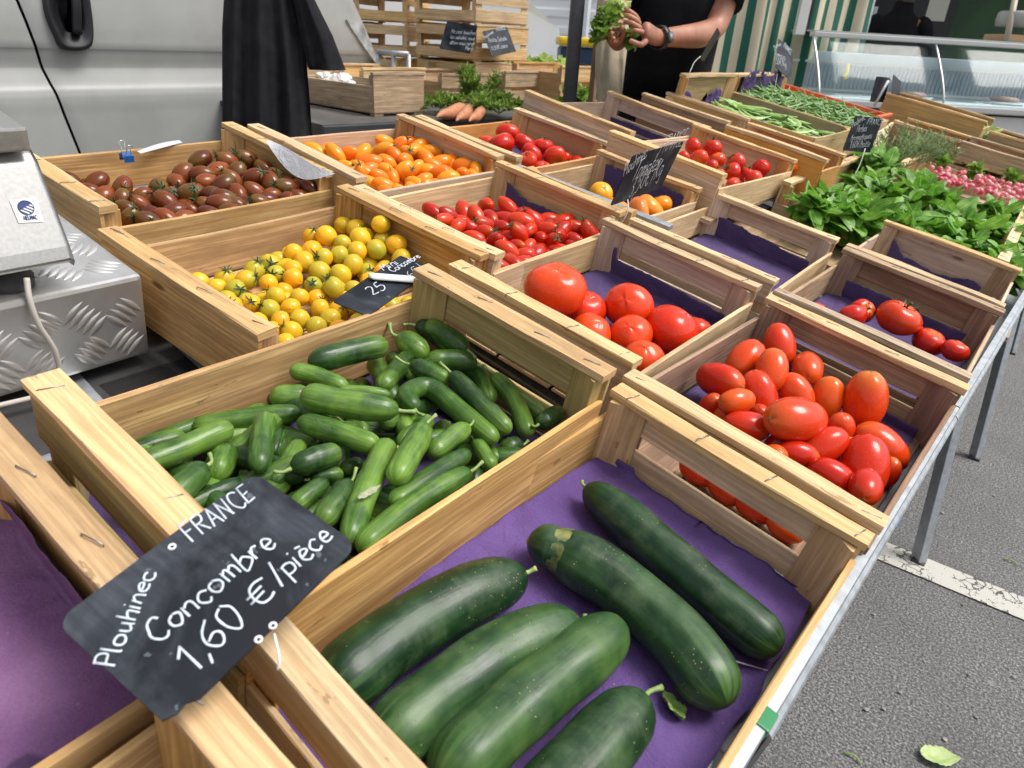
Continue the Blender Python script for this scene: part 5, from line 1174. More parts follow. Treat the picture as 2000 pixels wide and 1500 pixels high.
for q, w_ in (((1725, 330), 'behind the tallest basil'), ((1770, 320), 'right of the chalkboard'), ((1810, 318), 'nearest the radishes')):
    p = pt(q[0], q[1], -.03); M = TM @ T3(p); r = thing('rosemary_bunch', 'grey-green bunch of rosemary ' + w_, 'rosemary', M, 'rosemary bunches'); mb = MB(); sm = MB()
    for k in range(26):
        a = U_(0, 6.28); d = Vector((cos(a) * U_(.1, .7), sin(a) * U_(.1, .7), 1)).normalized(); L = U_(.09, .17); b0 = Vector((cos(a), sin(a), 0)) * U_(0, .07); sm.tube([b0, b0 + d * L], .0012, 4)
        for i in range(34):
            t = U_(.15, 1); q2 = b0 + d * L * t; aa = U_(0, 6.28); e = (d * U_(.3, 1) + Vector((cos(aa), sin(aa), 0)) * .9).normalized(); x = e.orthogonal().normalized(); m4 = Matrix((x, e, x.cross(e))).transposed().to_4x4(); m4.translation = q2; leaf(mb, m4, U_(.02, .034), .0022, .2, .1, 2, 2)
    mb.build('needles', M_ROSE, r); sm.build('stems', M_CSTEM, r)
def bean_mesh(L, r, k, flat=1.0, seed=0, n=7):
    rg = random.Random(seed); a = rg.uniform(-.5, .5) * k; b_ = rg.uniform(-.5, .5) * k
    S = [Vector((L * (t - .5), a * L * (t - .5) ** 2 * 1.6 + b_ * L * (t - .5) ** 3 * 2, rg.uniform(-.02, .02) * L)) for t in [i / 14 for i in range(15)]]
    R = [r * min(1, .12 + 3.2 * min(t, 1 - t)) * (1 + .06 * sin(t * 40)) for t in [i / 14 for i in range(15)]]
    mb = MB(); mb.tube(S, R, n)
    if flat != 1:
        for q in mb.v: q.z *= flat
    return mb
M_BEAN = simple('green_bean_skin', (.13, .26, .06), .42, c2=(.22, .36, .11), nscale=22, coat=.15)
M_FLAT = simple('flat_bean_skin', (.24, .42, .09), .42, c2=(.34, .52, .15), nscale=20, coat=.15)
def mesh_only(mb, name, mat):
    o = mb.build(name, mat); me = o.data; bpy.data.objects.remove(o); return me
BM = [mesh_only(bean_mesh(U_(.12, .17), .0050, 1.6, 1, i), 'green_bean', M_BEAN) for i in range(12)]
FM = [mesh_only(bean_mesh(U_(.17, .23), .0105, 1.2, .38, 40 + i, 10), 'flat_bean', M_FLAT) for i in range(8)]
def strew(key, meshes, n, name, label, cat, group, zf, x=(0.04, .96), y=(.06, .94), tilt=.35, amain=pi / 2, spread=1.1):
    Mw, Wm, Lm, Hm = CR[key]
    for i in range(n):
        u, v_ = U_(*x), U_(*y); me = meshes[i % len(meshes)]; o = bpy.data.objects.new(name, me); COL.objects.link(o)
        o.matrix_world = Mw @ T3((Wm * u, Lm * v_, zf(u, v_) + U_(-.012, .006))) @ Matrix.Rotation(amain + random.gauss(0, 1) * spread, 4, 'Z') @ Matrix.Rotation(U_(-tilt, tilt), 4, 'Y') @ Matrix.Rotation(U_(-1, 1), 4, 'X'); tag(o, label, cat, group)
gH = CR['GB'][3]
strew('GB', BM, 290, 'green_bean', 'thin green bean in the deep heap behind the flat beans', 'bean', 'thin green beans', lambda u, v: gH - .19 * U - .012 + .034 * sin(pi * u) - .012 * v, (.05, .8), (.1, .92), .3, pi / 2, .9)
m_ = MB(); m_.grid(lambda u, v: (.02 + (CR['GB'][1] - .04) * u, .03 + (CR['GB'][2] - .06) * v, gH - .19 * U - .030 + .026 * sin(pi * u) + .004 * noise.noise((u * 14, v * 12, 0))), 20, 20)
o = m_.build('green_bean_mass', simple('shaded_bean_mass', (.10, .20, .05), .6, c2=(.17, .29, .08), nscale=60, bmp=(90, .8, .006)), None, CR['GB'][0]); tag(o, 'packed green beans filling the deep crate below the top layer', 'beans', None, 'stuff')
fH = CR['FB'][3]
strew('FB', FM, 46, 'flat_bean', 'wide pale flat bean in the crate before the thin beans', 'bean', 'flat green beans', lambda u, v: fH - .19 * U - .045 + .02 * u, (.25, .92), (.12, .9), .18, pi / 2, .45)
m_ = MB(); m_.grid(lambda u, v: (.02 + (CR['FB'][1] - .04) * u, .03 + (CR['FB'][2] - .06) * v, fH - .19 * U - .072 + .02 * u), 6, 6)
tag(m_.build('paper_liner', M_PURPLE_D, None, CR['FB'][0]), 'purple paper bed under the flat beans', 'paper', 'paper liners in the crates')
rm_ = MB(); rm_.lathe([(.02, -1.1), (.25, -.95), (.75, -.5), (1, 0), (.85, .55), (.4, .86), (.08, .95)], 14); RM = mesh_only(rm_, 'radish', M_RADISH)
rt = MB(); rt.tube([(0, 0, -1.05), (.1, .05, -1.7), (.3, .1, -2.4), (.2, .5, -3.2)], [.1, .05, .03, .015], 5); RTM = mesh_only(rt, 'root', simple('radish_root', (.75, .62, .5), .6))
for i in range(110):
    px, py = U_(1815, 2030), 0; t = (px - 1830) / 170; py = 326 + 34 * t + U_(0, 1) ** .8 * (26 + 14 * t)
    p = pt(px, py, U_(-.022, -.006)); o = bpy.data.objects.new('radish', RM); COL.objects.link(o); rr = U_(.012, .0155)
    o.matrix_world = TM @ T3(p) @ rot_to(Vector((U_(-1, 1), U_(-1, 1), U_(-.6, .8)))) @ Matrix.Diagonal((rr, rr, rr, 1)); tag(o, 'small pink radish with a white root tip in the radish crate', 'radish', 'pink radishes')
    c = bpy.data.objects.new('root', RTM); COL.objects.link(c); c.parent = o
for q, w_ in (((1838, 322), 'at the left end of the radishes'), ((1905, 338), 'in the middle of the radishes'), ((1975, 352), 'to the right of the radishes')):
    herb('radish_leaves', 'tuft of radish leaves ' + w_, 'leaves', pt(q[0], q[1], -.02), 12, .03, M_PARS, (.03, .05), 'radish leaf tufts', .03)
herb('lettuce', 'pale lettuce leaf in the crate by the rosemary', 'lettuce', pt(1838, 310, -.04), 16, .05, M_LETT, (.05, .07), None, .03)
herb('lettuce', 'yellow-green lettuce heart next to the dark paper at right', 'lettuce', pt(1915, 272, .05), 22, .05, M_LETT, (.04, .07), None, .05)
# torn cream packing sheet at the end of the bean crate
c0 = dp(1704, 268, .04); c1 = dp(1779, 222, .04)
m_ = MB(); m_.grid(lambda u, v: c0.lerp(c1, u) + Vector((0.0, 0, .0)) + (Vector((.012, -.03, -.10)) * v) + Vector((0, 0, .02 * sin(u * 5) + .012 * noise.noise((u * 6, v * 4, 0)))), 14, 8)
o = m_.build('packing_sheet', M_KRAFT); o.modifiers.new('t', 'SOLIDIFY').thickness = .003; tag(o, 'torn cream packing sheet at the right end of the green beans', 'paper')
# ------------------------------------------------------------------ the van behind the stall
VAN = simple('van_paint', (.36, .365, .35), .42, c2=(.30, .305, .295), nscale=3.5, coat=.04, spec=.35)
DARK = simple('dark_gap', (.01, .01, .01), .8)
GLASSD = simple('dark_window_glass', (.015, .017, .02), .08)
def van():
    X = -2.5; zc = lambda px, py: rX(px, py, X).z
    zA, zB, zC, zD = zc(300, 98), zc(300, 128), zc(300, 136), zc(300, 172)
    prof = [(-.03, .32), (0, .40), (.0, .55), (.005, zD - .09), (.009, zD - .045), (.009, zD - .022), (.005, zD - .002), (-.005, zD + .016), (-.020, zC - .006), (-.022, zC + .004), (-.019, zB + .006), (-.006, zA - .006), (-.002, zA), (.004, zA + .08), (0, zA + .26), (-.03, 1.55), (-.11, 2.0), (-.2, 2.3), (-.5, 2.42)]
    r = thing('delivery_van', 'light grey van parked behind the stall, black door handle', 'van', T3((X, -.5, 0)))
    O_ = Vector((X, -.5, 0))
    def gapY(z):
        a, b_ = rX(34, 0, X), rX(157, 300, X); t = (z - a.z) / (b_.z - a.z); t = max(-2, min(2.4, t)); return a.y + (b_.y - a.y) * t
    def nose(z):
        P = [(rX(752, 150, X)), (rX(741, 120, X)), (rX(716, 60, X)), (rX(690, 0, X))]
        if z <= P[0].z: return P[0].y + .02
        for a, b_ in zip(P, P[1:]):
            if z <= b_.z: return a.y + (b_.y - a.y) * (z - a.z) / (b_.z - a.z)
        return P[-1].y - (z - P[-1].z) * .75
    def panel(y0, y1, name, nv=12, mat=VAN, parent=r):
        m = MB(); k = len(prof) - 1
        def fn(u, v):
            i = min(k - 1, int(v * k)); f = v * k - i; x = prof[i][0] * (1 - f) + prof[i + 1][0] * f; z = prof[i][1] * (1 - f) + prof[i + 1][1] * f
            a, b_ = y0(z), y1(z); y = a + (b_ - a) * u
            e = min(abs(y - a), abs(y - b_)); x -= .006 * max(0, 1 - e / .008) if True else 0
            return Vector((X + x, y, z)) - O_
        m.grid(fn, nv, k * 3); o = m.build(name, mat, parent); return o
    panel(lambda z: -3.6, lambda z: gapY(z) - .005, 'body', 40)
    d = panel(lambda z: gapY(z) + .005, lambda z: 1.40 - max(0, z - 1.3) * .2, 'door', 40)
    panel(lambda z: 1.408 - max(0, z - 1.3) * .2, nose, 'wing', 20)
    m = MB(); m.box(Vector((X - .06, -1.2, .9)) - O_, (.02, 4.6, 1.2)); m.build('inner_shell', DARK, r)
    m = MB()
    m.grid(lambda u, v: Vector((X - .02 - 1.8 * u, nose(.35 + 1.0 * v) - .004 - .10 * u, .35 + 1.0 * v)) - O_, 12, 10); m.build('front', VAN, r)
    m = MB(); m.box(Vector((X - 1.0, -1.3, 2.36)) - O_, (1.5, 4.4, .1), ch=.03); m.build('roof', VAN, r)
    m = MB(); m.grid(lambda u, v: Vector((X + .001 - .05 * v + .006, gapY(1.5) + .12 + .7 * u, 1.52 + .45 * v)) - O_, 4, 4); m.build('side_window', GLASSD, r)
    # recessed black handle: rounded shell with a hollow and a grip bar
    hl = MB(); cx = rX(134, -8, X + .012)
    P = [(87, -60), (84, 0), (92, 40), (106, 70), (120, 95), (150, 100), (172, 94), (180, 76), (178, 30), (168, -30), (160, -60)]
    W_ = [rX(a, b_, X + .010) - O_ for a, b_ in spline_px(P)]
    c = sum(W_, Vector()) / len(W_); n = len(W_); rings = [(1.0, -.03), (1.0, .010), (.95, .018), (.84, .018), (.70, .004), (.45, .002)]
    rows = [hl.add([c + (q - c) * s_ + Vector((dx, 0, 0)) for q in W_]) for s_, dx in rings]
    for a, b_ in zip(rows, rows[1:]):
        for i in range(n): j = (i + 1) % n; hl.face([a + i, b_ + i, b_ + j, a + j][::-1], [(0, 0)] * 4)
    hl.face([rows[-1] + i for i in range(n)][::-1], [(0, 0)] * n)
    ho = hl.build('handle', BLACK, d)
    gb = MB(); a, b_ = rX(140, -60, X + .02) - O_, rX(150, 66, X + .02) - O_
    gb.tube(spline([a, (a + b_) / 2 + Vector((.012, 0, 0)), b_], 6), .017, 10); g = gb.build('grip', BLACK, d)
    # headlamp on the nose corner
    L = [(677, 38), (690, 44), (708, 48), (726, 88), (742, 126), (736, 126), (712, 92), (690, 60)]
    W_ = [rX(a, b_, X + .012) - O_ for a, b_ in L]; hm = MB(); i0 = hm.add(W_); i1 = hm.add([q + Vector((-.05, -.0, 0)) for q in W_]); n = len(W_)
    hm.face([i0 + i for i in range(n)], [(0, 0)] * n, False)
    for i in range(n): j = (i + 1) % n; hm.face([i0 + i, i1 + i, i1 + j, i0 + j], [(0, 0)] * 4, False)
    hm.build('headlight', simple('headlamp_lens', (.62, .66, .68), .1, .3, c2=(.28, .28, .26), nscale=14), r)
    for yy in (1.0, -2.6):
        w_ = MB(); w_.lathe([(.2, -.1), (.31, -.1), (.33, -.06), (.33, .06), (.31, .1), (.2, .1)], 32, M=T3(Vector((X - .12, yy, .33)) - O_) @ Matrix.Rotation(pi / 2, 4, 'Y')); wo = w_.build('wheel', RUBBER, r)
        w_ = MB(); w_.lathe([(.2, .02), (.18, .09), (.05, .06)], 24, M=T3(Vector((X - .12, yy, .33)) - O_) @ Matrix.Rotation(pi / 2, 4, 'Y')); w_.build('rim', GALV, wo)
def spline_px(P):
    Q = spline([Vector((a, b_, 0)) for a, b_ in P + P[:1]], 3)[:-1]; return [(q.x, q.y) for q in Q]
van()
CLOTH = simple('black_fleece', (.006, .006, .0085), .9, c2=(.011, .0105, .013), nscale=30, spec=.15, sheen=.03, bmp=(260, .25, .001))
def hang(name, label, cat, rows, D, mat, folds=7, amp=.022, dep=.09, seed=0, hook=None, group=None):
    """hanging garment: rows of (left px, right px, y px); a closed flattened tube with folds"""
    m = MB(); k = len(rows); n = 72; idx = []; off = None
    dense = []
    for a, b_ in zip(rows, rows[1:]):
        for i in range(5): dense.append(tuple(p + (q - p) * i / 5 for p, q in zip(a, b_)))
    dense.append(rows[-1]); k = len(dense)
    cw = rD((rows[0][0] + rows[0][1]) / 2, rows[-1][2], D); M = T3(cw)
    for i, (l, r_, y) in enumerate(dense):
        L, R = rD(l, y, D), rD(r_, y, D); ex = (R - L); W_ = ex.length; ex.normalize(); nf = (CAM - (L + R) / 2); nf.z = 0; nf.normalize(); t = i / (k - 1); ring = []
        for j in range(n):
            a = 2 * pi * j / n; u = cos(a); fr = sin(a)
            fd = (sin(u * folds + 1.3 * seed + 1.5 * noise.noise((u * 2, t * 1.5, seed))) + .6 * sin(u * folds * 2.3 + t * 3 + seed)) * amp * (.35 + t)
            wr = noise.noise((u * 3, t * 9, seed + 4)) * amp * .5
            ring.append((L + R) / 2 + ex * u * W_ / 2 + nf * (dep * fr * (1 - .2 * u * u) + (fd + wr) * (1 if fr > 0 else .5)) - cw)
        idx.append(m.add(ring))
    for a, b_ in zip(idx, idx[1:]):
        for j in range(n): j2 = (j + 1) % n; m.face([a + j, b_ + j, b_ + j2, a + j2], [(0, 0)] * 4)
    m.face([idx[0] + j for j in range(n)], [(0, 0)] * n); m.face([idx[-1] + j for j in reversed(range(n))], [(0, 0)] * n)
    o = m.build(name, mat, None, M); return tag(o, label, cat, group)
coat = hang('coat', 'black fleece coat hanging against the grey van', 'coat', [(470, 540, -140), (446, 565, -70), (437, 582, 0), (434, 592, 60), (434, 600, 130), (434, 606, 200), (434, 612, 300), (436, 616, 420)], 2.28, CLOTH, 9, .020, .07, 2)
sv = hang('sleeve', None, None, [(560, 585, -110), (566, 600, -30), (588, 650, 70), (600, 672, 128), (604, 676, 136)], 2.24, CLOTH, 3, .008, .045, 5); sv.parent = coat; sv.matrix_parent_inverse = coat.matrix_world.inverted()
hk = rD(505, -130, 2.28); m_ = MB(); m_.tube([hk + Vector((-.35, 0, .02)), hk + Vector((-.1, 0, .04)), hk + Vector((.03, 0, .05))], .012, 8); tag(m_.build('mirror_arm', BLACK), 'black mirror arm of the van that carries the coat', 'mirror')

# ------------------------------------------------------------------ back table with lettuce crates
ZB = .90
def zb(px, py, z=ZB): return rZ(px, py, z)
A, B = zb(628, 243), zb(1300, 214); ex = (B - A); ex.z = 0; LT = ex.length; ex.normalize(); ey = Vector((-ex.y, ex.x, 0))
TB = frame(A + Vector((0, 0, -ZB)), ex, ey)
bt = thing('back_table', 'dark table behind the tomatoes carrying the lettuce crates', 'table', TB)
m_ = MB(); m_.box((LT / 2, .55, ZB - .012), (LT, 1.1, .022), ch=.002); m_.build('table_top', simple('dark_table_board', (.05, .048, .045), .6, c2=(.12, .11, .10), nscale=7), bt)
m_ = MB(); m_.box((LT / 2, -.004, ZB - .030), (LT, .02, .05), ch=.003); m_.build('edge_bar', simple('dark_steel', (.10, .105, .115), .4, .8), bt)
for x in (.3, LT - .2):
    for y in (.1, 1.0): m_ = MB(); m_.box((x, y, (ZB - .03) / 2), (.035, .035, ZB - .03), ch=.003); m_.build('leg', GALV, bt)
def world_crate(key, label, P0, P1, L, H, **kw):
    x = (P1 - P0); x.z = 0; W_ = x.length / U; x.normalize(); y = Vector((-x.y, x.x, 0)); M = frame(P0, x, y)
    kw.setdefault('group', 'crates on the back table'); return crate(key, label, 0, 0, M=M, W=W_, L=L / U, H=H / U, bw=.018, **kw)
world_crate('K1', 'wooden crate with plastic bags at the left of the back table', zb(731, 228), zb(829, 223), .58, .16, mat=W_GREY, mside=W_GREY, drop=.13, up=.55, wend='solid')
world_crate('K2', 'pale crate behind the one with plastic bags', zb(712, 203), zb(832, 197), .34, .15, mat=W_PALE, wend='solid')
world_crate('K3', 'grey slatted crate behind the carrots', zb(862, 203), zb(982, 199), .36, .135, mat=W_GREY, wend='slat', up=.5)
world_crate('K4', 'grey-fronted crate of pale lettuces right of the carrots', zb(985, 201), zb(1090, 198), .36, .15, mat=W_GREY, wend='slat', up=.5)
world_crate('K5', 'slatted crate of lettuces partly behind the dark pole', zb(1092, 205), zb(1180, 201), .36, .19, mat=W_YEL, wend='slat', up=.42)
world_crate('K6', 'pale crate in the second row left of the lettuces', zb(836, 181), zb(934, 178), .3, .16, mat=W_PALE, wend='solid')
world_crate('K7', 'open crate of lettuces in the second row by the stack', zb(940, 180), zb(1022, 177), .3, .18, mat=W_PALE, wend='slat')
def lettuce(px, py, z, label, n=40, R=.07, mat=M_LETT, L=(.05, .09), name='lettuce', cat='lettuce', h=.05, group='pale lettuces on the back table'):
    return herb(name, label, cat, None, n, R, mat, L, group, h, M=T3(zb(px, py, z)), ruf=.25, aspect=.5, stem=False, down=.0)
for i, (px, py, w_) in enumerate(((960, 141, 'at the left end of the row'), (990, 141, 'second in the row'), (1020, 141, 'behind the grey-fronted crate, left'), (1048, 141, 'behind the grey-fronted crate, middle'), (1075, 143, 'behind the grey-fronted crate, right'), (1100, 145, 'next to the pole'))):
    lettuce(px, py, 1.02, 'pale yellow-green lettuce ' + w_, 46, .075)
for i, (px, py, w_) in enumerate(((1132, 190, 'behind the slats right of the pole'), (1162, 186, 'behind the slats, furthest right'), (1110, 196, 'low behind the pole'))):
    lettuce(px, py, .95, 'green lettuce ' + w_, 24, .045, M_PARS, (.03, .06), h=.03)
BAG = simple('clear_plastic_bag', (.70, .68, .66), .15, c2=(.80, .80, .80), nscale=12, spec=.8)
def bag(px, py, z, s, label):
    bm = bmesh.new(); bmesh.ops.create_icosphere(bm, subdivisions=4, radius=1)
    sd_ = RND() * 50
    for q in bm.verts:
        p = q.co.copy(); q.co *= 1 + .35 * noise.noise(p * 1.6 + Vector((sd_, 0, 0))) + .25 * abs(noise.noise(p * 4 + Vector((0, sd_, 0)))) + .12 * abs(noise.noise(p * 9))
        q.co = Vector((q.co.x * s, q.co.y * s * .8, q.co.z * s * .62))
    me = bpy.data.meshes.new('plastic_bag'); bm.to_mesh(me); bm.free(); me.materials.append(BAG)
    o = bpy.data.objects.new('plastic_bag', me); COL.objects.link(o); o.location = zb(px, py, z); tag(o, label, 'bag', 'crumpled plastic bags')
bag(628, 152, 1.0, .05, 'crumpled clear plastic bag at the left end of its crate'); bag(668, 160, .99, .055, 'crumpled pinkish plastic bag against the white nose of the van'); bag(690, 164, .98, .035, 'small crumpled plastic bag at the right of the others')
M_CAR = simple('carrot_skin', (.42, .15, .07), .6, c2=(.54, .24, .12), nscale=40, bmp=(90, .5, .002))
for i, (a, b_, w_, lb) in enumerate((((852, 229), (908, 211), 30, 'leftmost of the three fat carrots'), ((891, 236), (922, 212), 26, 'middle one of the three fat carrots'), ((916, 237), (944, 216), 24, 'rightmost of the three fat carrots'))):
    P0, P1 = zb(a[0], a[1], ZB + .02), zb(b_[0], b_[1], ZB + .03); R = w_ / 2 * 2.45 / FPX
    S = [P0.lerp(P1, t / 10) + Vector((0, 0, .004 * sin(t))) for t in range(11)]; m_ = MB(); m_.tube(S, [R * q for q in (.12, .35, .6, .8, .92, 1, 1.02, 1, .95, .8, .4)], 12, sec=lambda a_, t: 1 + .04 * sin(t * 60)); tag(m_.build('carrot', M_CAR), lb, 'carrot', 'carrots on the back table')
def fern(px, py, z, R, n, label, h):
    M = T3(zb(px, py, z)); r = thing('carrot_greens', label, 'carrot greens', M, 'feathery carrot tops'); mb = MB()
    for k in range(n):
        a = U_(0, 6.28); d = Vector((cos(a) * R, sin(a) * R, h * U_(.1, 1))); S = spline([Vector((0, 0, 0)), d * .5 + Vector((0, 0, .02)), d], 5); mb.tube(S, .0012, 4)
        for i in range(22):
            t = U_(.3, 1); p = S[int(t * (len(S) - 1))]; aa = U_(0, 6.28); e = (d.normalized() * .6 + Vector((cos(aa), sin(aa), U_(-.3, .8)))).normalized(); x = e.orthogonal().normalized(); m4 = Matrix((x, e, x.cross(e))).transposed().to_4x4(); m4.translation = p; leaf(mb, m4, U_(.018, .04), .005, .5, .3, 2, 4, ruf=.8)
    mb.build('foliage', M_FERN, r)
fern(860, 212, ZB + .02, .12, 26, 'low dark bunch of carrot tops on the left', .05); fern(975, 222, ZB + .02, .12, 26, 'spread bunch of carrot tops on the right', .05); fern(938, 200, ZB + .03, .10, 34, 'tall yellow-green bunch of carrot tops in the middle', .16); fern(955, 215, ZB + .02, .10, 24, 'carrot tops just behind the carrots', .07)

# ------------------------------------------------------------------ crate stacks
rgt = Vector((RW[0][0], RW[0][1], 0)).normalized(); fwd = Vector((RW[2][0], RW[2][1], 0)).normalized()
def stack(px, D, al, W_, L_, ypx, h, n, labels, pre, group, **kw):
    c = rD(px, ypx, D); x = rgt * sin(al) + fwd * cos(al); y = -rgt * cos(al) + fwd * sin(al)
    k = int(c.z / h); z0 = c.z - k * h
    for i in range(n):
        M = frame(Vector((c.x, c.y, z0 + i * h)) + Vector((U_(-.008, .008), U_(-.008, .008), 0)), x, y)
        crate(pre + str(i), labels[i] if i < len(labels) else labels[-1], 0, 0, M=M, W=W_ / U, L=L_ / U, H=(h - .004) / U, group=group, bw=.02, wend='slat', slatside=True, up=.5, drop=.02, **kw)
    c = MB(); pz = z0
    if pz > .02:
        M = frame((c_ := rD(px, ypx, D)) * 1, x, y); M.translation.z = 0
        for q in (.06, L_ / 2, L_ - .06): c.box((W_ / 2, q, pz / 2 - .001), (W_, .06, pz - .004))
        tag(c.build('pallet', W_GREY, None, M), 'low wooden pallet under the stack ' + labels[0].split(' of the ')[-1], 'pallet')
stack(929, 3.75, radians(42), .42, .50, 121, .185, 8, ['crate at the bottom of the right stack', 'second crate from the bottom of the right stack', 'third crate from the bottom of the right stack', 'fourth crate from the bottom of the right stack', 'crate just above the lettuces in the right stack', 'crate carrying the two chalkboards in the right stack', 'crate above the chalkboards in the right stack', 'topmost crate of the right stack'], 'SA', 'crates in the right stack', mat=W_PALE, mside=W_PALE, nst=False)
stack(797, 4.1, radians(12), .40, .34, 115, .185, 8, ['crate at the bottom of the left stack', 'second crate from the bottom of the left stack', 'third crate from the bottom of the left stack', 'fourth crate from the bottom of the left stack', 'crate level with the grey rail in the left stack', 'crate with a dark opening in the left stack', 'crate with white slots in the left stack', 'topmost crate of the left stack'], 'SB', 'crates in the left stack', mat=W_PALE, mside=W_PALE, nst=False)
board('price_sign', 'chalkboard asking not to touch the salads, hung on the crate stack', rD(873, 41, 3.72), rD(933, 50, 3.66), rD(871, 97, 3.72), [
    ('Ne pas toucher', (881, 64), (929, 68), 7, 51), ('les salades, nous', (879, 75), (927, 79), 7, 52), ('allons vous servir', (878, 86), (927, 89), 7, 53), ('Merci', (908, 97), (924, 99), 7, 54)], ink=.0009, corner=.006)
board('price_sign', 'tilted chalkboard for small salads, right one on the crate stack', rD(942, 61, 3.68), rD(990, 52, 3.80), rD(948, 114, 3.68), [
    ('Plouhinec', (946, 76), (964, 64), 5, 55), ('FRANCE', (970, 62), (988, 57), 6, 56), ('Petite Salade', (955, 83), (990, 78), 8, 57), ('0,50€ pièce', (961, 98), (992, 92), 7, 58)], ink=.0009, corner=.006)
# grey rail in front of the left stack
m_ = MB(); a, b_, c_, d_ = rD(738, 102, 3.6), rD(798, 106, 3.55), rD(798, 140, 3.55), rD(763, 135, 3.58)
r = thing('metal_rack', 'grey metal rack in front of the left crate stack', 'rack', T3(a)); m_.tube([Vector(), b_ - a], .014, 8); m_.build('top_rail', GALV, r)
for q in (b_, (a + b_) / 2, a): m_ = MB(); m_.tube([q - a, Vector((q.x - a.x, q.y - a.y, -a.z))], .012, 8); m_.build('upright', GALV, r)

# ------------------------------------------------------------------ stall pole, fence, car, bike, bins
m_ = MB(); f0 = rD(1111, 210, 3.05); f0.z = 0
m_.tube([f0, f0 + Vector((0, 0, 2.6))], .032, 12, sec=lambda a, t: 1.0 + .10 * cos(4 * a)); tag(m_.build('stall_pole', simple('dark_grey_pole', (.055, .06, .07), .42, c2=(.075, .08, .09), nscale=30)), 'dark grey pole standing between the stall and the back table', 'pole')
FENCE = simple('white_sheet_metal', (.80, .82, .83), .5)
F0, F1 = rD(700, 60, 10), rD(1500, 60, 9.5); F0.z = F1.z = 0; ex = (F1 - F0); LF = ex.length; ex.normalize(); ey = Vector((-ex.y, ex.x, 0))
m_ = MB(); m_.grid(lambda u, v: F0 + ex * (LF * u) + ey * (.018 * max(-.5, min(.5, 1.6 * sin(v * 2.6 * 2 * pi / .22)))) + Vector((0, 0, .05 + 2.6 * v)), 4, 160, smooth=False)
fo = m_.build('sheet', FENCE); fr = thing('metal_fence', 'white corrugated metal fence behind the parked car', 'fence', T3(F0)); fo.parent = fr; fo.matrix_parent_inverse = fr.matrix_world.inverted()
for i in range(6): m_ = MB(); m_.box(Vector((0, 0, 1.35)), (.07, .07, 2.7)); p = m_.build('post', FENCE, fr); p.location = ex * (LF * (i + .4) / 6) - ey * .06
def car():
    c = rD(1040, 128, 5.6); x = (rgt * .93 + fwd * .36).normalized(); y = Vector((-x.y, x.x, 0)); M = frame(Vector((c.x, c.y, 0)) - x * 3.6 * 1.28, x, y) @ Matrix.Scale(1.28, 4)
    WH = simple('white_car_paint', (.68, .70, .71), .25, coat=.5)
    r = thing('parked_car', 'white car parked behind the crate stack, front wheel showing', 'car', M)
    prof = [(0, .5), (0, 1.0), (.25, 1.3), (.7, 1.75), (2.0, 1.8), (2.55, 1.55), (2.95, 1.28), (3.45, 1.15), (3.72, .98), (3.80, .62), (3.75, .34), (3.42, .34), (3.36, .55), (3.1, .68), (2.8, .62), (2.68, .34), (1.1, .34), (1.0, .58), (.72, .68), (.45, .58), (.36, .34), (.05, .34)]
    for nm, y0, y1 in (('body', 0, 1.7),):
        m = MB(); n = len(prof); b0 = m.add([(a, y0 + .04 * (b_ > 1.3) * 3, b_) for a, b_ in prof]); b1 = m.add([(a, y1 - .04 * (b_ > 1.3) * 3, b_) for a, b_ in prof])
        for i in range(n): j = (i + 1) % n; m.face([b0 + i, b1 + i, b1 + j, b0 + j], [(0, 0)] * 4, False)
        m.face([b0 + i for i in range(n)][::-1], [(0, 0)] * n, False); m.face([b1 + i for i in range(n)], [(0, 0)] * n, False)
        o = m.build(nm, WH, r); bv = o.modifiers.new('b', 'BEVEL'); bv.width = .05; bv.segments = 3; bv.angle_limit = .3
    m = MB(); m.box((3.66, .85, .46), (.30, 1.72, .26), ch=.05); m.build('bumper', simple('dark_bumper', (.05, .052, .055), .6), r)
    m = MB(); m.grid(lambda u, v: (1.0 + 1.7 * u - .25 * v * (u - .3), .055 + .03 * v, 1.25 + .4 * v * (1 - .3 * u)), 4, 3); m.build('side_window', GLASSD, r)
    for xx in (.72, 3.05):
        for yy in (.1, 1.6):
            m = MB(); m.lathe([(.18, -.1), (.30, -.1), (.32, -.06), (.32, .06), (.3, .1), (.18, .1)], 28, M=T3((xx, yy, .33)) @ Matrix.Rotation(pi / 2, 4, 'X')); wo = m.build('wheel', RUBBER, r)
            m = MB(); m.lathe([(.18, -.06), (.19, .085), (.05, .07)], 20, M=T3((xx, yy, .33)) @ Matrix.Rotation(pi / 2, 4, 'X')); m.build('rim', GALV, wo)
car()
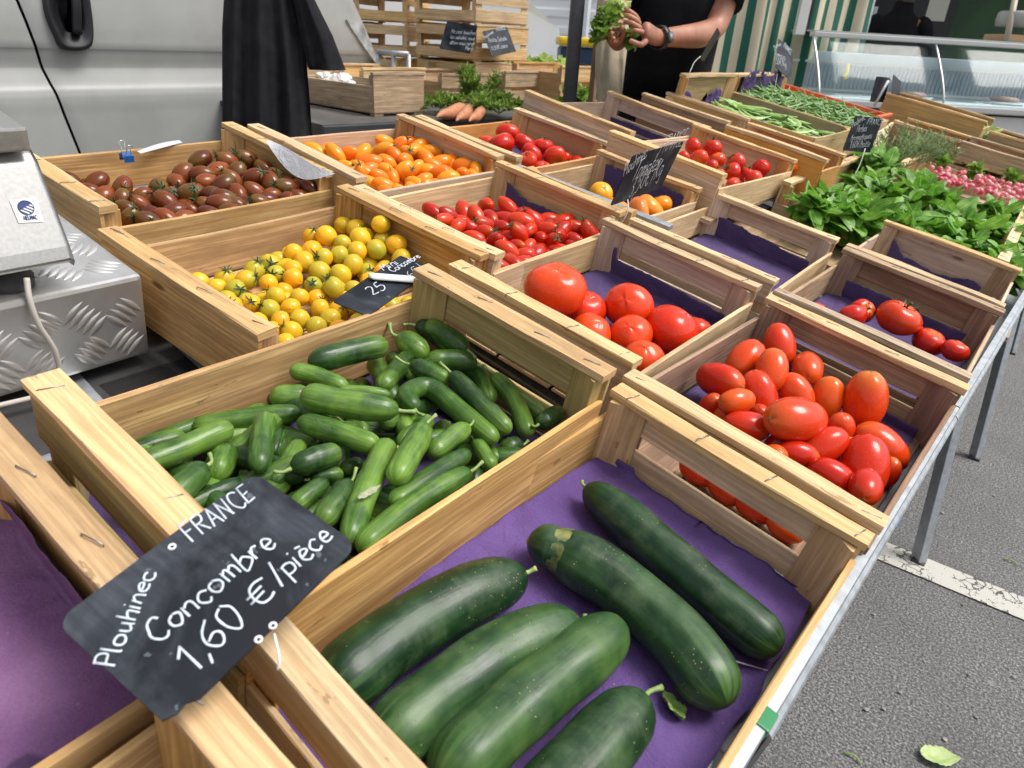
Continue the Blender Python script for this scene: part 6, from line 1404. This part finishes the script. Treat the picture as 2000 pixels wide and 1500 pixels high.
def bin_(px, py, D, w_, h, bc, lc, label):
    c = rD(px, py, D); M = frame(Vector((c.x, c.y, 0)), rgt, fwd); r = thing('waste_bin', label, 'bin', M, 'bins by the fence'); m = MB()
    hb = h - .06; pr = [(.78, .06), (1.0, hb)]
    b0 = [m.add([(sx * w_ / 2 * k, sy * w_ / 2 * k, z) for sx, sy in ((-1, -1), (1, -1), (1, 1), (-1, 1))]) for k, z in pr]
    for i in range(4): j = (i + 1) % 4; m.face([b0[0] + i, b0[0] + j, b0[1] + j, b0[1] + i], [(0, 0)] * 4, False)
    m.face([b0[0] + i for i in (3, 2, 1, 0)], [(0, 0)] * 4, False); m.face([b0[1] + i for i in range(4)], [(0, 0)] * 4, False)
    o = m.build('body', bc, r); o.modifiers.new('b', 'BEVEL').width = .015
    m = MB(); m.box((0, 0, hb + .035), (w_ * 1.08, w_ * 1.08, .06), ch=.02); m.build('lid', lc, r)
    for s_ in (-1, 1): m = MB(); m.lathe([(.03, -.03), (.08, -.03), (.08, .03), (.03, .03)], 16, M=T3((s_ * w_ * .36, w_ * .4, .08)) @ Matrix.Rotation(pi / 2, 4, 'Y')); m.build('wheel', BLACK, r)
NAVY = simple('navy_plastic', (.02, .05, .11), .5); YELL = simple('yellow_plastic', (.75, .55, .02), .45); GRYP = simple('grey_plastic', (.30, .34, .38), .5)
bin_(1150, 68, 5.0, .42, 1.23, NAVY, YELL, 'blue bin with a yellow lid behind the bicycle'); bin_(1076, 100, 5.4, .34, 1.06, GRYP, GRYP, 'grey bin left of the dark pole')
def bicycle():
    c = rD(1122, 112, 4.5); x = (rgt * .75 + fwd * .66).normalized(); y = Vector((-x.y, x.x, 0)); M = frame(Vector((c.x, c.y, 0)), x, y); r = thing('bicycle', 'black bicycle leaning by the bins, handlebar showing right of the pole', 'bicycle', M)
    for xx in (-.52, .52):
        m = MB(); m.tube([(xx + .33 * cos(a), 0, .34 + .33 * sin(a)) for a in [2 * pi * i / 36 for i in range(37)]], .017, 8); wo = m.build('wheel', RUBBER, r)
        m = MB()
        for i in range(14): a = 2 * pi * i / 14; m.tube([(xx, .02 * (-1) ** i, .34), (xx + .32 * cos(a), 0, .34 + .32 * sin(a))], .0015, 4)
        m.build('spokes', CHROME, wo)
    m = MB()
    for a, b_ in (((-.52, 0, .34), (-.1, 0, .3)), ((-.52, 0, .34), (-.2, 0, .82)), ((-.1, 0, .3), (-.22, 0, .92)), ((-.1, 0, .3), (.36, 0, .78)), ((-.2, 0, .84), (.35, 0, .88)), ((.34, 0, .98), (.40, 0, .72)), ((.40, 0, .72), (.52, 0, .34))): m.tube([a, b_], .016, 8)
    m.build('frame', simple('dark_frame_paint', (.02, .03, .04), .3), r)
    m = MB(); m.tube(spline([(.24, -.30, 1.05), (.30, -.2, 1.06), (.35, -.05, 1.02), (.35, .05, 1.02), (.30, .2, 1.06), (.24, .30, 1.05)], 5), .013, 8); m.build('handlebar', BLACK, r)
    m = MB(); m.tube(spline([(-.34, 0, .95), (-.22, 0, .97), (-.06, 0, .94)], 4), [.03, .07, .08, .075, .06, .05, .04, .03, .02], 10); m.build('saddle', BLACK, r)
    m = MB()
    for s_ in (-1, 1): m.tube(spline([(.27, s_ * .22, 1.05), (.46, s_ * .12, 1.0), (.44, 0, .8), (.40, 0, .72)], 5), .004, 5)
    m.build('brake_cable', BLACK, r)
    m = MB(); m.lathe([(.03, 0), (.036, .02), (.036, .14), (.02, .17), (.018, .19)], 14, M=T3((.12, 0, .55))); m.build('bottle', simple('cyan_plastic', (.01, .30, .62), .4), r)
bicycle()
# brown post and beige raincoat behind the man
BEI = simple('beige_cotton', (.50, .42, .30), .8, c2=(.40, .335, .235), nscale=5, bmp=(30, .4, .01))
m_ = MB(); a = rD(1169, 60, 3.3); a.z = 0; m_.box((a.x, a.y, 1.1), (.03, .03, 2.2), ch=.003); tag(m_.build('wooden_post', W_BROWN), 'brown post at the left edge of the beige raincoat', 'post')
hang('raincoat', 'beige raincoat hanging behind the man holding lettuce', 'coat', [(1178, 1225, -90), (1168, 1232, -30), (1166, 1232, 30), (1163, 1230, 90), (1162, 1228, 140), (1166, 1224, 190), (1166, 1224, 260)], 3.15, BEI, 4, .016, .06, 7)

# ------------------------------------------------------------------ striped stall curtain and glass counter
M_STR, nt, b = new_mat('striped_canvas')
tc = nt.nodes.new('ShaderNodeTexCoord'); sp = nt.nodes.new('ShaderNodeSeparateXYZ'); nt.links.new(tc.outputs['UV'], sp.inputs[0])
fr_ = math_(nt, 'FRACT', math_(nt, 'MULTIPLY', sp.outputs[0], 11)); g_ = math_(nt, 'GREATER_THAN', fr_, .54)
nt.links.new(mix(nt, g_, mix(nt, noise_t(nt, coords(nt, 'Object'), 5, 3), (.50, .43, .30), (.60, .54, .40)), (.008, .10, .065)), b.inputs['Base Color']); b.inputs['Roughness'].default_value = .8
C0, C1 = rD(1372, 60, 5.2), rD(1690, 60, 5.7); ex = C1 - C0; ex.z = 0; LC = ex.length; ex.normalize(); ey = Vector((-ex.y, ex.x, 0))
def cur(u, v):
    z = 2.5 - 2.0 * v; f = .022 * sin(u * 38 + 2 * noise.noise((u * 5, v * 1.5, 0))) * (.4 + v) + .03 * sin(u * 17)
    p = C0 + ex * (LC * (u + .004 * sin(u * 38 + 1.2 * v))) + ey * f; return (p.x, p.y, z)
m_ = MB(); m_.grid(cur, 160, 24); o = m_.build('striped_curtain', M_STR); o.modifiers.new('t', 'SOLIDIFY').thickness = .002; tag(o, 'green and cream striped canvas side of the neighbouring stall', 'canvas')
m_ = MB(); a, b_ = C0 + Vector((0, 0, 2.52 - C0.z)), C1 + Vector((0, 0, 2.52 - C1.z)); m_.tube([a, b_], .02, 10); 
for q in (a, b_): m_.tube([q, Vector((q.x, q.y, 0))], .02, 10)
tag(m_.build('curtain_frame', GALV), 'metal frame carrying the striped canvas', 'frame')
P0, P1 = rD(1588, 66, 5.1), rD(2000, 86, 5.2); ex = P1 - P0; ex.z = 0; LCN = ex.length + 1.0; ex.normalize(); ey = Vector((-ex.y, ex.x, 0)); ztop = P0.z
pb = rD(1545, 192, 4.85); zbot = pb.z
MC = frame(Vector((P0.x, P0.y, 0)) - ey * .32, ex, ey); MCI = MC.inverted()
ct = thing('display_counter', 'white refrigerated counter with sloping glass beside the striped canvas', 'counter', MC)
WHT = simple('white_enamel', (.70, .70, .68), .35); ALU = simple('aluminium_profile', (.6, .6, .58), .35, .8)
m_ = MB(); m_.box((LCN / 2, .5, zbot / 2 - .03), (LCN, .92, zbot - .06), ch=.01); m_.build('base', WHT, ct)
m_ = MB(); m_.box((LCN / 2, .02, zbot - .02), (LCN + .04, .10, .045), ch=.008); m_.build('front_rail', ALU, ct)
m_ = MB(); m_.box((LCN / 2, .34, ztop + .0), (LCN, .08, .035), ch=.006); m_.build('top_rail', ALU, ct)
m_ = MB(); m_.box((LCN / 2, .52, ztop + .022), (LCN, .42, .012), ch=.003); m_.build('top_shelf', simple('glass_shelf', (.40, .43, .42), .1), ct)
m_ = MB(); m_.box((LCN / 2, .80, (zbot + ztop) / 2 - .05), (LCN, .03, ztop - zbot - .12), ch=.004); m_.build('back_wall', simple('bluish_white_liner', (.66, .73, .80), .5), ct)
m_ = MB(); m_.box((LCN / 2, .42, zbot + .004), (LCN - .06, .72, .012), ch=.003); m_.build('deck', simple('bluish_white_deck', (.74, .77, .80), .5), ct)
m_ = MB()
for i in range(int(LCN / .035)): m_.box((.08 + i * .035, .755, zbot + .13), (.020, .012, .18), ch=.003)
m_.build('grille', simple('grey_grille', (.42, .47, .54), .4), ct)
for i in range(2): m_ = MB(); m_.box((LCN / 2, .745, zbot + (.03 if i == 0 else .235)), (LCN - .1, .02, .02), ch=.003); m_.build('grille_bar', WHT, ct)
GL, nt, b = new_mat('counter_glass'); gl_ = nt.nodes.new('ShaderNodeBsdfGlossy'); gl_.inputs['Roughness'].default_value = .04; tp_ = nt.nodes.new('ShaderNodeBsdfTransparent'); tp_.inputs[0].default_value = (.90, .95, .95, 1)
fs = nt.nodes.new('ShaderNodeLayerWeight'); fs.inputs['Blend'].default_value = .5; mx = nt.nodes.new('ShaderNodeMixShader'); nt.links.new(math_(nt, 'ADD', math_(nt, 'MULTIPLY', math_(nt, 'POWER', fs.outputs['Facing'], 5.0), .25), .012, True), mx.inputs[0]); nt.links.new(tp_.outputs[0], mx.inputs[1]); nt.links.new(gl_.outputs[0], mx.inputs[2]); nt.links.new(mx.outputs[0], nt.nodes['Material Output'].inputs[0])
jx = (MCI @ rD(1830, 78, 5.15)).x; xs = [0, jx, LCN]
for i in range(2):
    m_ = MB(); m_.grid(lambda u, v: (xs[i] + .012 + (xs[i + 1] - xs[i] - .016) * u, .0 + .32 * v ** 1.25, zbot + .01 + (ztop - zbot - .02) * v), 6, 10); o = m_.build('glass_pane', GL, ct); o.modifiers.new('t', 'SOLIDIFY').thickness = .005
m_ = MB(); m_.tube([(jx, -.002 + .32 * (k / 8) ** 1.25, zbot + .01 + (ztop - zbot - .02) * k / 8) for k in range(9)], .007, 6); m_.tube([(.004, -.002 + .32 * (k / 8) ** 1.25, zbot + .01 + (ztop - zbot - .02) * k / 8) for k in range(9)], .009, 6); m_.build('glass_joint', ALU, ct)
m_ = MB(); i0 = m_.add([(0.002, .0, zbot), (0.002, .8, zbot), (0.002, .8, ztop), (0.002, .33, ztop)]); m_.face([i0, i0 + 1, i0 + 2, i0 + 3], [(0, 0)] * 4, False); m_.build('end_glass', GL, ct)
def on_counter(px, py, y):
    d = MCI.to_3x3() @ ray(px, py); o_ = MCI @ CAM; return o_ + d * ((y - o_.y) / d.y)
kn = thing('knife', 'yellow-handled knife standing in the glass counter', 'knife', MC @ T3(on_counter(1647, 176, .25)))
m_ = MB(); a, b_ = on_counter(1650, 155, .25) - on_counter(1647, 176, .25), on_counter(1657, 126, .25) - on_counter(1647, 176, .25); m_.tube([a, a.lerp(b_, .5), b_], [.012, .016, .013], 8); m_.build('handle', YELL, kn)
m_ = MB(); bar_between(m_, (0, 0, .0), a, .012, .002, None); m_.build('blade', CHROME, kn)
MEAT = simple('pink_meat', (.50, .26, .24), .4, c2=(.62, .42, .38), nscale=30)
for px, py, lb in ((1780, 196, 'pinkish cold cut on a tray left of the glass joint'), (1960, 206, 'pinkish cold cut on a tray at the right of the counter')):
    p = on_counter(px, py, .35); p.z = zbot + .012; m_ = MB(); m_.lathe([(.10, 0), (.14, .01), (.145, .022), (.13, .02)], 24); tr_ = m_.build('tray', WHITEP, None, MC @ T3(p)); tag(tr_, 'white serving tray under the ' + lb.split(' on a ')[0] + (' by the joint' if px < 1800 else ' at the right'), 'tray', 'trays in the counter')
    m_ = MB(); m_.lathe([(.09, 0), (.10, .015), (.07, .03), (.01, .034)], 20, lambda a_, v: (1 + .12 * sin(a_ * 3 + 1), 0)); tag(m_.build('cold_cut', MEAT, None, MC @ T3(p + Vector((0, 0, .023)))), lb, 'meat', 'cold cuts in the counter')
# neighbouring stall interior
DG = simple('dark_green_panel', (.012, .055, .018), .5, c2=(.02, .09, .02), nscale=3)
B0, B1 = rD(1660, 30, 7.6), rD(2250, 60, 7.6); ex = B1 - B0; ex.z = 0; LB = ex.length; ex.normalize(); ey = Vector((-ex.y, ex.x, 0)); MB_ = frame(Vector((B0.x, B0.y, 0)), ex, ey)
bk = thing('stall_trailer', 'dark green inside of the sales trailer behind the glass counter', 'trailer', MB_)
m_ = MB(); m_.box((LB / 2, .0, 1.3), (LB, .05, 2.6)); m_.build('back_panel', DG, bk)
m_ = MB(); m_.box((LB / 2, -1.0, 2.65), (LB, 2.0, .06)); m_.build('roof', BLACK, bk)
m_ = MB(); m_.box((.55, -.06, 1.75), (1.1, .04, 1.2)); m_.build('dark_cabinet', BLACK, bk)
p = rD(1834, 8, 6.9); m_ = MB(); m_.box((0, 0, 0), (.20, .004, .30)); o = m_.build('notice', simple('cream_notice', (.62, .60, .52), .6), None, frame(p, ex, ey)); tag(o, 'cream notice hanging over the counter beside the person in black', 'notice')
p = rD(1686, 42, 6.6); m_ = MB(); m_.box((0, 0, 0), (.21, .012, .26)); bo = m_.build('poster_board', WHITEP, None, frame(p, ex, ey)); tag(bo, 'white poster with red scribbles and a blue figure behind the counter', 'poster')
m_ = MB()
for k in range(7): m_.tube(spline([(-.06 + .02 * (i % 3) + .03 * i / 2 + U_(-.01, .01), -.008, .09 - k * .022 + U_(-.008, .008)) for i in range(5)], 4), .0022, 5)
m_.build('red_scribble', simple('red_print', (.65, .12, .14), .5), bo)
m_ = MB(); m_.lathe([(.03, -.10), (.035, -.05), (.02, 0), (.012, .03)], 12, M=T3((-.03, -.012, -.01)) @ Matrix.Diagonal((1, .15, 1, 1))); m_.build('blue_print', simple('blue_print_ink', (.04, .05, .25), .5), bo)
p = on_counter(1575, 36, .34); m_ = MB(); m_.box((0, 0, 0), (.075, .05, .62), ch=.004); tag(m_.build('awning_post', WHT, None, MC @ T3((p.x, .42, ztop + .30))), 'pale post rising from the left end of the counter', 'post')
m_ = MB(); m_.box((0, 0, 0), (.03, .03, .9), ch=.003); tag(m_.build('support_rod', BLACK, None, MC @ T3((p.x + .07, .46, ztop + .45))), 'thin dark rod beside the pale counter post', 'rod')
a, b_ = rD(1966, 80, 5.2), rD(1988, -30, 5.25); m_ = MB(); m_.tube([a, b_], .022, 10); tag(m_.build('canopy_post', simple('beige_paint', (.42, .36, .28), .5)), 'beige slanted post on the counter at the right', 'post')
p = MCI @ rD(1975, 70, 5.4); sc2 = thing('counter_scale', 'scale with an oval white dish on the counter at the right', 'scale', MC @ T3((p.x, .52, ztop + .03)))
m_ = MB(); m_.box((0, 0, .025), (.34, .26, .05), ch=.01); m_.build('base', simple('wooden_base', (.5, .32, .16), .5), sc2)
m_ = MB()
for s_ in (-.06, .06): m_.tube([(s_, 0, .05), (s_, 0, .10)], .006, 6)
m_.build('stem', CHROME, sc2); m_ = MB(); m_.lathe([(.02, .10), (.16, .105), (.17, .15), (.165, .20), (.15, .21)], 28); m_.build('dish', simple('greyish_dish', (.36, .37, .34), .4), sc2)

# ------------------------------------------------------------------ people
SKIN, nt, b = new_mat('tanned_skin'); v = coords(nt, 'Object'); f = noise_t(nt, v, 14, 4)
nt.links.new(ramp(nt, f, [(.3, (.24, .10, .055)), (.55, (.36, .155, .09)), (.75, (.42, .19, .12))]), b.inputs['Base Color']); b.inputs['Roughness'].default_value = .5
b.inputs['Subsurface Weight'].default_value = .15; b.inputs['Subsurface Radius'].default_value = (.02, .008, .005); bump(nt, b, noise_t(nt, v, 130, 3), .15, .002)
TEE = simple('black_cotton', (.0055, .0055, .007), .9, c2=(.009, .009, .011), nscale=6, spec=.15, bmp=(14, .35, .02))
TROU = simple('dark_denim', (.02, .022, .03), .8)
HAIR = simple('grey_brown_hair', (.10, .08, .06), .7, bmp=(200, .6, .003))
def skin_body(name, chains, mat, parent, O_, sub=2):
    """chains of (point, radius or (rx, ry)); a chain whose first item is an int starts at that vertex"""
    V, E, R = [], [], []; roots = []
    for ch in chains:
        prev = None
        for it in ch:
            if isinstance(it, int): prev = it; continue
            V.append(Vector(it[0]) - O_); R.append(it[1] if isinstance(it[1], tuple) else (it[1], it[1]))
            if prev is None: roots.append(len(V) - 1)
            else: E.append((prev, len(V) - 1))
            prev = len(V) - 1
    me = bpy.data.meshes.new(name); me.from_pydata([tuple(q) for q in V], E, []); me.materials.append(mat)
    o = bpy.data.objects.new(name, me); COL.objects.link(o); o.parent = parent
    sk = o.modifiers.new('skin', 'SKIN'); sk.use_smooth_shade = True
    if not me.skin_vertices: me.attributes.new if False else None
    for i, q in enumerate(me.skin_vertices[0].data): q.radius = R[i]; q.use_root = i in roots
    ss = o.modifiers.new('sub', 'SUBSURF'); ss.levels = sub; ss.render_levels = sub
    return o
def loft(mb, rows, ax, ay, n=32, folds=0):
    idx = []
    for i, (c, rx, ry) in enumerate(rows):
        idx.append(mb.add([Vector(c) + ax * (rx * (abs(cos(a)) ** .8 * (1 if cos(a) > 0 else -1))) * (1 + folds * noise.noise((cos(a) * 3, sin(a) * 3, i * .8))) + ay * (ry * sin(a) * (1 + folds * noise.noise((cos(a) * 3, sin(a) * 3, i * .8 + 9)))) for a in [2 * pi * k / n for k in range(n)]]))
    for a, b_ in zip(idx, idx[1:]):
        for k in range(n): k2 = (k + 1) % n; mb.face([a + k, a + k2, b_ + k2, b_ + k], [(0, 0)] * 4)
    mb.face([idx[0] + k for k in reversed(range(n))], [(0, 0)] * n); mb.face([idx[-1] + k for k in range(n)], [(0, 0)] * n)
def head_chain(nk, ax, fc):
    """neck, head; face features are added as their own short chains"""
    return [(nk + Vector((0, 0, .06)), .058), (nk + Vector((0, 0, .12)) + fc * .015, (.072, .08)), (nk + Vector((0, 0, .19)) + fc * .02, (.078, .095)), (nk + Vector((0, 0, .25)) + fc * .015, (.075, .092)), (nk + Vector((0, 0, .29)) + fc * .005, (.055, .065))]
def face_parts(r, nk, ax, fc, O_):
    h = nk + Vector((0, 0, .185))
    m = MB()
    m.tube([h + fc * .098 + Vector((0, 0, .035)), h + fc * .118 + Vector((0, 0, .0)), h + fc * .105 + Vector((0, 0, -.012))], [.008, .015, .006], 8)
    for s_ in (-1, 1): m.tube([h + ax * (s_ * .078) + Vector((0, 0, .03)), h + ax * (s_ * .09) - fc * .012 + Vector((0, 0, .01)), h + ax * (s_ * .08) + Vector((0, 0, -.025))], [.008, .014, .007], 8)
    return m
def man():
    D = 3.02; hip = rD(1296, 200, D); chest = rD(1300, -10, D); O_ = Vector((hip.x, hip.y, 0))
    fc = (CAM - hip); fc.z = 0; fc.normalize(); ax = Vector((-fc.y, fc.x, 0))           # ax: his left, picture right
    if ax.dot(rgt) < 0: ax = -ax
    up = Vector((0, 0, 1)); base = Vector((hip.x, hip.y, 0))
    r = thing('person', 'man in black T-shirt and apron holding lettuce behind the stall', 'person', T3(O_))
    W_ = lambda x, y, z: base + ax * x + fc * y + up * z
    shL, shR, nk = W_(.20, -.01, 1.50), W_(-.20, .0, 1.50), W_(0, -.01, 1.56)
    elL, wrL = rD(1394, 68, 2.76), rD(1282, 74, 2.50)
    elR, wrR = rD(1192, 40, 2.72), rD(1208, 84, 2.53)
    hL, hR = rD(1256, 58, 2.41), rD(1202, 66, 2.43)
    knL, knR = W_(.11, .03, .50), W_(-.11, .04, .50); ftL, ftR = W_(.12, 0, .09), W_(-.12, 0, .09)
    ch = [[(W_(0, 0, .95), (.12, .11)), (W_(0, 0, 1.12), (.11, .10)), (W_(0, 0, 1.34), (.12, .11)), (W_(0, -.01, 1.46), (.09, .08)), (nk, .06)]]
    ch.append([4] + head_chain(nk, ax, fc))
    n0 = 10
    ch.append([3, (shL, .075), (shL.lerp(elL, .45), .058), (elL.lerp(shL, .1), .047), (elL.lerp(wrL, .25), .052), (elL.lerp(wrL, .65), .040), (wrL, (.030, .030)), (wrL.lerp(hL, .5), (.034, .026)), (hL, (.042, .022))])
    n1 = n0 + 8
    ch.append([3, (shR, .075), (shR.lerp(elR, .45), .056), (elR, .046), (elR.lerp(wrR, .3), .048), (elR.lerp(wrR, .7), .040), (wrR, .034), (hR.lerp(wrR, .35), (.040, .032)), (hR, (.042, .03))])
    n2 = n1 + 8
    for k, f_, s_ in ((knL, ftL, .10), (knR, ftR, -.10)):
        ch.append([0, (W_(s_, 0, .84), .095), (k, .062), (k.lerp(f_, .4), .058), (f_, .042), (f_ + fc * .12 - up * .04, (.045, .032)), (f_ + fc * .18 - up * .05, (.035, .025))])
    # fingers of his left hand, pointing to the picture left; each a chain rooted inside the palm
    def fing(P, rr): ch.append([(q, rr * (1 - .09 * i)) for i, q in enumerate(P)])
    for kx, mx_, tx, rr in (((1240, 30), (1226, 20), (1211, 14), .0108), ((1243, 40), (1228, 31), (1212, 28), .0112), ((1245, 52), (1232, 44), (1217, 43), .0108), ((1252, 62), (1240, 59), (1229, 62), .0098)):
        fing([rD(*((Vector((*kx, 0)) * .6 + Vector((1260, 62, 0)) * .4)[:2]), 2.410), rD(*kx, 2.385), rD(*mx_, 2.370), rD(*tx, 2.385)], rr)
    fing([rD(1262, 80, 2.420), rD(1252, 88, 2.370), rD(1240, 84, 2.340), rD(1228, 78, 2.340)], .0115)
    for a, m__, t_, rr in (((1192, 56), (1187, 50), (1196, 45), .0105), ((1194, 64), (1187, 59), (1196, 53), .011), ((1197, 73), (1189, 69), (1197, 63), .0108), ((1202, 82), (1194, 79), (1200, 73), .0098)):
        fing([rD(1208, 70, 2.440), rD(*a, 2.410), rD(*m__, 2.380), rD(*t_, 2.360)], rr)
    fing([rD(1212, 76, 2.440), rD(1218, 62, 2.410), rD(1214, 52, 2.370)], .0115)
    body = skin_body('body', ch, SKIN, r, O_, 2)
    m = face_parts(r, nk, ax, fc, O_)
    for q in m.v: q -= O_
    m.build('face_features', SKIN, r)
    m = MB(); hc = nk + Vector((0, 0, .225)) - fc * .02 - O_
    bmh = [(0.02, .085)]; m.lathe([(.080, -.06), (.092, 0), (.090, .045), (.065, .085), (.02, .10)], 20, lambda a, v: (1 + .06 * noise.noise((cos(a) * 4, sin(a) * 4, v * 4)), 0), M=T3(hc)); m.build('hair', HAIR, r)
    m = MB(); loft(m, [(W_(0, .0, 1.02) - O_, .185, .135), (W_(0, .0, 1.12) - O_, .180, .132), (W_(0, .0, 1.25) - O_, .188, .135), (W_(0, 0, 1.38) - O_, .200, .135), (W_(0, -.01, 1.48) - O_, .205, .115), (W_(0, -.01, 1.545) - O_, .12, .085), (W_(0, -.01, 1.565) - O_, .075, .07)], ax, fc, 36, .05); m.build('t_shirt', TEE, r)
    for s_, e_ in ((shL, elL), (shR, elR)):
        m = MB(); a = s_ - (e_ - s_).normalized() * .06; m.tube([a - O_, s_ - O_, s_.lerp(e_, .3) - O_, s_.lerp(e_, .52) - O_], [.06, .085, .080, .078], 18); m.build('sleeve', TEE, r)
    m = MB(); loft(m, [(W_(0, .02, .42) - O_, .23, .15), (W_(0, .02, .7) - O_, .21, .145), (W_(0, .01, .92) - O_, .192, .138), (W_(0, .0, 1.06) - O_, .176, .126)], ax, fc, 36, .06); m.build('apron', TEE, r)
    for k, f_, s_ in ((knL, ftL, .10), (knR, ftR, -.10)):
        m = MB(); m.tube([W_(s_, 0, .9) - O_, k - O_, f_ + up * .0 - O_], [.115, .085, .075], 18); m.build('trouser_leg', TROU, r)
        m = MB(); m.tube([f_ - fc * .05 - up * .035 - O_, f_ + fc * .05 - up * .03 - O_, f_ + fc * .2 - up * .045 - O_], [.045, .052, .035], 12); m.build('shoe', BLACK, r)
    # watch
    d = (wrL - elL).normalized(); c = wrL.lerp(elL, .05) - O_; m = MB(); up2 = d.orthogonal().normalized(); vv = d.cross(up2)
    m.tube([c - d * .013, c + d * .013], [.041, .041], 20, caps=False); wo = m.build('watch_strap', BLACK, r); wo.modifiers.new('t', 'SOLIDIFY').thickness = .004
    n = (CAM - wrL).normalized(); n = (n - d * n.dot(d)).normalized(); M = frame(c + n * .042, d, n.cross(d)); m = MB(); m.lathe([(.017, -.004), (.019, 0), (.0185, .006), (.015, .008)], 22); o = m.build('watch_case', BLACK, wo); o.matrix_local = M; m = MB(); m.lathe([(.0145, .0082), (.001, .0084)], 20); o2 = m.build('watch_dial', simple('watch_dial_grey', (.22, .27, .32), .2), wo); o2.matrix_local = M
    for px, py, d_, mt_, nm in ((1186, 52, 2.37, M_PARS, 'green leafy lettuce part nearer the picture left'), (1202, 36, 2.39, M_LETT, 'pale lettuce heart held in both hands')):
        herb('lettuce', nm, 'lettuce', None, 26, .026, mt_, (.025, .045), 'lettuce held by the man', .05, M=T3(rD(px, py, d_)), ruf=.3, aspect=.5, stem=False, down=0)
    herb('lettuce', 'curly green leaves drooping below the lettuce in his hands', 'lettuce', None, 30, .03, M_PARS, (.025, .045), 'lettuce held by the man', .03, M=T3(rD(1172, 62, 2.39)), ruf=.3, aspect=.5, stem=False, down=.5)
    herb('lettuce', 'curly green leaves under his fingers', 'lettuce', None, 24, .02, M_PARS, (.02, .04), 'lettuce held by the man', .02, M=T3(rD(1234, 72, 2.45)), ruf=.3, aspect=.5, stem=False, down=.5)
man()
def seller():
    D = 6.3; c = rD(1752, 60, D); O_ = Vector((c.x, c.y, 0)); fc = -(CAM - c); fc.z = 0; fc.normalize(); ax = rgt; up = Vector((0, 0, 1)); W_ = lambda x, y, z: O_ + ax * x + fc * y + up * z
    r = thing('person', 'person in a black jacket standing behind the glass counter', 'person', T3(O_)); nk = W_(0, 0, 1.60)
    ch = [[(W_(0, 0, .95), (.11, .1)), (W_(0, 0, 1.15), (.11, .1)), (W_(0, 0, 1.36), (.12, .1)), (W_(0, 0, 1.48), (.08, .07)), (nk, .055)], [4] + head_chain(nk, ax, fc)]
    for s_ in (1, -1): ch.append([3, (W_(s_ * .2, 0, 1.5), .07), (W_(s_ * .28, .02, 1.22), .052), (W_(s_ * .24, .2, 1.05), .042), (W_(s_ * .22, .27, 1.04), (.04, .03)), (W_(s_ * .2, .33, 1.03), (.035, .02))])
    for s_ in (1, -1): ch.append([0, (W_(s_ * .1, 0, .84), .09), (W_(s_ * .11, 0, .5), .06), (W_(s_ * .12, 0, .09), .042), (W_(s_ * .12, .14, .05), (.04, .03))])
    skin_body('body', ch, SKIN, r, O_, 1)
    m = MB(); loft(m, [(W_(0, 0, .9) - O_, .22, .15), (W_(0, 0, 1.2) - O_, .22, .15), (W_(0, 0, 1.42) - O_, .235, .145), (W_(0, 0, 1.53) - O_, .19, .11), (W_(0, 0, 1.60) - O_, .105, .095), (W_(0, 0, 1.68) - O_, .085, .085)], ax, fc, 32, .04); m.build('jacket', TEE, r)
    for s_ in (1, -1): m = MB(); m.tube(spline([W_(s_ * .16, 0, 1.52) - O_, W_(s_ * .24, 0, 1.44) - O_, W_(s_ * .30, .02, 1.2) - O_, W_(s_ * .26, .18, 1.06) - O_], 4), [.07, .085, .09, .09, .088, .085, .08, .08, .075, .07, .065, .06, .058], 16); m.build('sleeve', TEE, r)
    m = MB(); m.lathe([(.074, -.15), (.090, -.09), (.104, -.02), (.100, .045), (.07, .09), (.02, .105)], 20, M=T3(nk + Vector((0, 0, .22)) - fc * .02 - O_)); m.build('hair', HAIR, r)
    for s_ in (1, -1): m = MB(); m.tube([W_(s_ * .1, 0, .92) - O_, W_(s_ * .11, 0, .5) - O_, W_(s_ * .12, 0, .07) - O_], [.11, .08, .07], 16); m.build('trouser_leg', TROU, r)
seller()
# small stones and crumbs
PEB = simple('pale_pebble', (.35, .33, .30), .8, c2=(.20, .19, .18), nscale=40)
for i in range(26):
    p = rZ(U_(1560, 1995), U_(820, 1490), .003); bm = bmesh.new(); bmesh.ops.create_icosphere(bm, subdivisions=1, radius=U_(.0025, .006))
    for q in bm.verts: q.co *= U_(.7, 1.25); q.co.z *= .6
    me = bpy.data.meshes.new('pebble'); bm.to_mesh(me); bm.free(); me.materials.append(PEB)
    o = bpy.data.objects.new('pebble', me); COL.objects.link(o); o.location = p; tag(o, 'tiny pale stone lying on the asphalt by the table', 'stone', 'small stones on the asphalt')
# small litter on the asphalt
for px, py, lb in ((1975, 1097, 'thin green stalk on the asphalt right of the white line'), (1885, 770, 'pale bit of leaf on the asphalt between the table legs'), (1666, 1480, 'whitish crumb on the asphalt near the table corner')):
    p = rZ(px, py, .004); m_ = MB(); m_.tube(spline([p + Vector((-.018, 0, 0)), p + Vector((0, .004, .003)), p + Vector((.016, -.003, 0))], 4), .0018, 5); tag(m_.build('litter', LEAFM), lb, 'litter')
bpy.context.view_layer.update()
